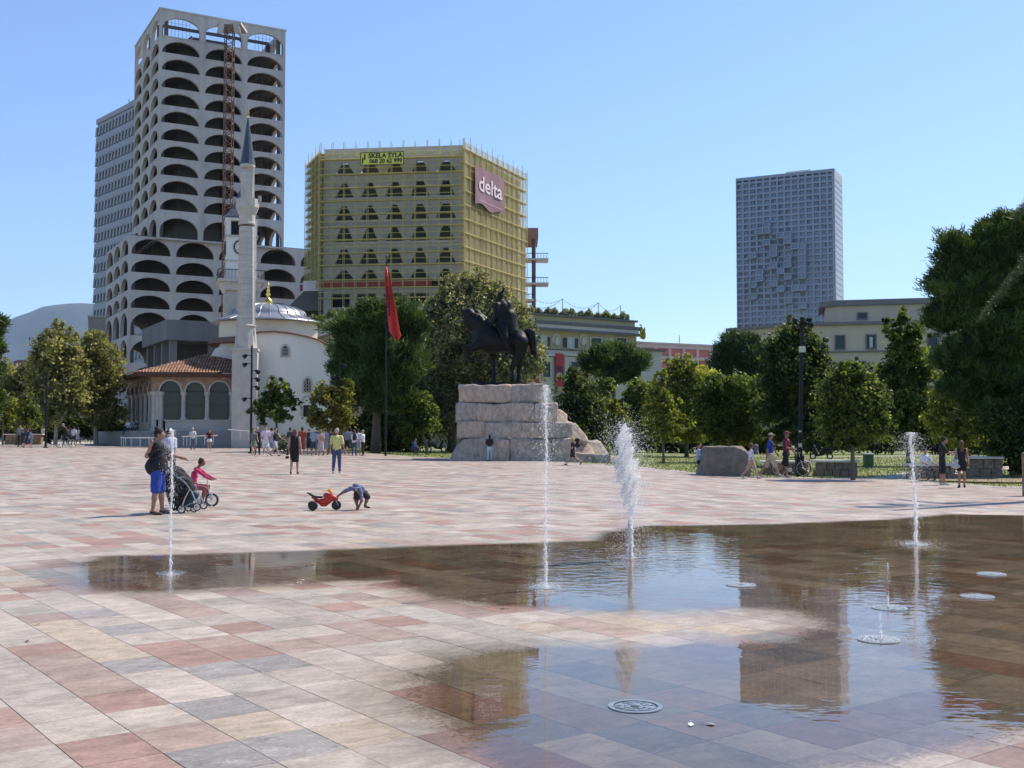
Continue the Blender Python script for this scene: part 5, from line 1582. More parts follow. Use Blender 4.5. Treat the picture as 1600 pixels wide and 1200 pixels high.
# set-back upper storey
zu = lambda py: at(1350, py, YP + 4).z
ux = to_local(at(1307, 480, YP + 4), A, rzb)[0]
mb = MB(); mb.prism([(ux, 3.5), (lb + 20, 3.5), (lb + 20, 15), (ux - 1.5, 15), (ux - 1.5, 5.0)], (0, 0, ZP + .1), E1, E2, (0, 0, zu(481) - ZP - .1)); mb.build('upper_wall', M_BEIGE, pal)
mb = MB(); mb.prism([(ux - .2, 3.0), (lb + 20, 3.0), (lb + 20, 15), (ux - 2.3, 15), (ux - 2.3, 4.8)], (0, 0, zu(481)), E1, E2, (0, 0, zu(472.5) - zu(481))); mb.build('upper_cornice', M_GTRIM, pal)
wnd(pal, to_local(at(1339, 497, YP + 4), A, rzb)[0], to_local(at(1352, 497, YP + 4), A, rzb)[0], zu(501), zu(493), False, M_GTRIM, y=3.5)

# ---------------------------------------- glass tower at the right
YT = 360.0
CT = at(1303.5, 263, YT); ZD = CT.z
LT = atz(1149.5, 279, ZD); RT = atz(1316, 277, ZD)
rzd, wt = frame_of(LT, CT)
td = thing('relief_tower', 'tall blue-grey office tower whose window boxes form a raised relief, above the right trees', 'tower', (LT.x, LT.y, 0), rzd)
M_TFR = mat('hazed_grey_panel', (.27, .31, .38), .55, .06, .1); M_TGL = glass_mat('hazed_office_glass', (.12, .16, .23), .12)  # panel and glass colours lightened to stand for distant haze
M_TGD = glass_mat('dark_office_glass', (.02, .028, .04), .2)
rt = to_local(RT, LT, rzd)
dt_ = max(rt[1], 10)
mb = MB(); mb.box(.1, wt - .1, .9, dt_ - .3, 0, ZD - .5); mb.build('body', M_TGL, td)
ncx, nrz = 14, 25
pz_ = 41 / 4.286 / FPX * YT
px_ = wt / ncx
for i in range(ncx + 1):
    mb = MB(); mb.box(max(0, i * px_ - .32), min(wt, i * px_ + .32), 0, .9, 0, ZD - .02); mb.build('mullion', M_TFR, td)
for r in range(nrz + 1):
    z = ZD - 2.0 - r * pz_
    if z < 0: break
    mb = MB(); mb.box(.02, wt - .02, .03, .88, z - .34, z + .34); mb.build('spandrel', M_TFR, td)
mb = MB(); mb.box(0, wt, -.03, .89, ZD - 1.0, ZD + .01); mb.build('parapet', M_TFR, td)
pane = MB(); pane.box(.34, px_ - .34, .55, .62, .35, pz_ - .35); pme = pane.mesh('window', M_TGL)
pane2 = MB(); pane2.box(.34, px_ - .34, .55, .62, .35, pz_ - .35); pmd = pane2.mesh('window', M_TGD)
r_ = np.random.default_rng(3); extra = MB(); cnt = 0
half = MB(); half.box(.34, px_ * .45, .50, .54, .36, pz_ - .36); hme = half.mesh('blind', M_TGD)
for r in range(nrz - 1):
    z = ZD - 2.0 - (r + 1) * pz_
    for i in range(ncx):
        if r >= 21:
            extra.box(i * px_ + .34, (i + 1) * px_ - .34, .55, .62, z + .35, z + pz_ - .35); continue
        o = ob('window', pme, td); o.location = (i * px_, 0, z)
        if r_.random() < .28:
            h_ = ob('blind', hme, o); h_.location = (0 if r_.random() < .5 else px_ * .42, 0, 0)
extra.build('lower_windows', M_TGL, td, kind='stuff')
# relief: boxes pushed out and cut in
REL = [(4, 7, 1), (3, 8, 1), (4, 8, 1), (3, 9, -1), (4, 9, -1), (6, 8, -1), (7, 8, -1), (6, 9, 1), (7, 9, 1), (5, 9, -1), (4, 10, 1), (3, 10, -1), (2, 11, -1), (2, 10, -1), (5, 10, -1), (5, 11, 1), (6, 10, -1), (8, 10, -1),
       (9, 11, 1), (6, 11, -1), (7, 10, 1), (8, 11, 1), (9, 12, 1), (2, 12, 1), (3, 12, -1), (4, 11, -1), (5, 12, 1), (7, 13, 1), (6, 13, -1), (4, 13, -1), (3, 14, -1), (2, 14, -1), (5, 14, 1), (7, 14, 1), (8, 13, -1), (9, 13, 1), (9, 14, 1),
       (3, 15, 1), (3, 16, 1), (5, 15, -1), (6, 15, 1), (7, 15, -1), (8, 15, -1), (9, 15, 1), (7, 16, 1), (5, 17, 1), (6, 16, -1), (6, 17, -1), (7, 17, -1), (9, 16, 1), (9, 17, -1), (2, 17, 1), (2, 18, -1), (3, 17, -1), (6, 18, 1), (9, 18, 1),
       (3, 18, -1), (7, 18, -1), (6, 19, -1), (9, 19, -1), (2, 19, 1), (3, 19, -1), (4, 19, -1), (7, 20, 1), (8, 20, -1), (6, 20, -1), (3, 21, -1), (4, 21, -1), (5, 21, -1), (6, 21, -1), (8, 21, -1), (9, 21, 1), (4, 15, -1), (8, 18, 1), (8, 16, -1), (8, 17, -1), (5, 19, -1)]
bx = MB(); t = .33
# hollow frame box standing proud of the facade
o_ = 1.5
for (x0, x1, z0, z1) in ((-.1, px_ + .1, -.1, .3), (-.1, px_ + .1, pz_ - .3, pz_ + .1), (-.1, .3, .3, pz_ - .3), (px_ - .3, px_ + .1, .3, pz_ - .3)):
    bx.box(x0, x1, -o_, -.02, z0, z1)
bx.box(.3, px_ - .3, -o_ + .35, -o_ + .45, .3, pz_ - .3)
bme = bx.mesh('relief_box', M_TFR)
cut = MB(); cut.box(.30, px_ - .30, .30, .36, .34, pz_ - .34); cme = cut.mesh('dark_recess', M_TGD)
gl = MB(); gl.box(.32, px_ - .32, -o_ + .30, -o_ + .34, .32, pz_ - .32); gme = gl.mesh('pane', M_TGL)
for i, r, s_ in REL:
    z = ZD - 2.0 - (r + 1) * pz_
    if s_ > 0:
        o = ob('relief_box', bme, td); g_ = ob('pane', gme, o)
    else: o = ob('dark_recess', cme, td)
    o.location = (i * px_, 0, z)
# right side: stacked strip windows
mb = MB(); rl_ = Vector((rt[0] - wt, rt[1])); ang = math.atan2(rl_.y, rl_.x)
mb.pbox((wt + .0, .0, 0), (rl_.x, rl_.y, 0), (-.8, .2, 0), (0, 0, ZD)); mb.build('side_wall', mat('sunlit_tone_panel', (.42, .43, .46), .6, .05, .2), td)  # paler panel colour on this side: sunlight put into the tone
mb = MB()
u_ = rl_.normalized(); n2 = Vector((u_.y, -u_.x))
for r in range(nrz - 1):
    z = ZD - 2.0 - (r + 1) * pz_
    mb.pbox((wt + u_.x * 1.2 + n2.x * .02, u_.y * 1.2 + n2.y * .02, z + .5), (u_.x * (rl_.length - 2.4), u_.y * (rl_.length - 2.4), 0), (n2.x * .05, n2.y * .05, 0), (0, 0, pz_ - 1.5))
mb.build('side_windows', M_TGL, td)
mb = MB(); mb.lathe([(.9, 0), (.9, 1.2)], 10, (wt * .4, 5, ZD - .5)); mb.box(wt * .5, wt * .75, 3, 9, ZD - .5, ZD + 1.2); mb.build('roof_plant', M_WHITE, td)
# ================================================================== trees
LEAF = leaf_mat('leaf', 0.48); NEEDLE = leaf_mat('needle', 0.3)
M_BARK = mat('bark', (0.13, 0.105, 0.08), 0.9, 0.3, 5, 0.4); M_BARKP = mat('pale_bark', (0.34, 0.31, 0.26), 0.9, 0.25, 5, 0.3)
KIND = {  # base colour, second colour (sunlit speckle put into the leaf tint), leaf size (m at 60 m), count per 1600-px area
    'plane': ((.125, .14, .055), (.36, .33, .15), 1.15, .80),
    'holm': ((.105, .12, .065), (.36, .34, .21), 0.95, 1.0),
    'maple': ((.045, .075, .02), (.19, .22, .05), 1.15, .95),
    'dark': ((.026, .045, .018), (.12, .145, .04), 1.1, .95),
    'lime': ((.13, .16, .03), (.28, .28, .06), 1.1, .85),
    'olive': ((.13, .15, .10), (.23, .24, .17), .8, .8),
    'yellow': ((.11, .125, .03), (.23, .22, .05), 1.1, .85),
}
def rnd_dirs(r, n):
    v = r.normal(size=(n, 3)); return v / np.linalg.norm(v, axis=1)[:, None]
def leaf_quads(r, C, nrm, size, aspect=.62):
    n = len(C)
    t = np.cross(nrm, rnd_dirs(r, n)); t /= np.linalg.norm(t, axis=1)[:, None] + 1e-9
    b = np.cross(nrm, t)
    s = size[:, None]
    return np.stack([C - t * s * .5, C - b * s * aspect * .5 + t * s * .05, C + t * s * .5, C + b * s * aspect * .5 + t * s * .05], 1)
def broad_crown(r, blobs, kind, Y, dens=1.0):
    """blobs: (centre, radii) in metres relative to the trunk foot"""
    c1, c2, ls, dn = KIND[kind]
    kpx = FPX / Y
    Qs, Ts = [], []
    for c, rad in blobs:
        area = math.pi * rad[0] * rad[2] * kpx * kpx
        n = int(area * 1.05 * dn * dens) + 60
        ncl = max(7, int(n / 42))
        d = rnd_dirs(r, ncl); rr = (r.random(ncl) ** .45 * np.where(r.random(ncl) < .14, r.uniform(1.1, 1.42, ncl), r.uniform(.7, 1.18, ncl)))[:, None]
        cc = np.array(c) + d * rr * np.array(rad)
        cs = min(rad) * r.uniform(.07, .27, ncl)
        ct = r.normal(0, .28, ncl); cm = np.clip(r.normal(.38, .33, ncl), 0, 1)
        k = r.integers(0, ncl, n)
        off = r.normal(size=(n, 3)) * cs[k][:, None] * np.array([1.0, 1.0, .8])
        P = cc[k] + off
        P[:, 2] -= np.abs(off[:, 0]) * .25
        nr = rnd_dirs(r, n) + np.array([0, 0, .55]) + .35 * d[k]; nr /= np.linalg.norm(nr, axis=1)[:, None]
        size = r.uniform(.7, 1.35, n) * ls * .0027 * Y
        Qs.append(leaf_quads(r, P, nr, size))
        m = np.clip(cm[k] + r.normal(0, .25, n), 0, 1)[:, None]
        col = (np.array(c1) * (1 - m) + np.array(c2) * m) * np.clip(1 + ct[k] + r.normal(0, .18, n), .45, 1.9)[:, None]
        Ts.append(col)
    return np.concatenate(Qs), np.concatenate(Ts)
def pine_crown(r, blobs, Y, col=((.032, .062, .018), (.10, .15, .035)), dens=1.0, droop=0.0):
    kpx = FPX / Y; Qs, Ts = [], []
    for c, rad in blobs:
        area = math.pi * rad[0] * rad[2] * kpx * kpx
        nt = int(area * .13 * dens) + 12
        npd = max(5, int(nt / 26))
        d0 = rnd_dirs(r, npd); d0[:, 2] = d0[:, 2] * .8 + .12; rr = (r.random(npd) ** .4 * r.uniform(.72, 1.12, npd))[:, None]
        pc = np.array(c) + d0 * rr * np.array(rad); kp = r.integers(0, npd, nt); psz = r.uniform(.16, .34, npd)[kp][:, None]
        cc = pc[kp] + r.normal(size=(nt, 3)) * psz * np.array([1, 1, .55]) * min(rad[0], rad[2] * 1.4)
        d = d0[kp] * .6 + rnd_dirs(r, nt) * .5; d[:, 2] += .35
        nn = 24
        k = np.repeat(np.arange(nt), nn); n = len(k)
        ax = d + np.array([0, 0, .55 - droop]) ; ax /= np.linalg.norm(ax, axis=1)[:, None]
        dr = ax[k] + rnd_dirs(r, n) * .85; dr /= np.linalg.norm(dr, axis=1)[:, None]
        L = r.uniform(.6, 1.25, n) * .0050 * Y; w = .00075 * Y
        sd = np.cross(dr, rnd_dirs(r, n)); sd /= np.linalg.norm(sd, axis=1)[:, None] + 1e-9
        base = cc[k] + r.normal(size=(n, 3)) * .0022 * Y
        tip = base + dr * L[:, None]
        Qs.append(np.stack([base - sd * w * .6, base + sd * w * .6, tip + sd * w * .35, tip - sd * w * .35], 1))
        m = np.clip(r.normal(.4, .3, n), 0, 1)[:, None]; ct = r.normal(0, .12, nt) + r.normal(0, .28, npd)[kp]
        Ts.append((np.array(col[0]) * (1 - m) + np.array(col[1]) * m) * np.clip(1 + ct[k], .5, 1.7)[:, None])
    return np.concatenate(Qs), np.concatenate(Ts)
TREE_ID = [0]
def tree(name, label, kind, px, Y=None, py=None, blobs=(), trunk=.18, bark=None, dens=1.0, group=None, lean=0.0, cat='tree', show=None, droop=0.0, stems=1, colr=None, tips=()):
    TREE_ID[0] += 1
    r = np.random.default_rng(100 + TREE_ID[0])
    g = foot(px, py) if py else ground_at(px, Y)
    Y = g.y
    t = thing(name, label, cat, (g.x, g.y, g.z), 0, group)
    B = []
    for b in blobs:
        bx_, by_, rx, ry = b[:4]
        w = at(bx_, by_, Y)
        rx_m, rz_m = rx * Y / FPX, ry * Y / FPX
        oy = (b[4] if len(b) > 4 else r.uniform(-.35, .35)) * rx_m
        B.append((np.array([w.x - g.x, oy, w.z - g.z]), np.array([rx_m, max(rx_m, rz_m) * .85, rz_m])))
    if kind in ('pine', 'cedar'): Q, T = pine_crown(r, B, Y, *( [colr] if colr else []), dens=dens, droop=droop)
    else: Q, T = broad_crown(r, B, kind, Y, dens)
    if tips:   # shoots standing out of the crown
        Q2 = []; T2 = []
        c1, c2 = (KIND[kind][:2] if kind in KIND else ((.03, .05, .02), (.06, .09, .03)))
        for tx, ty0, ty1, tw in tips:
            a = at(tx, ty0, Y); b = at(tx + r.normal(0, 2), ty1, Y); n = int(abs(ty0 - ty1) * tw * .5) + 20
            u = r.random(n); wd = tw * Y / FPX * (1 - u * .7)
            P = np.stack([a.x + (b.x - a.x) * u - g.x + r.normal(0, 1, n) * wd * .5, r.normal(0, 1, n) * wd * .5, a.z + (b.z - a.z) * u - g.z], 1)
            Q2.append(leaf_quads(r, P, rnd_dirs(r, n), np.full(n, .0028 * Y))); m = r.random((n, 1)); T2.append(np.array(c1) * (1 - m) + np.array(c2) * m)
        Q = np.concatenate([Q] + Q2); T = np.concatenate([T] + T2)
    ob('crown', quads_mesh('crown', Q, NEEDLE if kind in ('pine', 'cedar') else LEAF, T), t)
    # trunk and limbs
    bm_ = MB(); bark = bark or M_BARK
    mass = sum(b[1][0] * b[1][2] for b in B); cen = sum(b[0] * b[1][0] * b[1][2] for b in B) / mass
    low = min(b[0][2] - b[1][2] for b in B); top = max(b[0][2] for b in B)
    fork = max(low + .15 * (top - low), .35 * top)
    pts = [(0, 0, -.15), (cen[0] * .15 + r.normal(0, .03), 0, fork * .5), (cen[0] * .5, cen[1] * .3, fork), (cen[0] * .9, cen[1] * .7, fork + (top - fork) * .6), (cen[0], cen[1], top)]
    for s_ in range(stems):
        o_ = r.normal(0, .25 * (s_ > 0), 3)
        q = [(p[0] + o_[0] * i * .5, p[1] + o_[1] * i * .5, p[2]) for i, p in enumerate(pts)]
        bm_.tube(q, [trunk * 1.25, trunk, trunk * .8, trunk * .45, trunk * .15], 9)
    bm_.build('trunk', bark, t, smooth=True)
    br = MB()
    for c, rad in B:
        for j in range(3):
            e = c + rnd_dirs(r, 1)[0] * rad * .65
            st = np.array(pts[2]) + (np.array(pts[3]) - np.array(pts[2])) * r.uniform(0, .8)
            if e[2] < st[2] - .5: st = np.array(pts[1]) + (np.array(pts[2]) - np.array(pts[1])) * r.uniform(.3, 1)
            mid = (st + e) / 2 + np.array([0, 0, .08 * np.linalg.norm(e - st)])
            br.tube([st, mid, e], [trunk * .34, trunk * .2, trunk * .05], 5)
    br.build('limbs', bark, t, smooth=True)
    return t
# ---- left
GL = 'broad plane trees at the left edge of the square'
tree('cedar_tree', 'dark cedar whose edge shows at the far left margin', 'cedar', -16, Y=88, blobs=[(-12, 512, 10, 22), (-12, 545, 13, 24), (-14, 585, 14, 26), (-14, 630, 14, 30)], trunk=.3, droop=.9, cat='tree', dens=1.6, tips=[(-4, 500, 486, 6), (3, 520, 505, 8), (6, 550, 542, 8), (6, 575, 565, 8)])
tree('plane_tree', 'tall pale plane tree with spiky shoots on top, behind the lamp post at left', 'plane', 88, Y=100, blobs=[(92, 548, 34, 34), (68, 590, 28, 34), (104, 600, 38, 44), (80, 640, 34, 30), (60, 560, 14, 18), (118, 560, 18, 26)], trunk=.16, bark=M_BARKP, group=GL,
     tips=[(84, 530, 498, 12), (97, 530, 502, 12), (74, 535, 512, 11), (66, 550, 523, 10), (108, 535, 510, 11), (118, 545, 518, 10), (58, 565, 540, 10)])
tree('plane_tree', 'rounded plane tree with a pale slim trunk just left of the mosque', 'plane', 150, py=695, blobs=[(150, 552, 32, 34), (166, 590, 30, 40), (135, 605, 36, 40), (160, 640, 34, 30), (120, 570, 18, 22)], trunk=.19, bark=M_BARKP, group=GL, tips=[(150, 530, 515, 12), (165, 545, 520, 12), (135, 535, 518, 12), (180, 560, 545, 10)])
tree('plane_tree', 'lower brownish-green plane tree at the left margin beside the cedar', 'plane', 30, Y=104, blobs=[(12, 600, 28, 36), (40, 605, 28, 36), (30, 640, 38, 26), (48, 575, 16, 18)], trunk=.2, group=GL)
tree('young_tree', 'bright green young tree low at the left margin', 'lime', 6, Y=92, blobs=[(2, 625, 20, 22), (8, 648, 16, 18)], trunk=.07)
tree('young_tree', 'small mid-green tree right of the bright young tree at left', 'maple', 40, Y=94, blobs=[(40, 640, 16, 24), (50, 655, 14, 14)], trunk=.07)
for k, (px, w_, h_, kd) in enumerate(((15, 34, 22, 'dark'), (62, 30, 22, 'maple'), (108, 30, 24, 'dark'), (150, 34, 22, 'dark'), (186, 16, 24, 'dark'))):
    lab = ['dark shrub behind the people at the far left', 'mid-green shrub between the two darkest shrubs at left', 'dark shrub behind the cyclist', 'dark shrub behind the pale slim plane trunk', 'dark shrub against the left end of the mosque terrace'][k]
    tree('shrub', lab, kd, px, Y=112, blobs=[(px, 662, w_, h_), (px + 8, 675, w_ * .8, 14)], trunk=.06, cat='shrub', stems=3)
# ---- before the mosque
tree('maple_tree', 'small round maple in front of the white mosque wall', 'maple', 432, py=706, blobs=[(432, 606, 17, 15), (418, 626, 22, 15), (448, 627, 19, 19), (430, 645, 30, 13), (407, 632, 12, 8)], trunk=.09, dens=1.25)
tree('maple_tree', 'yellowing maple between the mosque and the dark pine', 'yellow', 520, py=709, blobs=[(512, 618, 22, 22), (532, 640, 26, 26), (500, 650, 20, 20), (520, 665, 28, 14), (540, 612, 14, 20)], trunk=.1, dens=1.15)
tree('olive_tree', 'little silvery olive tree on the grass strip below the mosque', 'olive', 346, py=694, blobs=[(340, 662, 12, 6), (354, 665, 11, 5), (348, 655, 8, 4)], trunk=.06, stems=3, dens=1.1)
tree('shrub', 'pale feathery shrub behind the walking people before the mosque', 'olive', 443, py=709, blobs=[(443, 691, 14, 12), (452, 699, 9, 9), (434, 700, 8, 8)], trunk=.03, cat='shrub', stems=3, dens=1.2)
# ---- dark pine and holm oak
tree('pine_tree', 'big dark green pine behind the red flag', 'pine', 587, Y=84, blobs=[(598, 488, 40, 22), (562, 512, 38, 26), (630, 515, 34, 32), (556, 555, 40, 36), (600, 560, 50, 50), (632, 570, 28, 48), (580, 605, 50, 30), (548, 590, 24, 22), (610, 625, 44, 20)], trunk=.33, dens=1.35)
tree('evergreen_shrub', 'tall black-green evergreen mass beneath the flagpole', 'dark', 612, Y=92, blobs=[(600, 665, 30, 42), (630, 670, 34, 40), (575, 668, 22, 40), (655, 650, 26, 46), (545, 662, 14, 30), (612, 690, 40, 16)], trunk=.1, cat='shrub', stems=3, dens=1.4)
tree('holm_oak', 'wide grey-green holm oak rising behind the equestrian statue', 'holm', 705, Y=96, blobs=[(740, 447, 30, 24), (704, 468, 32, 34), (765, 470, 34, 34), (795, 500, 32, 36), (690, 520, 38, 44), (740, 520, 60, 50), (680, 585, 44, 56), (735, 600, 56, 56), (790, 565, 46, 52), (700, 645, 50, 40), (826, 560, 26, 40), (655, 620, 30, 36), (655, 500, 22, 30), (672, 480, 16, 20)], trunk=.34, dens=1.1,
     tips=[(745, 425, 416, 10), (728, 430, 424, 10), (700, 445, 432, 9), (770, 445, 440, 9)])
tree('bushy_tree', 'dense low green tree left of the statue pedestal', 'maple', 668, Y=84, blobs=[(650, 640, 24, 30), (672, 655, 22, 20), (640, 668, 18, 20)], trunk=.12)
# ---- right of the statue
tree('bushy_tree', 'blackish round tree directly right of the pedestal', 'dark', 893, Y=80, blobs=[(900, 596, 22, 22), (888, 636, 24, 28), (912, 640, 30, 44), (892, 672, 34, 30), (925, 668, 22, 32), (905, 700, 50, 16)], trunk=.16, dens=1.35)
tree('stone_pine', 'umbrella-shaped stone pine standing before the ochre ministry', 'pine', 958, Y=104, blobs=[(958, 556, 34, 14), (934, 568, 20, 13), (985, 570, 22, 14), (960, 574, 34, 12), (948, 590, 20, 8), (982, 588, 16, 8)], trunk=.2, colr=((.04, .075, .025), (.10, .14, .045)), dens=1.5)
tree('young_tree', 'small bright green tree under the stone pine', 'lime', 965, py=712, blobs=[(945, 632, 12, 12), (962, 640, 20, 18), (975, 662, 17, 15), (950, 662, 18, 14), (935, 668, 14, 6)], trunk=.07, dens=.75)
tree('broad_tree', 'olive-green tree with yellow tinge behind the young lime', 'lime', 1072, Y=92, blobs=[(1066, 575, 28, 22), (1090, 598, 34, 30), (1050, 610, 30, 34), (1098, 640, 32, 36), (1060, 645, 28, 30), (1030, 640, 22, 24), (1080, 670, 40, 22)], trunk=.15, dens=1.1)
tree('broad_tree', 'dull green tree behind the stone pine trunk', 'maple', 990, Y=98, blobs=[(1000, 610, 26, 24), (985, 640, 28, 30), (1005, 665, 30, 26), (940, 610, 20, 22), (930, 640, 22, 30)], trunk=.12)
tree('young_tree', 'upright yellow-green young tree on the lawn edge', 'lime', 1037, py=723, blobs=[(1036, 598, 11, 16), (1030, 622, 20, 18), (1046, 640, 24, 20), (1028, 655, 25, 18), (1048, 668, 26, 12), (1068, 655, 10, 7), (1040, 682, 16, 9)], trunk=.075, dens=1.1, tips=[(1022, 600, 585, 8), (1040, 590, 575, 7)])
tree('pine_tree', 'dark pine clump in front of the palace, left of the floodlight mast', 'pine', 1162, Y=118, blobs=[(1162, 540, 28, 14), (1140, 558, 24, 16), (1182, 562, 26, 18), (1160, 580, 36, 18), (1195, 590, 20, 20)], trunk=.2, colr=((.03, .06, .03), (.07, .105, .05)), dens=1.6)
tree('maple_tree', 'broad dark maple behind the stone block', 'maple', 1143, py=722, blobs=[(1118, 604, 26, 20), (1150, 610, 34, 24), (1105, 635, 28, 26), (1140, 645, 42, 28), (1178, 640, 34, 34), (1125, 672, 36, 18), (1165, 675, 36, 18)], trunk=.12, dens=1.3)
tree('dark_tree', 'tall dark tree behind the floodlight mast', 'dark', 1246, py=727, blobs=[(1240, 520, 22, 20), (1222, 548, 30, 28), (1260, 548, 30, 30), (1215, 585, 34, 34), (1252, 590, 42, 38), (1278, 580, 20, 30), (1225, 630, 42, 34), (1262, 640, 36, 34), (1240, 675, 46, 20)], trunk=.14, dens=1.35, tips=[(1236, 505, 492, 10), (1262, 525, 508, 9), (1285, 560, 545, 8)])
tree('maple_tree', 'full green maple at the paving edge beside the planted bed', 'maple', 1333, py=750, blobs=[(1332, 578, 22, 18), (1312, 600, 30, 24), (1352, 602, 28, 26), (1298, 632, 26, 26), (1336, 636, 40, 34), (1372, 640, 22, 28), (1310, 664, 34, 22), (1352, 668, 36, 22), (1330, 690, 40, 12)], trunk=.085, dens=1.45)
tree('tall_tree', 'tall open-topped tree left of the great pine', 'maple', 1418, Y=66, blobs=[(1410, 498, 12, 12), (1395, 522, 16, 14), (1428, 520, 20, 18), (1412, 550, 30, 24), (1440, 570, 26, 34), (1400, 592, 32, 32), (1428, 625, 40, 34), (1400, 650, 36, 34), (1440, 670, 34, 24), (1385, 500, 8, 6)], trunk=.13, dens=1.15, tips=[(1412, 495, 478, 8), (1384, 515, 495, 8), (1440, 520, 497, 7)])
tree('broad_tree', 'yellow-brown tinged tree beneath the great pine', 'lime', 1492, Y=60, blobs=[(1482, 610, 28, 30), (1512, 635, 34, 30), (1475, 655, 32, 28), (1520, 672, 34, 20), (1488, 690, 30, 16)], trunk=.11, dens=.9)
tree('great_pine', 'huge dark pine filling the right edge of the picture', 'pine', 1592, Y=52, blobs=[(1590, 352, 30, 18), (1556, 370, 28, 20), (1512, 392, 34, 28), (1545, 410, 44, 34), (1600, 410, 50, 44), (1486, 436, 30, 28), (1520, 460, 48, 40), (1580, 480, 56, 44), (1490, 492, 34, 34), (1545, 530, 56, 40), (1610, 540, 50, 44), (1505, 560, 40, 30), (1500, 610, 30, 20), (1550, 640, 40, 20), (1570, 590, 52, 34), (1625, 610, 40, 40), (1530, 600, 34, 26), (1640, 450, 40, 60), (1660, 380, 40, 40)], trunk=.4, dens=1.35, tips=())
tree('evergreen_shrub', 'black-green bush on bare earth at the right edge', 'dark', 1583, py=744, blobs=[(1572, 655, 34, 34), (1600, 690, 34, 36), (1560, 690, 24, 24), (1590, 722, 26, 16), (1620, 640, 30, 40)], trunk=.06, cat='shrub', stems=3, dens=1.5)
# dim planting that closes the view under the right-hand trees
for k, (px, y_, w_, h_) in enumerate(((975, 694, 36, 14), (1040, 690, 40, 16), (1105, 690, 40, 16), (1180, 690, 44, 18), (1290, 686, 44, 20), (1370, 690, 42, 16), (1460, 684, 44, 22), (1540, 690, 46, 20))):
    lab = ['behind the small bright tree', 'behind the young yellow-green tree', 'left of the stone block', 'above the stone block', 'right of the floodlight mast', 'behind the green cabinet', 'behind the seated person in white', 'behind the woman with the tote bag'][k]
    tree('hedge_shrub', 'low dark hedge shrub ' + lab, 'dark', px, Y=112, blobs=[(px - 14, y_ - 4, w_ * .7, h_ + 6), (px + 14, y_, w_ * .7, h_)], trunk=.05, cat='shrub', stems=2)
tree('dark_tree', 'shadowy dark tree filling the space under the great pine', 'dark', 1556, Y=68, blobs=[(1535, 640, 34, 34), (1570, 650, 36, 40), (1540, 685, 40, 26), (1600, 670, 40, 40), (1510, 690, 26, 20)], trunk=.12, dens=1.3)
# cedar standing outside the frame whose boughs reach in at the upper right
r = np.random.default_rng(77)
g = ground_at(1760, 30)
cd = thing('cedar_tree', 'light green cedar boughs reaching in from the right edge', 'tree', (g.x, g.y, g.z), 0)
bm_ = MB(); bm_.tube([(0, 0, -.1), (0, 0, 7), (.1, 0, 13)], [.4, .28, .08], 10); bm_.build('trunk', M_BARK, cd, smooth=True)
Q, T = [], []
for (xa, ya), (xb, yb) in (((1700, 320), (1545, 495)), ((1700, 270), (1510, 372)), ((1690, 215), (1588, 244)), ((1700, 240), (1575, 345)), ((1700, 300), (1480, 352)), ((1700, 400), (1590, 470))):
    st = at(xa, ya - 20, 30) - g; en = at(xb, yb, 30) - g
    st.x = min(st.x + .3, 0) if False else st.x; st.y = 0; en.y = r.uniform(-1.2, 1)
    root = Vector((0, 0, st.z + .3))
    br = MB(); mid = (Vector(st) + Vector(en)) / 2 + Vector((0, 0, .35))
    if xb != 1588 and xb > 1530: pass
    if xb < 1530: continue
    br.tube([root, st, mid, en], [.08, .04, .014, .004], 6); br.build('bough', M_BARK, cd, smooth=True)
    n = 1900
    u = r.random(n); P = np.array([(np.array(st) * (1 - a) ** 2 + 2 * np.array(mid) * a * (1 - a) + np.array(en) * a * a) for a in u])
    wd = .34 * (1 - .8 * u) + .02
    P += np.stack([r.normal(0, .35, n) * wd, r.normal(0, 1, n) * wd, -np.abs(r.normal(0, .5, n)) * wd], 1)
    d = rnd_dirs(r, n) * .8 + np.array([-.5, 0, -.25]); d /= np.linalg.norm(d, axis=1)[:, None]
    sd = np.cross(d, rnd_dirs(r, n)); sd /= np.linalg.norm(sd, axis=1)[:, None]
    L = r.uniform(.05, .12, n)[:, None]; w = .008
    Q.append(np.stack([P - sd * w, P + sd * w, P + d * L + sd * w * .6, P + d * L - sd * w * .6], 1)); m = r.random((n, 1)); T.append(np.array([.03, .05, .022]) * (1 - m) + np.array([.07, .10, .05]) * m)
ob('foliage', quads_mesh('foliage', np.concatenate(Q), NEEDLE, np.concatenate(T)), cd)
# roof planting on the ministry and its wing
def roof_hedge(px0, px1, ybase, h, Y0, Y1, label, kind='olive'):
    r = np.random.default_rng(int(px0)); n = int((px1 - px0) * h * 1.6)
    px = r.uniform(px0, px1, n); f = (px - px0) / (px1 - px0); Y = Y0 + (Y1 - Y0) * f + r.uniform(.8, 1.8, n)
    hh = h * (.55 + .3 * np.sin(px * .35) * np.sin(px * .13 + 1) + .25 * r.random(n)) * r.random(n)
    base = ybase[0] + (ybase[1] - ybase[0]) * f
    P = np.array([at(a, b - c, d) for a, b, c, d in zip(px, base, hh, Y)])
    o0 = P.mean(0); m = r.random((n, 1))
    nr = rnd_dirs(r, n); Q = leaf_quads(r, P - o0, nr, r.uniform(.3, .5, n), .45)
    c1, c2 = KIND[kind][:2]
    o = ob('roof_planting', quads_mesh('roof_planting', Q, LEAF, np.array(c1) * .8 * (1 - m) + np.array(c2) * .9 * m)); o.location = o0
    tag(o, label, 'shrub', kind='stuff')
roof_hedge(820, 983, (492, 503), 16, 137, 146, 'row of olive bushes along the roof edge of the ochre ministry')
roof_hedge(470, 530, (512, 494), 15, 156, 150, 'green planting along the roof edge of the left ochre wing', 'maple')
roof_hedge(1000, 1008, (528, 530), 22, 140, 142, 'yellowish plant on the low step right of the ochre ministry', 'yellow')
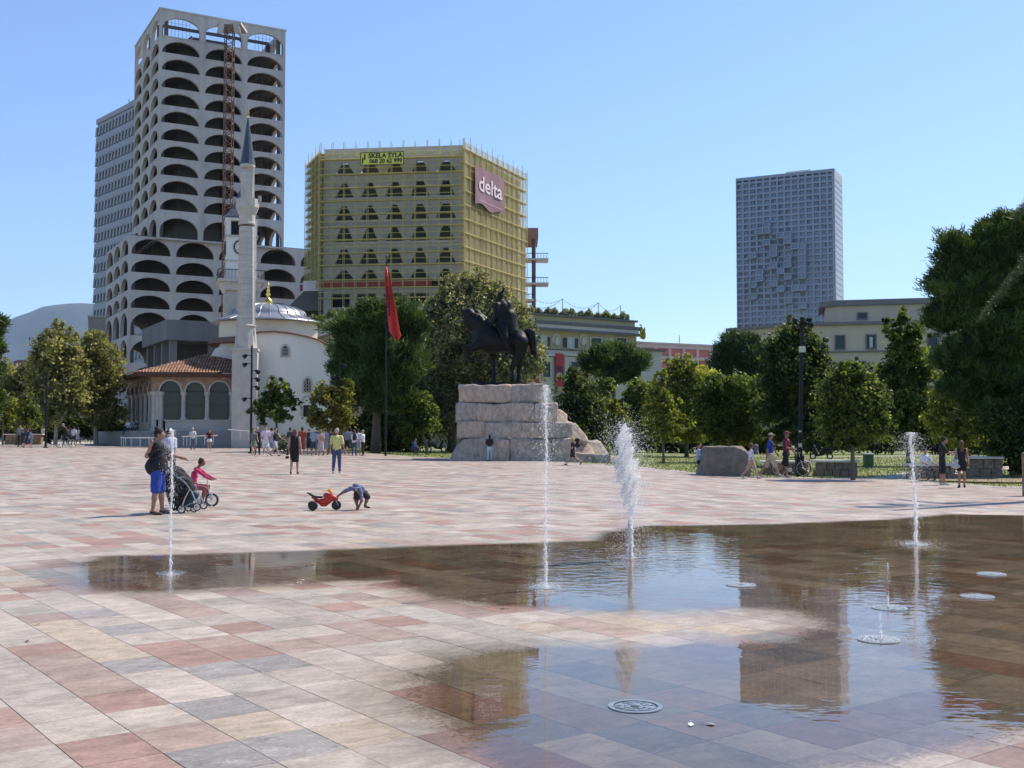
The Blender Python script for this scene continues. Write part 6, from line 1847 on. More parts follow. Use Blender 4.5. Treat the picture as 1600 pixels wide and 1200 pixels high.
# ================================================================== equestrian monument
YS = 69.0
gS = ground_at(790, YS)
M_BRONZE = mat('dark_bronze', (0.007, 0.0068, 0.0065), 0.5, 0.4, 3, 0.25, 14, spec=0.22)
def rock_mat(name, c1, c2):
    m, nt, p = newmat(name); L = nt.links; N = nt.nodes.new
    geo = N('ShaderNodeNewGeometry')
    n1 = N('ShaderNodeTexNoise'); n1.inputs['Scale'].default_value = .9; n1.inputs['Detail'].default_value = 12; n1.inputs['Roughness'].default_value = .7; n1.inputs['Distortion'].default_value = .8
    L.new(geo.outputs['Position'], n1.inputs['Vector'])
    cr = N('ShaderNodeValToRGB'); cr.color_ramp.elements[0].position = .36; cr.color_ramp.elements[1].position = .62
    cr.color_ramp.elements[0].color = (*c2, 1); cr.color_ramp.elements[1].color = (*c1, 1)
    e = cr.color_ramp.elements.new(.30); e.color = (.09, .065, .05, 1)
    L.new(n1.outputs['Fac'], cr.inputs[0])
    n2 = N('ShaderNodeTexNoise'); n2.inputs['Scale'].default_value = 5; n2.inputs['Detail'].default_value = 9; n2.inputs['Roughness'].default_value = .72
    mp_ = N('ShaderNodeMapping'); mp_.inputs['Scale'].default_value = (1, 1, .5); L.new(geo.outputs['Position'], mp_.inputs[0]); L.new(mp_.outputs[0], n2.inputs['Vector'])
    mr = N('ShaderNodeMapRange'); mr.inputs['From Min'].default_value = .3; mr.inputs['From Max'].default_value = .7; mr.inputs['To Min'].default_value = .55; mr.inputs['To Max'].default_value = 1.35
    L.new(n2.outputs['Fac'], mr.inputs[0])
    sc = N('ShaderNodeVectorMath'); sc.operation = 'SCALE'; L.new(cr.outputs[0], sc.inputs[0]); L.new(mr.outputs[0], sc.inputs['Scale']); L.new(sc.outputs[0], p.inputs['Base Color'])
    p.inputs['Roughness'].default_value = .92
    b = N('ShaderNodeBump'); b.inputs['Strength'].default_value = 1.0; b.inputs['Distance'].default_value = .12; L.new(n2.outputs['Fac'], b.inputs['Height']); L.new(b.outputs[0], p.inputs['Normal'])
    return m
M_ROCK = rock_mat('monument_rock', (0.56, 0.42, 0.32), (0.42, 0.345, 0.28))
M_ROCK2 = rock_mat('monument_rock_grey', (0.52, 0.42, 0.335), (0.36, 0.315, 0.275))
ped = thing('rock_pedestal', 'massive stepped pedestal of rough pinkish stone blocks under the horseman', 'pedestal', (gS.x, gS.y, gS.z), 0)
def S(px, py, dy=0.0):
    w = at(px, py, YS)
    return np.array([w.x - gS.x, dy, w.z - gS.z])
def rock(name, x0, x1, z0, z1, y0, y1, m, seed, rough=.07, h=.10, cutk=None, parent=None, slant=None):
    c = np.array([(x0 + x1) / 2, (y0 + y1) / 2, (z0 + z1) / 2]); hs = np.array([(x1 - x0) / 2, (y1 - y0) / 2, (z1 - z0) / 2])
    def f(p):
        q = np.abs(p - c) - hs + .07
        d = np.sqrt((np.maximum(q, 0) ** 2).sum(1)) + np.minimum(q.max(1), 0) - .07
        d = d + rough * 1.5 * noise3(p, 1.1, seed) + rough * .7 * noise3(p, 3.4, seed + 1) + rough * .3 * noise3(p, 9.0, seed + 5)
        if slant is not None:
            for n_, o_ in slant:
                n_ = V3(n_) / np.linalg.norm(n_)
                d = np.maximum(d, (p - V3(o_)) @ n_ + rough * .5 * noise3(p, 2, seed + 2))
        return d
    me = surface(f, c - hs - rough * 2, c + hs + rough * 2, h, name, m)
    return ob(name, me, parent or ped)
# courses, from the top: (left px, right px, top px, bottom px, joints)
courses = [(720, 848, 604, 631, (798,)), (717, 868, 631.5, 660, (748, 832)), (719, 890, 660.5, 685, (760, 800, 850)), (712, 893, 685.5, 721, (768, 797, 860))]
for ci_, (a_, b_, t_, d_, jn) in enumerate(courses):
    xs_ = [a_, *jn, b_]
    for k in range(len(xs_) - 1):
        p0_, p1_ = S(xs_[k], d_), S(xs_[k + 1], t_)
        yf = -2.6 - .25 * ci_ + .12 * math.sin(k * 2.1 + ci_)
        rock('stone_block', p0_[0] - .035, p1_[0] + .035, max(p0_[2], -.1) + (-.02 if ci_ < 3 else -.25), p1_[2] + .02, yf, 2.6 + .25 * ci_, (M_ROCK, M_ROCK2)[(k + ci_) % 2], 10 * ci_ + k, .065, .105,
             slant=[((-1, 0, .62), tuple(S(705, 721) + (0, 0, 0)))] if (ci_ == 3 and k == 0) else None)
pL = S(712, 700)
rock('stone_block', S(703, 720)[0], S(730, 690)[0], -.25, S(730, 690)[2], -3.3, 2.8, M_ROCK2, 71, .07, .11, slant=[((-1, 0, .55), tuple(S(704, 718))), ((-.3, -1, .35), tuple(S(715, 720) + (0, -3.3, 0)))])
# boulders that step down to the right
for k, (a_, b_, t_, d_, yf, sl_) in enumerate(((868, 886, 640, 685, -2.2, (1, 0, 1.3, 874, 640)), (888, 914, 661, 693, -2.4, (1, 0, .75, 900, 664)), (893, 926, 688, 708, -2.9, (1, 0, .6, 915, 690)),
                                            (915, 955, 689, 712, -2.5, (1, 0, .55, 938, 693)), (893, 922, 706, 724, -3.3, None), (921, 946, 709, 726, -3.2, None), (945, 972, 712, 727, -2.9, (1, 0, .8, 965, 712)), (968, 982, 718, 728, -2.4, None))):
    p0_, p1_ = S(a_, d_), S(b_, t_)
    s_ = [((sl_[0], sl_[1], sl_[2]), tuple(S(sl_[3], sl_[4]))), ((.1, -1, .9), (0, yf + .2, p1_[2] - .35))] if sl_ else None
    rock('boulder', p0_[0], p1_[0], max(p0_[2], -.2) - (.1 if d_ > 700 else 0), p1_[2], yf, 2.2 - .2 * k, (M_ROCK, M_ROCK2)[k % 2], 200 + k, .075, .085, slant=s_)
st = thing('equestrian_statue', 'dark bronze horseman in cape and horned helmet on the rock pedestal', 'statue', (gS.x, gS.y, gS.z), 0)
mb = MB(); c = S(790, 602); rx = (S(838, 602)[0] - S(740, 602)[0]) / 2
mb.lathe([(rx, 0), (rx * 1.02, .05), (rx, .2), (rx * .97, .24)], 28, (c[0], 0, S(790, 604)[2]), sy=.36); mb.build('plinth', M_BRONZE, st)
def Z(zx, zy, dy=0.0):   # zoomed sheet coordinates -> monument space
    return tuple(S(700 + zx / 6.667, 430 + zy / 6.667, dy))
sc_ = YS / FPX / 6.667
def r_(v): return v * sc_
zb_ = Z(480, 1118)[2]
sh = []
def c_(a, b, ra, rb): sh.append(('c', a, b, r_(ra), r_(rb)))
# body
c_(Z(380, 655), Z(500, 690), 128, 122); c_(Z(500, 690), Z(640, 690), 122, 112); c_(Z(640, 690), Z(750, 665), 112, 88)
c_(Z(350, 690), Z(400, 720), 85, 100)
# neck and head
c_(Z(400, 610), Z(300, 480), 118, 84); c_(Z(300, 480), Z(225, 405), 84, 54); c_(Z(215, 400), Z(205, 480), 52, 44); c_(Z(203, 470), Z(228, 552), 36, 24); c_(Z(222, 545), Z(232, 562), 25, 20)
c_(Z(165, 385, -.12), Z(145, 352, -.14), 15, 5); c_(Z(190, 375, .12), Z(180, 345, .14), 15, 5)
# legs
c_(Z(330, 730, -.45), Z(265, 765, -.45), 62, 40); c_(Z(265, 765, -.45), Z(190, 768, -.45), 38, 24); c_(Z(190, 768, -.45), Z(203, 850, -.45), 22, 15); c_(Z(203, 850, -.45), Z(238, 895, -.45), 17, 14); c_(Z(238, 893, -.45), Z(262, 915, -.45), 17, 19)
c_(Z(440, 740, .42), Z(465, 830, .42), 66, 38); c_(Z(465, 830, .42), Z(474, 905, .42), 30, 24); c_(Z(474, 905, .42), Z(482, 1020, .42), 18, 17); c_(Z(482, 1020, .42), Z(478, 1075, .42), 19, 15); c_(Z(478, 1075, .42), Z(472, 1105, .42), 20, 30)
c_(Z(400, 800, .3), Z(385, 830, .3), 60, 20)
c_(Z(745, 700, -.42), Z(725, 820, -.42), 92, 52); c_(Z(725, 820, -.42), Z(690, 920, -.42), 46, 30); c_(Z(690, 930, -.42), Z(665, 965, -.42), 28, 24); c_(Z(665, 965, -.42), Z(675, 1050, -.42), 20, 17); c_(Z(675, 1050, -.42), Z(680, 1105, -.42), 19, 28)
c_(Z(765, 690, .42), Z(755, 830, .42), 88, 50); c_(Z(755, 830, .42), Z(740, 930, .42), 44, 30); c_(Z(740, 930, .42), Z(738, 1050, .42), 24, 17); c_(Z(738, 1050, .42), Z(732, 1105, .42), 19, 28)
lo, hi = bounds(sh)
ob('horse', surface(lambda p: blend(p, sh, .16) + .012 * noise3(p, 7, 3), lo, hi, .055, 'horse', M_BRONZE), st)
hs = [('c', Z(785, 610), Z(835, 582), r_(26), r_(28)), ('c', Z(835, 580), Z(865, 600), r_(28), r_(40)), ('c', Z(865, 600), Z(878, 690), r_(44), r_(46)), ('c', Z(878, 690), Z(895, 800), r_(44), r_(30)), ('c', Z(895, 800), Z(925, 885), r_(28), r_(5))]
lo, hi = bounds(hs); ob('tail', surface(lambda p: blend(p, hs, .1) + .02 * noise3(p * np.array([2, 2, .4]), 9, 5), lo, hi, .05, 'tail', M_BRONZE), st)
ms = [('c', Z(225, 352), Z(300, 390), r_(16), r_(30)), ('c', Z(300, 390), Z(385, 470), r_(32), r_(38)), ('c', Z(385, 470), Z(440, 520), r_(36), r_(22)), ('c', Z(330, 430, -.35), Z(385, 510, -.42), r_(16), r_(10)), ('c', Z(300, 420, -.3), Z(330, 500, -.4), r_(14), r_(8))]
lo, hi = bounds(ms); ob('mane', surface(lambda p: blend(p, ms, .08) + .025 * noise3(p, 8, 9), lo, hi, .05, 'mane', M_BRONZE), st)
# rider
rs = []
def c2(a, b, ra, rb): rs.append(('c', a, b, r_(ra), r_(rb)))
c2(Z(568, 345), Z(572, 480), 88, 82); c2(Z(572, 480), Z(590, 580), 82, 86); c2(Z(515, 325, -.25), Z(620, 320, .25), 44, 46)
c2(Z(548, 285), Z(545, 255), 22, 22); c2(Z(545, 240), Z(548, 205), 31, 32); c2(Z(545, 205), Z(562, 182), 30, 12)
c2(Z(565, 178), Z(575, 116), 9, 5); c2(Z(570, 170), Z(592, 138), 9, 7); c2(Z(515, 255), Z(530, 225), 14, 14)
c2(Z(510, 325, -.42), Z(505, 430, -.6), 36, 28); c2(Z(505, 430, -.6), Z(455, 520, -.4), 26, 20); c2(Z(455, 520, -.4), Z(440, 528, -.3), 20, 16)
c2(Z(580, 560, -.45), Z(590, 660, -.72), 66, 48); c2(Z(590, 660, -.72), Z(632, 775, -.78), 40, 26); c2(Z(632, 790, -.78), Z(668, 818, -.80), 24, 16)
c2(Z(580, 560, .45), Z(590, 660, .72), 60, 45); c2(Z(590, 660, .72), Z(630, 775, .78), 38, 24); c2(Z(632, 790, .78), Z(605, 812, .8), 22, 14)
lo, hi = bounds(rs); ob('rider', surface(lambda p: blend(p, rs, .09) + .012 * noise3(p, 6, 13), lo, hi, .042, 'rider', M_BRONZE), st)
# cape: thick folded cloth hanging from the shoulders over the croup
def cape(p):
    d = blend(p, cs_, .14)
    return d + .05 * np.sin((p[:, 0] * 9 + p[:, 1] * 5)) * np.clip((Z(0, 300)[2] - p[:, 2]) * .5, 0, .8)
cs_ = [('c', Z(545, 310), Z(610, 305), r_(44), r_(46)), ('c', Z(612, 320), Z(635, 430), r_(60), r_(78)), ('c', Z(635, 430), Z(672, 560), r_(78), r_(70)), ('c', Z(672, 560), Z(712, 685), r_(68), r_(34)), ('c', Z(640, 420, -.25), Z(680, 600, -.45), r_(50), r_(42)),
       ('c', Z(680, 600, -.45), Z(700, 690, -.5), r_(40), r_(18)), ('c', Z(640, 420, .25), Z(690, 620, .45), r_(50), r_(36)), ('c', Z(520, 330, -.3), Z(560, 520, -.45), r_(34), r_(46))]
lo, hi = bounds(cs_, .1); ob('cape', surface(cape, lo, hi, .045, 'cape', M_BRONZE), st)
mb = MB(); mb.bar(Z(488, 512, -.75), Z(560, 640, -1.0), .05, .045, 8); mb.bar(Z(560, 640, -1.0), Z(628, 780, -1.05), .045, .02, 8); mb.bar(Z(470, 530, -.85), Z(510, 500, -.7), .035, n=6); mb.build('sword', M_BRONZE, st)
mb = MB(); mb.ring(Z(645, 790, -.85), (1, 0, 0), (0, 0, 1), .16, .21, (0, .12, 0), 12); mb.bar(Z(640, 640, -.8), Z(645, 765, -.82), .02); mb.build('stirrup', M_BRONZE, st)
mb = MB(); mb.tube([Z(455, 520, -.35), Z(380, 540, -.5), Z(290, 530, -.4), Z(235, 540, -.15)], .025, 5); mb.tube([Z(365, 660, -.62), Z(450, 600, -.85), Z(520, 640, -.9)], .03, 5); mb.build('reins', M_BRONZE, st)

# ================================================================== flagpole, masts, benches
gf = foot(603, 712); gf = ground_at(603, 74)
fl = thing('flagpole', 'thin dark flagpole in front of the big pine', 'flagpole', gf, 0)
top = at(600, 402, 74).z - gf.z
mb = MB(); mb.bar((0, 0, 0), (0, 0, top), .075, .03, 8); mb.build('pole', mat('dark_pole', (.02, .022, .022), .6, .2, 2, spec=.2), fl); mb = MB(); mb.lathe([(.02, 0), (.09, .08), (.02, .18)], 8, (0, 0, top)); mb.build('finial', M_STEEL, fl)
fg = thing('flag', 'red flag hanging in a narrow slanting fold from the flagpole', 'flag', gf, 0)
outline = [(602, 417, 604), (600.5, 430, 609), (600.5, 445, 611.5), (600.8, 460, 614), (601.5, 475, 617), (603.5, 490, 620), (606, 505, 622.5), (607.5, 518, 624.5), (612, 524, 626), (617.5, 531, 623)]
V = []; N_ = 8
for i, (a_, y_, b_) in enumerate(outline):
    for j in range(N_ + 1):
        u = j / N_
        p = at(a_ + (b_ - a_) * u, y_, 74)
        V.append((p.x - gf.x + .03, .18 * math.sin(u * 9 + i * .4) - .05, p.z - gf.z))
I = np.arange(len(outline) * (N_ + 1)).reshape(-1, N_ + 1)
fo = ob('cloth', np_mesh('cloth', V, np.stack([I[:-1, :-1], I[:-1, 1:], I[1:, 1:], I[1:, :-1]], -1).reshape(-1, 4), mat('flag_red', (.55, .045, .03), .7, .2, 3)), fg)
md = fo.modifiers.new('thickness', 'SOLIDIFY'); md.thickness = .015
# dark folded print of the flag's emblem side
mb = MB()
for i, (a_, y_, w_) in enumerate(((603.5, 432, 2.2), (604, 446, 4), (605, 458, 5.5), (606, 470, 5), (607.5, 482, 3.5))):
    p = at(a_, y_, 74); p2 = at(a_ + w_, y_ + 12, 74); q = at(a_ - .6, y_ + 12, 74)
    mb.add([(p.x - gf.x, -.27, p.z - gf.z), (p.x - gf.x + w_ * .028, -.27, p.z - gf.z), (p2.x - gf.x, -.27, p2.z - gf.z), (q.x - gf.x, -.27, q.z - gf.z)], [(0, 3, 2, 1)])
mb.build('dark_emblem', mat('flag_dark', (.09, .012, .012), .7, .3, 3), fg)

M_POST = mat('black_painted_steel', (.012, .012, .013), .5, .2, 3, spec=.25)
def spot(mb, p, d, s=.2):
    p = V3(p); d = V3(d) / np.linalg.norm(d)
    mb.tube([p, p + d * s * .6, p + d * s * 1.3], [s * .35, s * .6, s * .68], 8)
def mast(name, label, px, Y, ptop, spots, r=.07, group=None):
    g = ground_at(px, Y); t = thing(name, label, 'lamp post', g, 0, group)
    h = at(px, ptop, Y).z - g.z
    mb = MB(); mb.bar((0, 0, 0), (0, 0, h), r, r * .7, 10); mb.lathe([(r * 2.2, 0), (r * 2.2, .05), (r * 1.2, .12)], 10); mb.build('pole', M_POST, t)
    for py, dx in spots:
        z = at(px, py, Y).z - g.z
        mb = MB(); mb.bar((0, 0, z), (dx * .28, -.05, z + .05), .03, n=6); spot(mb, (dx * .3, -.08, z + .05), (dx * .7, -.5, -.55), .22); mb.build('spotlight', M_POST, t)
    return t
G_M = 'slim black posts carrying spotlights'
mast('spotlight_post', 'slim black spotlight post in front of the minaret', 393, 74, 540, ((556, -1), (569, -1), (580, 1), (592, 1), (605, 1), (623, -1)), .085, G_M)
mast('spotlight_post', 'slim black post before the yellowing maple, left of the pine', 530.5, 76, 560, ((572, 1), (590, -1)), .08, G_M)
mast('spotlight_post', 'slim black post with two spotlights at the far left', 73, 86, 586, ((592, -1), (607, 1)), .09, G_M)
# heavy floodlight mast
Yf = foot(1248, 744).y; gm = ground_at(1248, Yf)
fm = thing('floodlight_mast', 'tall black mast with a cluster of floodlights on its head', 'lamp post', gm, 0)
ht = at(1254, 497, Yf).z - gm.z
lean = (at(1253, 500, Yf).x - gm.x) / ht
mb = MB(); mb.bar((0, 0, 0), (lean * ht, 0, ht - .05), .105, .075, 12); mb.build('pole', M_POST, fm)
mb = MB(); mb.box(-.16, .16, -.16, .16, 0, .9); mb.build('base_box', M_POST, fm)
for k, (dx, dy, dz) in enumerate(((-.28, -.1, .0), (-.05, -.15, .05), (.2, -.1, 0), (-.22, .12, -.15), (.08, .1, -.12), (.28, .05, -.2), (-.3, -.05, -.3))):
    mb = MB(); p = (lean * ht + dx, dy, ht - .05 + dz); spot(mb, p, (dx * 1.5, -.8, -.35), .17); mb.bar((lean * ht, 0, ht - .3), p, .025, n=5); mb.build('floodlight', M_POST, fm)
mb = MB(); mb.box(lean * ht * .8 - .13, lean * ht * .8 + .13, -.2, -.06, ht - 1.5, ht - 1.24); mb.build('junction_box', mat('pale_box', (.5, .5, .42), .6, .1, 2), fm)
mb = MB(); mb.box(-.07, .07, -.14, -.11, 1.25, 1.42); mb.box(-.06, .06, -.14, -.11, 1.9, 1.98); mb.build('sticker', MATS['pale_box'], fm)

# stone block lying on the square
Yb = foot(1130, 745).y
gb_ = foot(1132, 744)
def B(px, py): w = at(px, py, gb_.y); return w.x - gb_.x, w.z - gb_.z
x0, _ = B(1097, 744); x1, z1 = B(1173, 700)
blk = thing('stone_block', 'big weathered grey stone block lying on the paving left of the walkers', 'stone block', gb_, 0)
M_BLK2 = mat('grey_lichen_stone', (.19, .155, .125), .93, .35, 3.5, .9, 14, detail=12)
def fb(p):
    c = np.array([(x0 + x1) / 2, .9, z1 / 2]); hs = np.array([(x1 - x0) / 2, .95, z1 / 2 + .06])
    q = np.abs(p - c) - hs + .10
    d = np.sqrt((np.maximum(q, 0) ** 2).sum(1)) + np.minimum(q.max(1), 0) - .10
    d = np.maximum(d, ((p - np.array([x0 + .08, 0, .3])) @ V3((-1, 0, .22))) * .97 - .0)
    d = np.maximum(d, ((p - np.array([x0 + .5, -.05, z1 * .55])) @ V3((0, -1, .28))) * .96)
    d = np.maximum(d, ((p - np.array([x1 - .02, 0, z1 * .78])) @ V3((.6, -.2, 1))) * .84 + .03 * noise3(p, 9, 4))
    return d + .022 * noise3(p, 3.3, 8) + .012 * noise3(p, 11, 9)
ob('body', surface(fb, (x0 - .1, -.15, -.1), (x1 + .1, 2.0, z1 + .1), .045, 'body', M_BLK2), blk)

# benches: pale slab on a rubble-stone base
M_RUB = mat('rubble_stone', (.24, .17, .12), .92, .45, 6, .7, 12); M_SLABT = mat('pale_bench_slab', (.62, .57, .48), .7, .1, 2)
def bench(px0, px1, ptop, pbot, Y, label, rz=0.0, d=.7, legs=True):
    g = ground_at((px0 + px1) / 2, Y)
    hw = (px1 - px0) / 2 / FPX * Y
    h = at(px0, ptop, Y).z - g.z
    t = thing('stone_bench', label, 'bench', g, rz, 'stone benches on the lawn edge')
    mb = MB(); mb.cbox(-hw, hw, -d / 2, d / 2, h - .1, h, .015); mb.build('seat', M_SLABT, t)
    n = max(3, int(hw * 2 / .38)); ww = hw * 1.84 / n
    for row in range(2):
        for k in range(n):
            a_ = -hw * .92 + k * ww + .01 + (ww * .3 if row else 0)
            b_ = min(a_ + ww - .02, hw * .92)
            mb = MB(); mb.cbox(a_, b_, -d / 2 + .08 + .015 * (k % 2), d / 2 - .08, -.06 + row * (h - .05) / 2, -.06 + (row + 1) * (h - .05) / 2 - .01, .02); mb.build('stone', M_RUB, t)
bench(1268, 1338, 718.5, 731, 50, 'stone bench with pale top right of the floodlight mast')
bench(1186, 1262, 720, 732, 51, 'stone bench with pale top behind the man in blue')
bench(1412, 1492, 724, 746, 46.5, 'stone bench on which the person in white sits', R(10))
bench(1508, 1562, 713, 738, 49, 'stone bench with bright top right of the woman with the tote bag', R(-14), 1.0)
bench(850, 890, 681, 684, 92, 'distant slab bench behind the boulders')
bench(8, 70, 678, 690, 108, 'long low stone bench behind the people at the far left')

def cabinet(px0, px1, pt, pb, label):
    g = foot((px0 + px1) / 2, pb); Y = g.y; hw = (px1 - px0) / 2 / FPX * Y; h = at(px0, pt, Y).z - g.z
    t = thing('utility_cabinet', label, 'cabinet', g, 0, 'green cabinets on the lawn')
    M_G = mat('green_cabinet_paint', (.045, .115, .06), .5, .15, 3)
    mb = MB(); mb.cbox(-hw, hw, -hw * .7, hw * .7, 0, h - .08, .02); mb.build('housing', M_G, t)
    mb = MB(); mb.cbox(-hw - .04, hw + .04, -hw * .74, hw * .74, h - .079, h, .02); mb.build('lid', mat('pale_lid', (.45, .5, .42), .5, .1, 3), t)
    n = 7
    for k in range(n): 
        mb = MB(); a_ = -hw + .05 + k * (2 * hw - .1) / n; mb.box(a_, a_ + (2 * hw - .1) / n - .03, -hw * .7 - .015, -hw * .7 + .002, .08, h - .14); mb.build('panel', M_G, t)
cabinet(1350, 1364, 708, 731, 'green metal cabinet with pale lid on the lawn right of the maple')
cabinet(703, 711, 679, 691, 'green bin left of the pedestal under the holm oak')

# white handrail and ramp along the mosque terrace
def rail(pts, label, Y, n=6):
    g = ground_at(pts[0][0], Y); t = thing('handrail', label, 'handrail', g, 0, 'white handrails below the mosque')
    P = [tuple(at(px, py, Y) - g) for px, py in pts]
    mb = MB(); mb.tube(P, .045, 6); mb.build('top_rail', M_WHITE, t)
    for k in range(n):
        u = (k + .5) / n * (len(P) - 1); i = int(u); f = u - i
        q = np.array(P[i]) * (1 - f) + np.array(P[min(i + 1, len(P) - 1)]) * f
        mb = MB(); mb.bar(tuple(q), (q[0], q[1], q[2] - .75), .022, n=5); mb.build('baluster', M_WHITE, t)
rail([(188, 683.5), (198, 684), (240, 684)], 'white handrail in front of the mosque terrace steps', 93)
rail([(284, 682), (300, 681.5), (340, 680)], 'white handrail behind the man in the white T-shirt', 92)
rail([(356, 671), (395, 674)], 'short white handrail at the foot of the minaret', 93, 3)
mb = MB()
# ramp kerb and small grass strip under the terrace
sheet('grass_strip', np.arange(-34, -16, .5), np.arange(80, 98, .5), -.03, M_LAWN, keep=lambda x, y: (x > -.30 * y + 2.0) & (y > edge_y(x, y) + .5) & (x < -16.5))

# bollard at right margin
gq = foot(1608, 775)
bo = thing('bollard', 'rough stone post cut by the right edge of the picture', 'bollard', gq, 0)
def fbo(p):
    q = np.sqrt(p[:, 0] ** 2 + p[:, 1] ** 2) - .17 - .01 * noise3(p, 9, 2)
    return np.maximum(np.maximum(q, p[:, 2] - 1.18), -.1 - p[:, 2]) + .008 * noise3(p, 14, 3)
ob('post', surface(fbo, (-.2, -.2, -.1), (.2, .2, 1.2), .035, 'post', M_RUB), bo)

# fountain nozzle plates set in the paving
M_STEELW = mat('wet_steel', (.40, .40, .38), .3, .3, 9, metal=.8)
noz = [(993, 1105, 'large nozzle plate nearest the camera'), (853, 918, 'nozzle plate at the foot of the tall middle jet'), (266, 896, 'nozzle plate under the left jet'), (1158, 915, 'nozzle plate in the tower reflection'), (1390, 951, 'nozzle plate under the bubbling jet at right'),
       (1373, 1001, 'foaming nozzle plate right of centre'), (1527, 933, 'bright nozzle plate near the right edge'), (1549, 898, 'bright nozzle plate farther back near the right edge'), (1432, 851, 'nozzle plate under the right-hand jet'), (1092, 836, 'farthest nozzle plate beyond the broad jet')]
def make_nozzle():
    t = thing('nozzle_plate', '', 'nozzle', (0, 0, 0), 0, 'round fountain nozzle plates in the paving')
    mb = MB(); mb.ring((0, 0, .001), E1, E2, .135, .165, (0, 0, .005), 32); mb.build('rim', M_STEELW, t)
    mb = MB(); mb.ring((0, 0, .001), E1, E2, 0.0, .120, (0, 0, .003), 28); mb.build('plate', M_STEELW, t)
    for r0, r1 in ((.085, .11), (.05, .07)):
        mb = MB()
        for k in range(8): mb.ring((0, 0, .0042), E1, E2, r0, r1, (0, 0, .0025), 4, k * math.pi / 4 + .1, (k + 1) * math.pi / 4 - .1)
        mb.build('grille', M_STEELW, t, kind='stuff')
    mb = MB(); mb.lathe([(.03, .004), (.03, .014), (.012, .018)], 12); mb.build('nozzle', M_STEELW, t)
    return t
nz0 = make_nozzle()
nozs = []
for k, (px, py, lab) in enumerate(noz):
    o = nz0 if k == 0 else copy_tree(nz0)
    o.location = foot(px, py) + Vector((0, 0, .003)); o['label'] = lab; nozs.append(o)
    o.rotation_euler = (0, 0, k * .7)
# ================================================================== people
SKIN = {k: mat('skin_' + k, c, .55, .08, 9) for k, c in {'light': (.46, .27, .19), 'tan': (.31, .165, .105), 'brown': (.20, .105, .065)}.items()}
CLOTH = {}
def cloth(c):
    k = tuple(round(x, 3) for x in c)
    if k not in CLOTH: CLOTH[k] = mat('cloth_%02d' % len(CLOTH), k, .85, .22, 7, .25, 40)
    return CLOTH[k]
def dirv(f, o=0.0, side=1):
    """unit vector hanging down, swung forward by f and outward by o"""
    return np.array([side * math.sin(o), -math.sin(f) * math.cos(o), -math.cos(f) * math.cos(o)])
def pose(legs=((.05, 0), (-.05, 0)), arms=((.05, .12, .1), (.05, .12, .1)), lean=0.0, turn=0.0, headtilt=0.0):
    """joints of a 1.75 m figure facing -Y; index 0 = its right side (-X)"""
    J = {'pelvis': np.array([0, 0, .95])}
    def U(v):
        v = V3(v) - J['pelvis']; c, s = math.cos(lean), math.sin(lean)
        v = np.array([v[0], v[1] * c - v[2] * s, v[1] * s + v[2] * c]); return v + J['pelvis']
    J['waist'] = U((0, 0, 1.10)); J['chest'] = U((0, 0, 1.32)); J['neck'] = U((0, .0, 1.46)); J['head'] = U((0, -.02 - headtilt * .08, 1.635 - headtilt * .03))
    for i, s in enumerate((-1, 1)):
        h = np.array([s * .088, 0, .90]); f, k = legs[i][:2]; out = legs[i][2] if len(legs[i]) > 2 else .03
        kn = h + .43 * dirv(f, out, s); an = kn + .41 * dirv(f - k, out * .5, s)
        fa = f - k + (legs[i][3] if len(legs[i]) > 3 else 0)
        to = an + np.array([s * .02, -.17 * math.cos(fa) , -.055 + .17 * math.sin(fa) * .7])
        J['leg', i] = (h, kn, an, to)
        sh = U((s * .185, .0, 1.405)); f, o, e = arms[i][:3]; inn = arms[i][3] if len(arms[i]) > 3 else 0
        el = sh + .285 * dirv(f, o, s); ha = el + .245 * dirv(f + e, o - inn, s)
        J['arm', i] = (sh, el, ha, ha + .09 * (ha - el) / np.linalg.norm(ha - el))
    return J
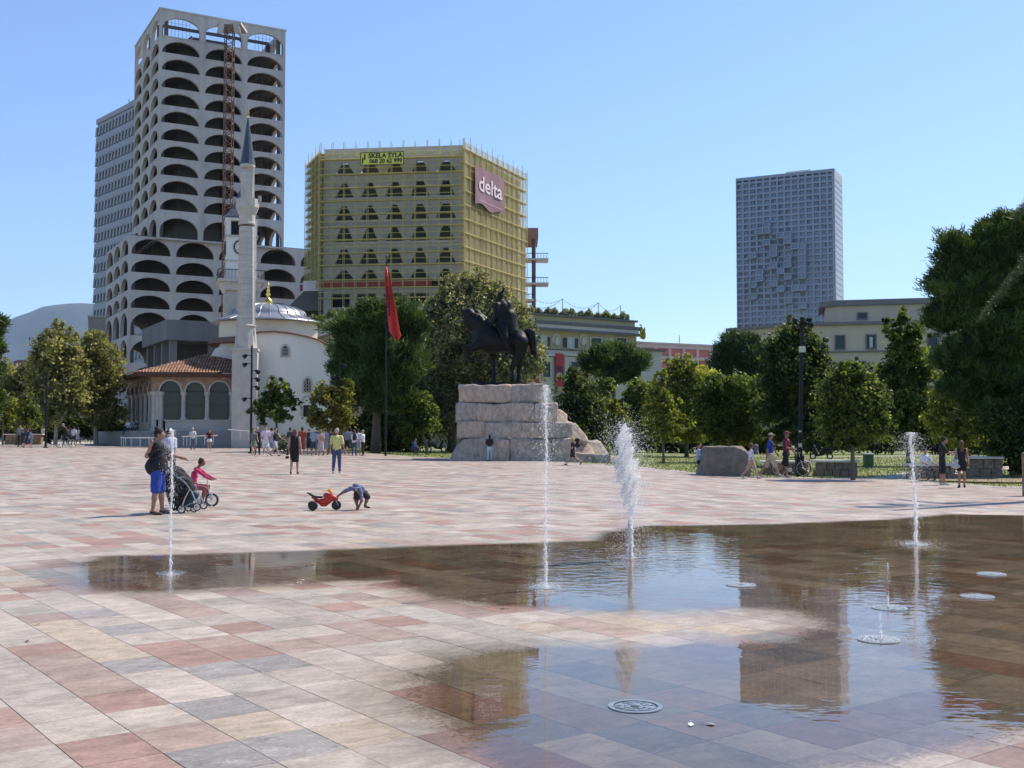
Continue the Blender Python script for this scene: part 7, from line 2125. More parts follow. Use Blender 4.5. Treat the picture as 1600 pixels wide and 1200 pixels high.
def figure(name, label, loc, rz, H, J, skin='light', top=(.6, .6, .6), sleeve=.4, hem=.0, bottom='pants', bcol=(.05, .06, .1), bottom_len=1.0, shoes=(.08, .08, .08),
           hair=(.03, .02, .015), hairkind='short', hat=None, fat=1.0, h=None, group=None, kid=False, flare=.1, cat='person', drop=True, limb=1.0):
    Y = loc[1]; h = h or min(max(.0155, Y * .00036 + .0055), .034)
    t = thing(name, label, cat, loc, rz, group)
    k = H / 1.75
    zmin = min(min(J['leg', i][2][2] - .075, J['leg', i][3][2] - .02) for i in (0, 1))
    off = np.array([0, 0, -zmin]) if drop else np.zeros(3)
    P = lambda v: (V3(v) + off) * k
    hk = 1.22 if kid else 1.0
    Z_ = (0, 1, 0)
    def leg_prims(i, f, add):
        a, b, c, d = [P(q) for q in J['leg', i]]
        th, kn_, cf, an_ = [q * limb for q in (.083 * fat ** .6, .055 * fat ** .3, .05 * fat ** .3, .034)]
        out = []
        if f <= .5:
            e = a + (b - a) * (f / .5); out.append(('c', a, e, (th + add) * k, (th + (kn_ - th) * f / .5 + add * 1.6) * k))
        else:
            g_ = (f - .5) / .5; m = b + (c - b) * .35; e = b + (c - b) * g_
            out.append(('c', a, b, (th + add) * k, (kn_ + add) * k))
            if g_ > .35: out += [('c', b, m, (kn_ + add) * k, (cf + add) * k), ('c', m, e, (cf + add) * k, (an_ + (cf - an_) * (1 - g_) + add * 1.15) * k)]
            else: out.append(('c', b, e, (kn_ + add) * k, (cf + add) * k))
        return out
    def arm_prims(i, f, add):
        a, b, c, d = [P(q) for q in J['arm', i]]
        out = []
        r0, r1, r2 = [q * limb for q in (.05 * fat ** .5, .038 * fat ** .5, .027)]
        if f <= .5:
            e = a + (b - a) * f / .5; out.append(('c', a, e, (r0 + add) * k, (r1 + .004 + add * 1.3) * k))
        else:
            e = b + (c - b) * (f - .5) / .5; out += [('c', a, b, (r0 + add) * k, (r1 + add) * k), ('c', b, e, (r1 + add) * k, (r2 + add) * k)]
        return out
    pel, wai, che, nec, hea = [P(J[q]) for q in ('pelvis', 'waist', 'chest', 'neck', 'head')]
    sq = (Z_, 1.35 / fat ** .75)
    def torso(add):
        sh0, sh1 = P(J['arm', 0][0]), P(J['arm', 1][0])
        return [('c', pel, wai, (.142 * fat + add) * k, (.122 * fat + add) * k, sq), ('c', wai, che, (.125 * fat + add) * k, (.148 + add) * k, sq), ('c', sh0 + (sh1 - sh0) * .12, sh1 + (sh0 - sh1) * .12, (.058 + add) * k, (.058 + add) * k)]
    seat_ = [('c', pel + (-.05 * k, .05 * fat * k, .02), pel + (.05 * k, .05 * fat * k, .02), .115 * fat * k, .115 * fat * k)] if fat > 1.3 else []
    prim = torso(0) + seat_ + [('c', nec - (nec - che) * .3, hea - (hea - nec) * .35, .056 * k, .05 * k), ('e', hea, (.074 * k * hk, .094 * k * hk, .112 * k * hk)), ('c', hea + (0, -.07 * k * hk, -.055 * k), hea + (0, -.04 * k, -.08 * k), .028 * k, .03 * k)]
    prim += [('c', hea + (0, -.085 * k * hk, .005), hea + (0, -.105 * k * hk, -.02 * k), .010 * k, .016 * k)]
    for s in (-1, 1): prim.append(('e', hea + (s * .075 * k * hk, .01, 0), (.014 * k, .02 * k, .03 * k)))
    for i in (0, 1):
        prim += leg_prims(i, 1, 0) + arm_prims(i, 1, 0)
        a, b, c, d = [P(q) for q in J['leg', i]]
        prim.append(('c', c, d, .036 * k, .026 * k))
        a, b, c, d = [P(q) for q in J['arm', i]]
        prim.append(('c', c, d, .030 * k, .034 * k))
    lo, hi = bounds(prim)
    body = surface(lambda p: blend(p, prim, .028 * k), lo, hi, h, 'body', SKIN[skin])
    if Y < 52:   # fingers
        mb = MB(); n0 = 0
        for i in (0, 1):
            a, b, c, d = [P(q) for q in J['arm', i]]
            ax = (d - c) / np.linalg.norm(d - c); sd = np.cross(ax, (0, 1, 0.01)); sd /= np.linalg.norm(sd); cu = np.cross(sd, ax)
            for q in range(4):
                o_ = d + sd * (q - 1.5) * .019 * k; L = (.062, .075, .07, .055)[q] * k
                m1 = o_ + ax * L * .5 + cu * .006 * k; mb.tube([o_ - ax * .02 * k, m1, m1 + ax * L * .45 + cu * .022 * k], [.0095 * k, .009 * k, .007 * k], 5)
            tb = c + sd * -.03 * k + ax * .02 * k; mb.tube([tb, tb + (-sd * .025 + ax * .03) * k, tb + (-sd * .03 + ax * .06 + cu * .01) * k], [.012 * k, .0105 * k, .008 * k], 5)
        V0 = np.array([v.co[:] for v in body.vertices]); nv = len(V0)
        fs = [tuple(p.vertices) for p in body.polygons] + [tuple(nv + q for q in f) for f in mb.f]
        b2 = bpy.data.meshes.new('body'); b2.from_pydata([tuple(v) for v in V0] + mb.v, [], fs); b2.shade_smooth(); b2.materials.append(SKIN[skin]); body = b2
    ob('body', body, t)
    ax_ = (che - pel) / np.linalg.norm(che - pel)
    # upper garment
    hemp = pel + ax_ * (hem - .02) * k
    sleeves = []
    if sleeve > 0:
        for i in (0, 1): sleeves += arm_prims(i, sleeve, .013)
    tp = torso(.016) + sleeves + [('c', q_[1], q_[2], q_[3] + .02, q_[4] + .02) for q_ in seat_]
    nkp = nec - ax_ * .0
    if top is not None:
        lo, hi = bounds(tp)
        if bottom == 'dress': pass
        def ftop(p):
            d = blend(p, tp, .03 * k)
            d = np.maximum(d, -((p - hemp) @ ax_) * 1.0)
            if sleeve <= 0:
                for i in (0, 1):
                    a = P(J['arm', i][0]); s_ = -1 if i == 0 else 1
                    d = np.maximum(d, ((p - a) @ np.array([s_ * 1.0, 0, 0])) + .02 * k)
            return d + .004 * np.sin(p[:, 2] * 45 / k + p[:, 0] * 30)
        ob('shirt', surface(ftop, lo, hi, h, 'shirt', cloth(top)), t)
    if bottom in ('pants', 'shorts'):
        f = bottom_len if bottom == 'pants' else min(bottom_len, .55)
        add = .014 if bottom == 'pants' else .024
        bp = leg_prims(0, f, add) + leg_prims(1, f, add) + [('c', q_[1], q_[2], q_[3] + .008, q_[4] + .008) for q_ in seat_] + [('c', pel - (0, 0, .02 * k), pel + ax_ * .07 * k, (.142 * fat + .010) * k, (.13 * fat + .008) * k, sq)]
        lo, hi = bounds(bp)
        ob('trousers' if bottom == 'pants' else 'shorts', surface(lambda p: blend(p, bp, .022 * k) + .003 * np.sin(p[:, 2] * 38), lo, hi, h, 'trousers', cloth(bcol)), t)
    elif bottom in ('skirt', 'dress'):
        hz = .95 - bottom_len * .75
        mid = (P(J['leg', 0][1]) + P(J['leg', 1][1])) / 2
        low = np.array([mid[0] * .6, mid[1] * .8, (hz + off[2]) * k])
        bp = [('c', pel + (0, 0, .06 * k), pel - (0, 0, .06 * k), .135 * fat * k, (.16 * fat) * k, sq), ('c', pel - (0, 0, .06 * k), low, .165 * fat * k, (.15 + flare) * k, sq)]
        lo, hi = bounds(bp, .05)
        ob('skirt', surface(lambda p: np.maximum(blend(p, bp, .03 * k), low[2] - p[:, 2]) + .006 * np.sin(np.arctan2(p[:, 1], p[:, 0]) * 9) * (p[:, 2] < pel[2]), lo, hi, h, 'skirt', cloth(bcol)), t)
    if shoes is not None:
        for i in (0, 1):
            a, b, c, d = [P(q) for q in J['leg', i]]
            sp = [('c', c + (0, .02 * k, -.035 * k), d, .044 * k, .034 * k)]
            lo, hi = bounds(sp); ob('shoe', surface(lambda p: blend(p, sp, .02), lo, hi, h * .8, 'shoe', cloth(shoes)), t)
    hd = hea
    if hairkind != 'bald':
        hp = [('e', hd + (0, .014 * k, .022 * k), (.086 * k * hk, .102 * k * hk, .112 * k * hk))]
        if hairkind == 'long': hp += [('c', hd + (0, .06 * k, 0), nec + (0, .085 * k, -.08 * k), .08 * k, .065 * k)]
        if hairkind == 'bob': hp += [('c', hd + (0, .035 * k, -.02 * k), hd + (0, .045 * k, -.09 * k), .085 * k, .075 * k)]
        if hairkind == 'bun': hp += [('e', hd + (0, .06 * k, .13 * k), (.045 * k, .045 * k, .04 * k))]
        if hairkind == 'full': hp = [('e', hd + (0, .0, .0), (.092 * k * hk, .112 * k * hk, .122 * k * hk))]
        if hairkind == 'curly': hp = [('e', hd + (0, .02 * k, .03 * k), (.12 * k, .125 * k, .125 * k))]
        lo, hi = bounds(hp)
        qf = hd + (0, -.052 * k * hk, .03 * k)
        n_ = V3((0, -.85, -.52)) if hairkind != 'full' else V3((0, 0, 0))
        if hairkind == 'full': qf = qf + 50
        ob('hair', surface((lambda p: blend(p, hp, .03 * k)) if hairkind == 'full' else lambda p: np.maximum(blend(p, hp, .03 * k), np.minimum((p - qf) @ n_, (hd[2] + .055 * k) - p[:, 2] + 9 * (p[:, 1] > hd[1] - .03 * k) * -1)) + .004 * noise3(p, 60, 2), lo, hi, h * .9, 'hair', cloth(hair)), t)
    if hat:
        hp = [('e', hd + (0, .004, .045 * k), (.092 * k * hk, .108 * k * hk, .085 * k))]
        hc = hd[2] + .035 * k
        if hat[0] == 'cap': br_ = [('e', hd + (0, -.125 * k, .045 * k), (.068 * k, .075 * k, .012))]
        elif hat[0] == 'brim': br_ = [('e', hd + (0, 0, .045 * k), (.16 * k, .175 * k, .014))]
        else: br_ = []
        lo, hi = bounds(hp + br_)
        def fh(p):
            d = np.maximum(ell(p, *hp[0][1:]), hc - p[:, 2])
            for b_ in br_: d = np.minimum(d, ell(p, b_[1], b_[2]))
            return d
        ob('hat', surface(fh, lo, hi, h * .75, 'hat', cloth(hat[1])), t)
    return t
WALK = dict(legs=((.42, .08), (-.34, .38)), arms=((-.35, .12, .2), (.35, .12, .35)))
WALK2 = dict(legs=((-.30, .30), (.38, .06)), arms=((.35, .1, .3), (-.3, .12, .15)))
STAND = dict(legs=((.03, .03, .06), (-.03, .02, .06)), arms=((.05, .13, .15), (.02, .13, .2)))
PHONE = dict(legs=((.05, .03, .05), (-.04, .02, .05)), arms=((.5, .1, 1.5, .3), (.5, .1, 1.5, .3)))
FOLD = dict(legs=((.03, .03, .05), (-.03, .02, .06)), arms=((.2, .15, 1.6, .9), (.2, .15, 1.6, .9)))
SIT = dict(legs=((1.45, 1.45, .12), (1.40, 1.35, .1)), arms=((.5, .15, .8, .2), (.5, .15, .8, .2)))
def person(label, px, ph, pf, face=0, pz=None, group=None, Y=None, name='person', **kw):
    g = ground_at(px, Y) if Y else foot(px, pf)
    H = kw.pop('H', None) or (pf - ph) / FPX * g.y * 1.005
    if H < .8 and Y is None: H = .9
    return figure(name, label, g, R(face), H, pose(**(pz or STAND)), group=group, **kw)
W_ = (.72, .72, .72)
# ---- foreground group
JW = pose(legs=((.04, .05, .08), (-.03, .02, .09)), arms=((1.0, .75, 2.2, 1.5), (.15, .15, .4)))
sW = J_ = JW
person('heavy woman in black top and blue shorts holding a phone to her ear', 246, 673, 804, 98, dict(legs=((-.06, .05, .10), (.10, .04, .10)), arms=((-.7, .2, 3.5, -.1), (.8, .1, .5))), top=(.012, .012, .014), sleeve=.42, hem=-.13, bottom='shorts', bcol=(.02, .06, .32), bottom_len=.46,
       fat=1.42, skin='tan', hair=(.02, .013, .01), hairkind='bun', shoes=(.06, .05, .05))
person('man in white cap and pale lilac shirt walking behind the left water jet', 265, 669, 0, 178, WALK, Y=36, H=1.82, top=(.48, .47, .58), sleeve=.45, bcol=(.012, .012, .015), hat=('plain', (.8, .8, .8)), hairkind='short', fat=1.15)
# ---- two walking away
person('woman with auburn hair in a sleeveless black dress walking away', 460, 672.5, 741, 180, dict(legs=((.12, .05), (-.12, .22)), arms=((-.1, .16, .1), (.1, .16, .15))), top=(.008, .008, .009), sleeve=0, bottom='dress', bcol=(.008, .008, .009), bottom_len=.66, flare=.015, hair=(.14, .035, .02), hairkind='bob', shoes=(.2, .06, .04), fat=1.12, skin='light')
person('grey-haired man in yellow T-shirt and blue jeans walking away', 526, 671, 740, 180, dict(legs=((.10, .05), (-.12, .25)), arms=((-.15, .22, .15), (.18, .22, .3))), top=(.60, .56, .20), sleeve=.45, hem=-.12, bcol=(.045, .075, .15), hair=(.38, .36, .33), shoes=(.45, .45, .45), fat=1.1, skin='tan')
# ---- monument visitors
person('slim young woman with long dark hair and pale trousers standing before the pedestal', 765, 680, 720.5, 200, FOLD, top=(.015, .015, .018), sleeve=.5, bcol=(.42, .50, .62), hair=(.015, .012, .01), hairkind='long')
person('fair-haired woman in a dark dress with a backpack striding left by the boulders', 895, 682.5, 727, -80, dict(legs=((.5, .1), (-.45, .5)), arms=((-.2, .15, .9), (.3, .15, 1.1))), top=(.025, .02, .03), sleeve=.3, bottom='dress', bcol=(.02, .018, .025), bottom_len=.5, flare=.07, hair=(.42, .30, .16), hairkind='bob', shoes=(.1, .08, .07), fat=1.1)
person('woman in white T-shirt and tan shorts with curly brown hair and visor', 1174, 693, 748, 84, dict(legs=((.42, .12), (-.42, .35)), arms=((-.15, .15, .3), (.15, .15, .3))), top=(.62, .60, .66), sleeve=.45, hem=-.10, bottom='shorts', bcol=(.42, .33, .22), bottom_len=.45, hair=(.12, .05, .02), hairkind='curly', hat=('cap', (.30, .18, .08)), fat=1.1, shoes=(.35, .3, .28))
person('man in blue T-shirt, beige shorts and a tan cap walking right', 1204, 676, 746, 78, WALK, top=(.015, .045, .27), sleeve=.45, hem=-.12, bottom='shorts', bcol=(.46, .38, .28), bottom_len=.5, hat=('cap', (.42, .36, .24)), skin='tan', shoes=(.4, .36, .33))
person('man in maroon T-shirt and black shorts with a backpack strap', 1229, 675, 746, 55, dict(legs=((.1, .1), (-.35, .4)), arms=((.3, .15, 1.1, .3), (.2, .2, .5))), top=(.16, .015, .04), sleeve=.45, hem=-.1, bottom='shorts', bcol=(.012, .012, .018), bottom_len=.48, hair=(.10, .04, .025), hat=('cap', (.16, .07, .05)), skin='tan', shoes=(.35, .33, .33))
person('person in pale blue top and dark trousers sitting left of the stone block', 1092, 702, 741, 80, SIT, H=1.68, top=(.28, .36, .48), sleeve=.45, bcol=(.012, .012, .016), hair=(.02, .015, .01))
person('person in white T-shirt sitting on the stone bench behind the right jet', 1446, 702, 752, 15, SIT, H=1.6, top=(.60, .60, .68), sleeve=.45, bcol=(.05, .055, .06), hair=(.02, .015, .01), shoes=(.6, .6, .62), skin='tan')
person('man in black T-shirt and shorts looking at his phone at right', 1473, 684, 758, 75, dict(legs=((.05, .03, .08), (-.05, .02, .08)), arms=((.6, .1, 1.0, .2), (.6, .1, 1.0, .2)), headtilt=.8), top=(.012, .012, .014), sleeve=.46, hem=-.13, bottom='shorts', bcol=(.01, .01, .012), bottom_len=.5, hair=(.015, .012, .01), skin='tan', shoes=(.55, .55, .58))
person('long-haired woman in black vest and shorts carrying a tote bag', 1503, 690, 762, 165, dict(legs=((.03, .02, .01), (-.04, .04, .01)), arms=((.1, .1, .2), (.05, .12, .1))), top=(.012, .012, .014), sleeve=0, bottom='shorts', bcol=(.012, .012, .014), bottom_len=.25, hair=(.12, .05, .03), hairkind='long', shoes=(.012, .012, .012), skin='tan')
# ---- walkers before the mosque
person('woman in a grey patterned short dress walking beside the woman in black', 396, 669, 711.5, 20, WALK, top=(.16, .16, .14), sleeve=.4, bottom='dress', bcol=(.18, .18, .16), bottom_len=.48, hair=(.05, .035, .02), hairkind='bob')
person('woman in long black outfit with fair hair near the spotlight post', 402, 668.5, 711, 10, STAND, top=(.012, .012, .014), sleeve=0, bcol=(.012, .012, .014), hair=(.30, .22, .12), hairkind='long', hat=('plain', (.5, .45, .35)))
person('man in pale pink T-shirt and white shorts walking towards the camera', 415, 665.5, 713, 12, WALK2, top=(.66, .56, .62), sleeve=.45, hem=-.12, bottom='shorts', bcol=(.62, .60, .58), bottom_len=.4, hair=(.08, .04, .02), shoes=(.6, .6, .6))
person('person in black vest and grey shorts walking right with swinging arms', 430, 667, 713, 60, dict(legs=((.5, .15), (-.45, .3)), arms=((-.5, .15, .3), (.6, .2, .5))), top=(.02, .02, .022), sleeve=0, bottom='shorts', bcol=(.42, .42, .42), bottom_len=.45, hair=(.05, .03, .02), shoes=(.05, .05, .05))
person('person in blue-white behind the man in pink', 424, 668, 709, 180, WALK, top=(.45, .47, .55), sleeve=.4, bcol=(.35, .4, .5), hair=(.02, .015, .012))
person('man in white T-shirt and jeans standing with a phone before the terrace', 301, 669, 703.5, 15, PHONE, top=(.62, .62, .64), sleeve=.45, hem=-.1, bcol=(.09, .13, .19), hair=(.1, .06, .04), hat=('plain', (.6, .6, .58)))
person('girl in a dark red top and short white skirt near the olive tree', 327, 671.5, 704, 20, dict(legs=((.15, .05), (-.15, .1)), arms=((.3, .3, .8), (.5, .5, .9))), top=(.09, .015, .02), sleeve=.3, bottom='skirt', bcol=(.68, .68, .68), bottom_len=.34, hair=(.04, .02, .015), hairkind='long', shoes=(.6, .6, .6))
person('person in dark clothes lunging beside the olive tree', 341, 672, 697, 85, dict(legs=((.7, .3), (-.6, .2)), arms=((.4, .4, .6), (-.3, .4, .4))), H=1.6, top=(.05, .06, .055), sleeve=.5, bcol=(.03, .035, .03), hair=(.03, .02, .015))
person('man in yellow-green shirt and khaki trousers walking right', 279, 666.5, 694, 75, WALK, top=(.36, .40, .07), sleeve=.45, bcol=(.26, .22, .15), hair=(.35, .3, .25), H=1.7)
person('person in black just behind the man in yellow-green', 272.5, 667, 694, 70, WALK2, top=(.02, .018, .018), sleeve=.4, bcol=(.02, .02, .022), hair=(.3, .12, .08), H=1.68)
# ---- tour group in the shade
GT = [(453, 669, 709, 'person in dark grey at the left end of the tour group', (.06, .07, .075), 'pants', (.05, .05, .055), 'short', (.03, .02, .015), None),
      (472, 668, 710, 'woman in a long orange-red dress in the tour group', (.34, .06, .03), 'dress', (.24, .04, .035), 'bob', (.04, .025, .02), None),
      (483, 670, 710, 'person in dark green behind the woman in the orange-red dress', (.05, .06, .05), 'shorts', (.03, .03, .035), 'short', (.2, .15, .1), None),
      (490, 671, 711, 'man in a light blue shirt with white hair in the tour group', (.26, .34, .42), 'shorts', (.05, .06, .09), 'short', (.5, .48, .45), None),
      (496, 669, 710, 'person in navy right of the white-haired man in the tour group', (.03, .03, .08), 'pants', (.10, .10, .13), 'short', (.03, .02, .02), None),
      (501, 672, 712, 'woman in pale pink with a straw bag in the tour group', (.50, .34, .33), 'dress', (.45, .36, .36), 'bob', (.25, .17, .1), None),
      (508.5, 671, 711, 'man in blue-grey shirt and shorts, back to the camera in the tour group', (.20, .25, .32), 'shorts', (.24, .29, .36), 'short', (.05, .04, .03), None),
      (516, 670, 710, 'person in maroon left of the man in yellow', (.15, .05, .05), 'pants', (.06, .05, .05), 'short', (.04, .03, .02), None),
      (537, 672, 709, 'person in dark top and long skirt right of the man in yellow', (.06, .05, .06), 'dress', (.12, .09, .10), 'short', (.03, .02, .015), None),
      (542, 669, 710, 'man in grey-blue shirt and black shorts with tanned legs in the tour group', (.20, .24, .30), 'shorts', (.02, .02, .025), 'short', (.03, .02, .015), None),
      (548, 670, 709, 'person in teal behind the man with tanned legs', (.06, .10, .11), 'pants', (.05, .09, .10), 'short', (.04, .03, .02), None),
      (553.5, 673, 712, 'person in white top with a dark backpack and teal trousers', (.62, .62, .66), 'pants', (.04, .09, .12), 'short', (.05, .035, .025), ('plain', (.07, .06, .06))),
      (559.5, 671, 711, 'person in pale blue left of the man in black trousers', (.46, .50, .58), 'shorts', (.3, .3, .33), 'short', (.05, .04, .03), None),
      (567, 673, 712, 'man in white shirt, grey cap and black trousers at the right end of the group', (.68, .68, .70), 'pants', (.012, .012, .016), 'short', (.2, .18, .16), ('cap', (.4, .37, .33)))]
for k, (px, ph, pf, lab, tc, bk_, bc, hk_, hc, hat_) in enumerate(GT):
    face = [160, 190, 150, 175, 200, 185, 180, 170, 185, 175, 190, 160, 200, 255][k]
    person(lab, px, ph, pf, face, dict(legs=((.04, .03, .05), (-.05, .03, .05)), arms=((.1, .15, .2 + .8 * (k % 3 == 0), .3), (.1, .15, .3 + .8 * (k % 2), .3))), group='tour group standing in the shade', top=tc, sleeve=.45, hem=-.08,
           bottom=bk_, bcol=bc, bottom_len=.5 if bk_ == 'shorts' else (.85 if bk_ == 'dress' else 1.0), hairkind=hk_, hair=hc, hat=hat_, fat=1.0 + .06 * (k % 4), flare=.08, skin='light' if k % 3 else 'tan')
# ---- far left
FL = [(31.5, 664, 698, 'person in grey top and long black trousers at the far left', (.28, .28, .25), 'pants', (.015, .015, .018), 0, 'STAND'), (43, 669, 700, 'person in dark blue walking beside the child in light blue', (.03, .035, .06), 'shorts', (.02, .025, .05), 160, 'WALK'),
      (36, 671, 699, 'person in dark clothes half hidden behind the one in dark blue', (.03, .03, .04), 'shorts', (.04, .04, .05), 170, 'WALK2'), (47.5, 675, 699, 'child in light blue T-shirt near the left spotlight post', (.20, .27, .42), 'shorts', (.16, .21, .33), 170, 'STAND'),
      (68.5, 665, 694, 'man in white T-shirt and black shorts striding left of the spotlight post', (.66, .66, .70), 'shorts', (.02, .02, .025), 200, 'WALK'),
      (115, 667, 697, 'person in white and blue shirt behind the cyclist', (.50, .55, .66), 'shorts', (.02, .025, .05), 170, 'STAND'), (121.5, 667, 696, 'woman in a pink dress behind the cyclist', (.55, .38, .34), 'dress', (.52, .36, .33), 160, 'WALK'),
      (109, 666, 695, 'person in pale red top behind the cyclist', (.50, .22, .2), 'pants', (.08, .06, .05), 190, 'STAND'), (135, 667, 692, 'woman in tan and black walking under the plane tree', (.32, .2, .14), 'shorts', (.02, .02, .02), 200, 'WALK'),
      (142, 668, 693, 'person in a tan dress right behind the woman in tan and black', (.36, .26, .16), 'dress', (.3, .21, .13), 180, 'WALK2'), (155, 666, 692, 'person in a bright red jacket under the plane tree', (.36, .02, .03), 'pants', (.03, .035, .05), 180, 'STAND'),
      (161.5, 667, 692, 'person in dark navy right of the red jacket', (.03, .035, .055), 'pants', (.05, .06, .09), 180, 'STAND'), (168.5, 668, 692, 'person in black top with bare legs by the terrace wall', (.02, .02, .025), 'shorts', (.03, .03, .035), 190, 'STAND')]
for k, (px, ph, pf, lab, tc, bk_, bc, face, pz_) in enumerate(FL):
    person(lab, px, ph, pf, face, {'STAND': STAND, 'WALK': WALK, 'WALK2': WALK2}[pz_], top=tc, sleeve=.45, hem=-.05, bottom=bk_, bcol=bc, bottom_len=.5 if bk_ != 'pants' else 1.0, hairkind='bob' if bk_ == 'dress' else 'short',
           H=(pf - ph) / FPX * foot(px, pf).y if k != 3 else 1.3, skin='light')
# seated on the mosque terrace and on the grass
for k, (px, lab, tc) in enumerate(((200, 'leftmost of three people sitting on the mosque steps, in white', (.5, .52, .56)), (207, 'middle of three people sitting on the mosque steps, in grey-blue', (.15, .18, .24)), (214, 'rightmost of three people sitting on the mosque steps, in dark grey', (.05, .05, .06)))):
    g = Vector(at(px, 678, 100.2)); g.z = at(px, 679, 100.2).z
    figure('person', lab, g, R(-20), 1.7, pose(**SIT), top=tc, sleeve=.5, bcol=(.04, .045, .06), hair=(.03, .02, .015), group='people sitting on the mosque steps')
gq = ground_at(645, 78)
figure('person', 'person in dark blue sitting on the grass under the dark trees', gq, R(70), 1.65, pose(legs=((1.9, 2.3, .2), (1.7, 2.1, .2)), arms=((.6, .2, .9), (.3, .3, .4)), lean=.3), top=(.03, .06, .2), sleeve=.45, bcol=(.05, .06, .1), hair=(.03, .02, .015), skin='tan')

# ---- carried things
def bag(name, label, cat, p, prims, colr, h=.016, rz=0.0, strap=None):
    t = thing(name, label, cat, p, rz)
    lo, hi = bounds(prims); ob('bag', surface(lambda q: blend(q, prims, .03), lo, hi, h, 'bag', cloth(colr)), t)
    if strap: mb = MB(); mb.tube(strap, .012, 5); mb.build('strap', cloth(colr), t)
g = foot(1503, 762)
bag('tote_bag', 'pale grey tote bag hanging from the shoulder of the long-haired woman', 'bag', (g.x - .23, g.y - .1, g.z), [('c', (-.12, 0, .72), (.10, 0, .72), .045, .045), ('c', (-.09, 0, .92), (.08, 0, .92), .03, .03), ('c', (0, 0, .72), (0, 0, .92), .09, .06)], (.42, .41, .42),
    strap=[(-.06, 0, .9), (-.02, .02, 1.15), (.06, .05, 1.37), (.04, .02, 1.15), (.07, 0, .9)])
g = foot(460, 741)
bag('handbag', 'black handbag at the side of the woman in the black dress', 'bag', (g.x - .28, g.y - .02, g.z), [('c', (0, -.1, .66), (0, .1, .66), .055, .055), ('c', (0, -.08, .78), (0, .08, .78), .04, .04)], (.01, .01, .01), strap=[(0, -.06, .8), (.02, 0, .95), (0, .06, .8)])
g = foot(1174, 748)
bag('backpack', 'grey daypack slung at the hip of the woman with curly hair', 'backpack', (g.x + .20, g.y, g.z), [('c', (0, -.06, 1.05), (0, .06, 1.05), .08, .08), ('c', (0, -.05, 1.28), (0, .05, 1.28), .07, .07), ('c', (0, 0, 1.05), (0, 0, 1.28), .09, .09)], (.13, .13, .16))
g = foot(895, 727)
bag('backpack', 'black backpack of the woman striding past the boulders', 'backpack', (g.x + .22, g.y, g.z), [('c', (0, 0, 1.02), (.03, 0, 1.02), .13, .13), ('c', (0, 0, 1.28), (.03, 0, 1.28), .12, .12)], (.012, .012, .014))
g = foot(553.5, 712)
bag('backpack', 'small dark backpack on the white top in the tour group', 'backpack', (g.x + .04, g.y - .2, g.z), [('c', (0, 0, 1.1), (0, 0, 1.35), .13, .11)], (.02, .02, .03), h=.03)
g = foot(501, 712)
bag('straw_bag', 'round tan bag held by the woman in pale pink', 'bag', (g.x + .12, g.y - .22, g.z), [('e', (0, 0, 1.08), (.17, .06, .15))], (.42, .24, .12), h=.025)
# ================================================================== bicycles, toys, pushchair
M_RUBBER = mat('black_rubber', (.014, .014, .015), .75, .2, 6); M_CHROME = mat('bright_metal', (.55, .55, .55), .3, .1, 6, metal=.8); M_REDP = mat('red_plastic', (.46, .025, .018), .38, .12, 5); M_BLKP = mat('black_plastic', (.012, .012, .013), .5, .2, 6)
def wheel(parent, x, z, R_, tr, n=24, spokes=14, rimm=None, y=0.0):
    mb = MB(); P = [(x + (R_ - tr) * math.cos(2 * math.pi * k / n), y, z + (R_ - tr) * math.sin(2 * math.pi * k / n)) for k in range(n + 1)]
    mb.tube(P, tr, 6, caps=False); w = mb.build('wheel', M_RUBBER, parent, smooth=True)
    mb = MB(); mb.ring((x, y - .008, z), E1, E3, R_ - 2.6 * tr, R_ - 1.7 * tr, (0, .016, 0), n); mb.build('rim', rimm or M_CHROME, w)
    mb = MB(); mb.lathe([(.018, 0), (.018, .07)], 8); 
    for k in range(spokes):
        a_ = 2 * math.pi * k / spokes; mb.bar((x, y + (.02 if k % 2 else -.02), z), (x + (R_ - 2.2 * tr) * math.cos(a_), y, z + (R_ - 2.2 * tr) * math.sin(a_)), .0025 if R_ > .2 else .003, n=3)
    mb.v = [v for v in mb.v]; mb.build('spokes', rimm or M_CHROME, w, kind='stuff')
    return w
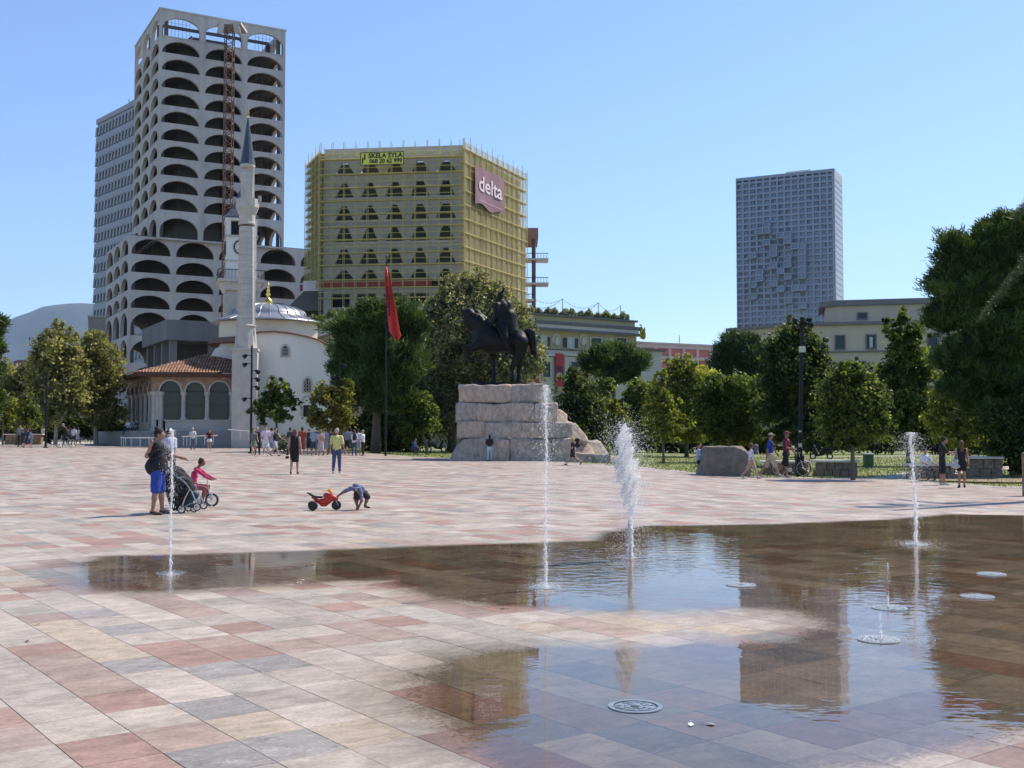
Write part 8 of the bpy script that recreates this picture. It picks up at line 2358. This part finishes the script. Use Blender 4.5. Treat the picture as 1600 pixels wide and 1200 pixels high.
def bicycle(label, loc, rz, R_=.33, wb=1.02, colr=(.03, .03, .035), s=1.0, group=None, name='bicycle', basket=False):
    t = thing(name, label, 'bicycle', loc, rz, group)
    m = cloth(colr) if False else mat('bike_paint_%d' % int(sum(colr) * 1000), colr, .35, .1, 5)
    xr_, xf = -wb / 2, wb / 2; tr = R_ * .065 if R_ > .2 else R_ * .14
    wheel(t, xr_, R_, R_, tr); wheel(t, xf, R_, R_, tr)
    bb = (-.06 * wb, 0, R_ * .85); st = (-.2 * wb, 0, R_ * 2.35); hd_ = (xf - .15 * wb, 0, R_ * 2.5); hb = (xf - .10 * wb, 0, R_ * 2.05)
    mb = MB(); r = .016 * max(s, .8)
    for a_, b_ in ((bb, st), (st, hd_), (bb, hb), ((xr_, .04, R_), bb), ((xr_, .04, R_), (st[0] + .02, 0, st[2] - .05)), (hd_, hb)): mb.bar(a_, b_, r, n=7)
    mb.build('frame', m, t)
    mb = MB(); 
    for y in (-.05, .05): mb.tube([(hb[0], y * .5, hb[2]), (xf - .02, y, R_ * 1.3), (xf, y, R_)], .011, 6)
    mb.build('fork', M_CHROME, t)
    hx = hd_[0] - .03; hz2 = R_ * 2.9 if R_ > .2 else R_ * 4.1
    mb = MB(); mb.bar(hd_, (hx, 0, hz2), .012); mb.tube([(hx - .10 * s, -.28 * s, hz2 + .02), (hx, -.16 * s, hz2 + .03), (hx, .16 * s, hz2 + .03), (hx - .10 * s, .28 * s, hz2 + .02)], .012, 6); mb.build('handlebar', M_CHROME, t)
    mb = MB(); mb.bar(st, (st[0] - .03, 0, st[2] + .12), .013); mb.tube([(st[0] - .16 * s, 0, st[2] + .14), (st[0] - .05 * s, 0, st[2] + .15), (st[0] + .12 * s, 0, st[2] + .14)], [.075 * s, .06 * s, .025 * s], 8); mb.build('saddle', M_BLKP, t)
    mb = MB(); mb.ring((bb[0], -.03, bb[2]), E1, E3, .03, .09 * max(s, .7), (0, .01, 0), 16); mb.bar((bb[0], -.06, bb[2]), (bb[0] + .1 * s, -.06, bb[2] - .12 * s), .01, n=5); mb.bar((bb[0], .06, bb[2]), (bb[0] - .1 * s, .06, bb[2] + .12 * s), .01, n=5)
    mb.box(bb[0] + .06 * s, bb[0] + .14 * s, -.14, -.06, bb[2] - .135 * s, bb[2] - .115 * s); mb.box(bb[0] - .14 * s, bb[0] - .06 * s, .06, .14, bb[2] + .11 * s, bb[2] + .13 * s); mb.build('crankset', M_CHROME, t)
    return t
g = foot(103, 699.5)
bicycle('white-wheeled bicycle ridden by a cyclist in dark clothes at the left', g, R(180), colr=(.4, .4, .4))
figure('person', 'cyclist in dark clothes bent over the handlebars at the left', (g.x + .1, g.y, g.z + .32), R(-90), 1.72, pose(legs=((1.15, 1.1), (.55, .55)), arms=((1.0, .1, .2), (1.0, .1, .2)), lean=.55), top=(.03, .025, .02), sleeve=1.0, bcol=(.02, .02, .022), hair=(.35, .25, .2), hat=('cap', (.35, .28, .22)), drop=True)
g = foot(1236, 744.5)
bicycle('black bicycle leaning against the floodlight mast', (g.x, g.y - .05, g.z), R(4), colr=(.012, .012, .014), R_=.34, wb=1.05)

# child's bicycle with rider in pink
g = foot(316, 792.0); Yk = g.y; kx = Yk / FPX
def K(px, py, y=0.0): w = at(px, py, Yk); return np.array([w.x - g.x, y, w.z - g.z])
bk_ = bicycle('small silver folding bicycle ridden by the girl in pink', g, 0, R_=.155, wb=.56, colr=(.42, .42, .43), s=.62)
fwd = K(331, 779)
bk_.location = (g.x + fwd[0] - .28, g.y, g.z)
def U3(v): return V3(v)
JG = {}
# explicit joints for the seated rider, already in metres (k = 1): she faces +X
def joints_from(d, side_axis=(0, 1, 0)):
    return d
hip = K(301.5, 759); chest = K(304, 742); nk = K(310, 729.5); hd_ = K(315.5, 722.5)
# build her facing +X directly: arms and legs on -Y (camera side) and +Y
def custom(name, label, loc, J, H=1.75, **kw):
    return figure(name, label, loc, 0.0, H, J, drop=False, **kw)
sk = .62   # child's scale: joints are given in real metres, so divide by it
def q(v, y): v = V3(v); return np.array([y, -v[0], v[2]]) / sk
J = {'pelvis': q(hip, 0), 'waist': q(hip * .6 + chest * .4, 0), 'chest': q(chest, 0), 'neck': q(nk, 0), 'head': q(hd_, 0)}
for i, s_ in enumerate((-1, 1)):
    J['leg', i] = (q(hip + (.01, 0, -.02), s_ * .055), q(K(321.5 if i == 0 else 323, 763 if i == 0 else 760), s_ * .075), q(K(317 if i == 0 else 322, 783 if i == 0 else 774), s_ * .07), q(K(322.5 if i == 0 else 327, 787 if i == 0 else 778), s_ * .07))
    J['arm', i] = (q(K(308, 733), s_ * .11), q(K(320 if i == 0 else 322, 741 if i == 0 else 744), s_ * .16), q(K(331, 748.5), s_ * .15), q(K(334, 749), s_ * .15))
girl = figure('child', 'girl in a pink hooded top with a hair bun riding a small bicycle', (g.x, g.y - .0, g.z), R(90), 1.75 * sk, J, drop=False, kid=True, limb=1.15, top=(.50, .03, .12), sleeve=1.0, bottom='pants', bcol=(.30, .09, .09), hair=(.05, .022, .015), hairkind='bun', skin='brown', shoes=(.45, .4, .4), cat='child', h=.0135)

# pushchair
g = foot(288, 801); Yp = g.y
def K2(px, py, y=0.0): w = at(px, py, Yp); return (w.x - g.x, y, w.z - g.z)
pc = thing('pushchair', 'dark hooded pushchair with a silver frame behind the left water jet', 'pushchair', g, 0)
M_HOOD = mat('dark_hood_cloth', (.015, .017, .02), .8, .3, 9, .3, 40); M_TEAL = mat('dark_teal_cloth', (.02, .05, .06), .8, .3, 9)
hp = [('c', K2(272, 748), K2(284, 760), .27, .25), ('c', K2(284, 760), K2(287, 775), .22, .17), ('c', K2(268, 765), K2(275, 790), .14, .12)]
lo, hi = bounds(hp); a0 = K2(276, 765)
ob('hood', surface(lambda p: np.maximum(blend(p, hp, .06), -(blend(p, [(c_[0], c_[1], c_[2], c_[3] - .02, c_[4] - .02) for c_ in hp], .06))) + .006 * noise3(p, 18, 3), lo, hi, .02, 'hood', M_HOOD), pc)
sp = [('c', K2(293, 780), K2(305, 774), .10, .08), ('c', K2(290, 786), K2(302, 790), .07, .05)]
lo, hi = bounds(sp); ob('seat', surface(lambda p: blend(p, sp, .05), lo, hi, .018, 'seat', M_TEAL), pc)
for y in (-.24, .24):
    mb = MB(); mb.tube([K2(288, 797, y), K2(294, 778, y), K2(302, 763, y), K2(305, 768, y), K2(314, 790, y)], .013, 7); mb.tube([K2(302, 763, y), K2(291, 750, y), K2(268, 735, y)], .012, 6); mb.tube([K2(292, 792, y), K2(302, 786, y), K2(311, 785, y)], .011, 6); mb.build('frame_tube', M_CHROME, pc)
mb = MB(); mb.bar(K2(268, 735, -.24), K2(268, 735, .24), .016); mb.build('handle', M_BLKP, pc)
for px, py in ((289, 795), (313, 791)):
    for y in (-.25, .25):
        w = K2(px, py, y); wheel(pc, w[0], max(w[2], .085), .085, .014, 18, 8, y=y)
w = K2(303, 791); wheel(pc, w[0], .075, .075, .014, 18, 8, y=0)

# red toy motorcycle
g = foot(507, 797.5); Yt = g.y
def T_(px, py, y=0.0):   # sheet coordinates of the enlarged view
    w = at(470 + px / 13.33, 740 + py / 13.33, Yt); return (w.x - g.x, y, w.z - g.z)
ty = thing('toy_motorcycle', 'red plastic ride-on toy motorcycle with fat black wheels and orange handlebar', 'toy motorcycle', g, 0)
sT = Yt / FPX / 13.33
for nm, cx_, cz_, rr_, y_ in (('wheel', 268, 668, 96, -.09), ('wheel', 215, 655, 80, .09), ('wheel', 740, 658, 97, 0)):
    c_ = T_(cx_, cz_); rr = rr_ * sT
    mb = MB(); mb.lathe([(rr * .55, -.045), (rr * .92, -.05), (rr, -.03), (rr, .03), (rr * .92, .05), (rr * .55, .045)], 22)
    mb.v = [(c_[0] + x, y_ + z, c_[2] + y) for x, y, z in mb.v]; w_ = mb.build('wheel', M_RUBBER, ty)
    mb = MB(); mb.lathe([(rr * .2, -.052), (rr * .56, -.048), (rr * .56, .048), (rr * .2, .052)], 16); mb.v = [(c_[0] + x, y_ + z, c_[2] + y) for x, y, z in mb.v]; mb.build('hub', M_BLKP, w_)
def toy(nm, prims, m, k_=.02, hh=.0095):
    lo, hi = bounds(prims); ob(nm, surface(lambda p: blend(p, prims, k_), lo, hi, hh, nm, m), ty)
toy('body', [('c', T_(430, 580), T_(520, 580), 60 * sT, 60 * sT), ('c', T_(440, 650), T_(520, 650), 38 * sT, 38 * sT), ('c', T_(520, 460), T_(560, 560), 55 * sT, 60 * sT), ('c', T_(560, 470), T_(660, 490), 62 * sT, 50 * sT), ('c', T_(650, 480), T_(740, 510), 40 * sT, 26 * sT), ('c', T_(640, 540), T_(560, 610), 40 * sT, 40 * sT),
             ('c', T_(400, 590), T_(240, 490), 38 * sT, 24 * sT), ('c', T_(410, 620), T_(300, 560), 30 * sT, 22 * sT), ('c', T_(530, 420), T_(570, 470), 22 * sT, 40 * sT)], M_REDP)
toy('front_mudguard', [('c', T_(690, 520), T_(760, 540), 22 * sT, 20 * sT), ('c', T_(680, 560), T_(720, 540), 18 * sT, 18 * sT)], M_REDP)
toy('seat', [('c', T_(300, 490), T_(440, 490), 24 * sT, 24 * sT), ('c', T_(300, 488), T_(215, 440), 26 * sT, 24 * sT), ('c', T_(215, 435), T_(135, 402), 24 * sT, 14 * sT)], M_BLKP)
toy('windscreen', [('c', T_(570, 350), T_(640, 400), 24 * sT, 22 * sT), ('c', T_(640, 400), T_(600, 330), 20 * sT, 16 * sT)], mat('orange_plastic', (.72, .26, .02), .4, .1, 5))
mb = MB(); mb.tube([T_(490, 355, -.16), T_(560, 340, -.09), T_(590, 370, 0), T_(620, 350, .1), T_(640, 330, .17)], .011, 7); mb.build('handlebar', MATS['orange_plastic'], ty)
mb = MB(); mb.bar(T_(740, 560, -.055), T_(790, 655, -.055), .009); mb.bar(T_(740, 560, .055), T_(790, 655, .055), .009); mb.build('fork', M_CHROME, ty)

# boy bending down, one hand on the toy
g = foot(566, 796.5); Yc = g.y
def Q_(px, py, y=0.0):
    w = at(470 + px / 13.33, 740 + py / 13.33, Yc); return np.array([w.x - g.x, y, w.z - g.z])
sb = .60
def q(v, y): v = V3(v).copy(); v[1] = y; return v / sb
J = {'pelvis': q(Q_(1265, 380), .05), 'waist': q(Q_(1230, 310), .02), 'chest': q(Q_(1160, 290), -.04), 'neck': q(Q_(1150, 330), -.16), 'head': q(Q_(1195, 420), -.24)}
J['leg', 0] = (q(Q_(1230, 430), -.05), q(Q_(1165, 520), -.14), q(Q_(1195, 680), -.10), q(Q_(1180, 725), -.14))
J['leg', 1] = (q(Q_(1320, 420), .10), q(Q_(1385, 500), .06), q(Q_(1325, 670), .08), q(Q_(1420, 712), .06))
J['arm', 0] = (q(Q_(1060, 300), -.08), q(Q_(900, 380), -.12), q(Q_(800, 455), -.12), q(Q_(778, 490), -.12))
J['arm', 1] = (q(Q_(1255, 330), -.14), q(Q_(1290, 560), -.18), q(Q_(1225, 690), -.14), q(Q_(1205, 735), -.14))
figure('child', 'boy in a grey-blue T-shirt bending down with one hand on the red toy', g, 0, 1.75 * sb, J, drop=False, kid=True, top=(.16, .17, .26), sleeve=.42, hem=-.02, bottom='shorts', bcol=(.035, .03, .03), bottom_len=.42, hair=(.015, .012, .01), hairkind='full', limb=1.3, skin='brown', shoes=(.03, .025, .025), cat='child', h=.0135)

# parked scooter in shade under the holm oak
g = ground_at(682, 90)
def sc_tr(label, loc, rz, hgt=1.15):
    t = thing('scooter', label, 'scooter', loc, rz)
    wheel(t, -.6, .25, .25, .05, 18, 5); wheel(t, .6, .25, .25, .05, 18, 5)
    pr = [('c', (-.65, 0, .62), (-.1, 0, .6), .17, .14), ('c', (-.1, 0, .4), (.3, 0, .35), .1, .09), ('c', (.35, 0, .4), (.5, 0, .95), .13, .1)]
    lo, hi = bounds(pr); ob('body', surface(lambda p: blend(p, pr, .1), lo, hi, .05, 'body', M_BLKP), t)
    mb = MB(); mb.box(-.85, .0, -.12, .12, .8, .87); mb.build('seat', M_BLKP, t)
    mb = MB(); mb.tube([(.45, -.3, 1.05), (.5, 0, 1.0), (.45, .3, 1.05)], .02, 6); mb.build('handlebar', M_CHROME, t)
    return t
sc_tr('dark scooter parked in the shade left of the pedestal', g, R(12))
sc_tr('dark scooter parked in the shade behind the floodlight mast', ground_at(1282, 82), R(170))
# ================================================================== fountain jets
def water_mat():
    m, nt, p = newmat('white_water'); L = nt.links
    p.inputs['Base Color'].default_value = (.95, .96, .97, 1); p.inputs['Roughness'].default_value = .3; p.inputs['IOR'].default_value = 1.33
    tr = nt.nodes.new('ShaderNodeBsdfTranslucent'); tr.inputs['Color'].default_value = (.97, .97, .97, 1)
    mx = nt.nodes.new('ShaderNodeMixShader'); mx.inputs[0].default_value = .5
    L.new(p.outputs[0], mx.inputs[1]); L.new(tr.outputs[0], mx.inputs[2])
    tp = nt.nodes.new('ShaderNodeBsdfTransparent'); m2 = nt.nodes.new('ShaderNodeMixShader'); m2.inputs[0].default_value = .52
    L.new(tp.outputs[0], m2.inputs[1]); L.new(mx.outputs[0], m2.inputs[2]); L.new(m2.outputs[0], nt.nodes['Material Output'].inputs['Surface'])
    return m
def spray_mat():
    m, nt, p = newmat('clear_water'); L = nt.links
    p.inputs['Base Color'].default_value = (.93, .95, .97, 1); p.inputs['Roughness'].default_value = .1
    tr = nt.nodes.new('ShaderNodeBsdfTransparent'); mx = nt.nodes.new('ShaderNodeMixShader'); mx.inputs[0].default_value = .55
    L.new(tr.outputs[0], mx.inputs[1]); L.new(p.outputs[0], mx.inputs[2]); L.new(mx.outputs[0], nt.nodes['Material Output'].inputs['Surface'])
    return m
M_WAT = water_mat(); M_SPR = spray_mat()
def drops(name, P, S_, m, parent, stretch=None):
    """octahedral drops"""
    n = len(P); S_ = np.asarray(S_); st = np.ones(n) if stretch is None else stretch
    o = np.array([(1, 0, 0), (-1, 0, 0), (0, 1, 0), (0, -1, 0), (0, 0, 1), (0, 0, -1)], float)
    V = P[:, None, :] + o[None] * S_[:, None, None]
    V[:, 4, 2] += S_ * (st - 1); V[:, 5, 2] -= S_ * (st - 1)
    F = np.array([(0, 2, 4), (2, 1, 4), (1, 3, 4), (3, 0, 4), (2, 0, 5), (1, 2, 5), (3, 1, 5), (0, 3, 5)])
    F = (F[None] + (np.arange(n) * 6)[:, None, None]).reshape(-1, 3)
    return ob(name, np_mesh(name, V.reshape(-1, 3), F, m, smooth=False), parent, 'stuff')
def jet(label, px, pf, ptop, core_w, spread, n, seed, lean=0.0, kind='thin', core_top=.8):
    r = np.random.default_rng(seed); g = foot(px, pf); h = at(px, ptop, g.y).z - g.z; k = g.y / FPX
    n = int(n * 2.6)
    t = thing('water_jet', label, 'fountain jet', (g.x, g.y, 0.0), 0)
    # broken rope of water
    nc = int(h / .005)
    z = np.linspace(0.02, h * core_top, nc); ph = r.uniform(0, 6, 3)
    wob = (np.sin(z * 4 + ph[0]) * .35 + np.sin(z * 9 + ph[1]) * .2) * core_w * k * (z / h)
    P = np.stack([wob + lean * z + r.normal(0, .22, nc) * core_w * k, r.normal(0, .22, nc) * core_w * k, z], 1)
    sz = core_w * k * .20 * r.uniform(.35, 1.25, nc) * (1 - .25 * z / h)
    drops('water_column', P, sz, M_WAT, t, r.uniform(1, 4, nc))
    # spray thrown up and falling back
    u = r.random(n); z = h * (1 - u ** 1.6 * .96)
    if kind == 'broad': z = h * r.random(n) ** .9
    prof = np.interp(z / h, [0, .15, .4, .7, .9, 1.0], spread)
    a_ = r.uniform(0, 2 * math.pi, n); rr = np.abs(r.normal(0, .5, n)) * prof * k
    P = np.stack([np.cos(a_) * rr + lean * z, np.sin(a_) * rr, z], 1)
    sz = np.clip(r.gamma(1.6, .28, n), .12, 2.0) * .50 * k * np.clip(1 - rr / (prof * k * 2.4), .35, 1)
    drops('droplets', P, sz, M_WAT if kind != 'fine' else M_SPR, t, r.uniform(1, 1.8, n))
    # drops that have landed around the foot
    m = int(n * .12); a_ = r.uniform(0, 6.28, m); rr = np.abs(r.normal(0, 1, m)) * spread[1] * k * 1.6
    drops('splashes', np.stack([np.cos(a_) * rr, np.sin(a_) * rr * 1.5, np.abs(r.normal(0, .03, m)) + .006], 1), r.uniform(.2, .5, m) * k, M_WAT, t)
    return t
jet('tall thin jet at the left in front of the woman and pushchair', 266, 901, 672, 5.5, [3.0, 7, 13, 24, 18, 6], 1700, 1, core_top=.97)
jet('tallest thin jet in the middle, in front of the rock pedestal', 853, 920, 602, 5.5, [3.5, 12, 34, 74, 34, 5], 5200, 2, core_top=.96)
jet('broad frothy jet right of the pedestal', 985, 874, 668, 8, [22, 44, 52, 46, 36, 10], 3600, 3, lean=-.012, kind='broad', core_top=.3)
jet('thin jet at the right in front of the person in white', 1432, 852, 676, 6, [4, 12, 26, 42, 52, 12], 3000, 4, lean=-.03, core_top=.96)
jet('low bubbling jet above a nozzle plate at right', 1388, 950, 880, 3, [12, 11, 9, 8, 6, 3], 150, 5, core_top=.25)
jet('small foaming spurt on the plate right of centre', 1376, 1000, 958, 4, [16, 12, 8, 6, 4, 2], 170, 6, core_top=.3)
# the frothy body of the broad jet: torn sheets of white water
g = foot(985, 874); kB = g.y / FPX; r = np.random.default_rng(12)
fb_ = thing('water_plume', 'frothing white water plume inside the broad jet', 'fountain jet', (g.x, g.y, 0), 0)
prims = []
def Kp(px, py, y=0): w = at(px, py, g.y); return np.array([w.x - g.x, y, w.z])
for (px, py), rr in zip(((974, 672), (975, 684), (975, 697), (978, 712), (981, 728), (983, 745), (985, 762), (986, 780), (986, 797)), (3, 8, 13, 16, 15, 15, 13, 11, 8)):
    for q in range(4):
        prims.append(('e', Kp(px + r.normal(0, rr * .42), py + r.normal(0, 4), r.normal(0, rr * .3) * kB), np.array([rr * r.uniform(.22, .5), rr * .3, rr * r.uniform(.35, .8)]) * kB))
lo, hi = bounds(prims, .08)
ob('froth', surface(lambda p: blend(p, prims, .03) + .065 * noise3(p, 28, 5) + .05 * noise3(p, 70, 6) + .012, lo, hi, .011, 'froth', M_WAT), fb_)
n = 15000
pc_ = np.array([q_[1] for q_ in prims]); kk = r.integers(0, len(prims), n)
P = pc_[kk] + r.normal(size=(n, 3)) * np.array([.17, .12, .14])
lowp = r.random(n) < .3; P[lowp, 2] = r.uniform(.03, 1.3, lowp.sum()); P[lowp, 0] = Kp(986, 840)[0] + r.normal(0, .16, lowp.sum())
P = P[P[:, 2] > .02]
drops('droplets', P, np.clip(r.gamma(2, .3, len(P)), .2, 1.8) * .38 * kB, M_WAT, fb_, r.uniform(1, 1.6, len(P)))
# foam on the plates and standing splashes
mb_n = 0
for k, (px, py) in enumerate(((1373, 1001), (1527, 933), (1549, 898), (1390, 951), (1158, 915))):
    g = foot(px, py); n = 1100 if k == 0 else 520
    a_ = r.uniform(0, 6.28, n); rr = np.sqrt(r.random(n)) * .16
    P = np.stack([np.cos(a_) * rr, np.sin(a_) * rr, np.abs(r.normal(0, .006, n)) + .010], 1)
    if k == 0: P[:260, 0] += r.uniform(0, .35, 260); P[:260, 1] -= r.uniform(0, .12, 260)
    d = drops('plate_foam', P, r.uniform(.0018, .005, n), M_SPR, None)
    d.location = (g.x, g.y, g.z)
    tag(d, ['white foam over the foaming plate right of centre', 'white foam on the bright plate near the right edge', 'white foam on the farther bright plate near the right edge', 'white foam on the plate of the bubbling jet', 'thin foam on the plate in the tower reflection'][k], 'foam', kind='stuff')

# leaves and litter on the paving
for k, (px, py, lab, c_) in enumerate(((786, 953, 'tiny dark leaf scrap between the two pools', (.05, .04, .03)), (1080, 1134, 'small white scrap lying in the near pool', (.7, .7, .66)), (1110, 1133, 'second white scrap in the near pool', (.65, .65, .6)), (58, 977, 'dark dry leaf at the left edge', (.07, .05, .03)), (42, 1003, 'long dry leaf below the other at the left edge', (.06, .045, .03)), (1545, 1018, 'bright chip at the right of the pool', (.3, .3, .2)))[:5]):
    g = foot(px, py); mb = MB()
    mb.add([(-.035, 0, .004), (-.01, .018, .012), (.035, .004, .007), (.0, -.016, .005)], [(0, 3, 2, 1)]); mb.bar((.03, .004, .007), (.06, .012, .006), .0018, n=3)
    o = mb.build('leaf_scrap', cloth(c_)); o.location = g + Vector((0, 0, .003)); o.rotation_euler = (0, 0, k * 1.3); tag(o, lab, 'litter')

# ================================================================== air
hz = MB(); hz.box(-13000, 13000, -60, 15500, -26, 2200)
m = bpy.data.materials.new('haze'); m.use_nodes = True; nt = m.node_tree
nt.nodes.remove(nt.nodes['Principled BSDF'])
v = nt.nodes.new('ShaderNodeVolumePrincipled'); v.inputs['Color'].default_value = (.50, .72, 1.0, 1); v.inputs['Density'].default_value = 3.4e-5; v.inputs['Anisotropy'].default_value = 0.2
nt.links.new(v.outputs[0], nt.nodes['Material Output'].inputs['Volume'])
hz.build('haze', m, None, kind='stuff')
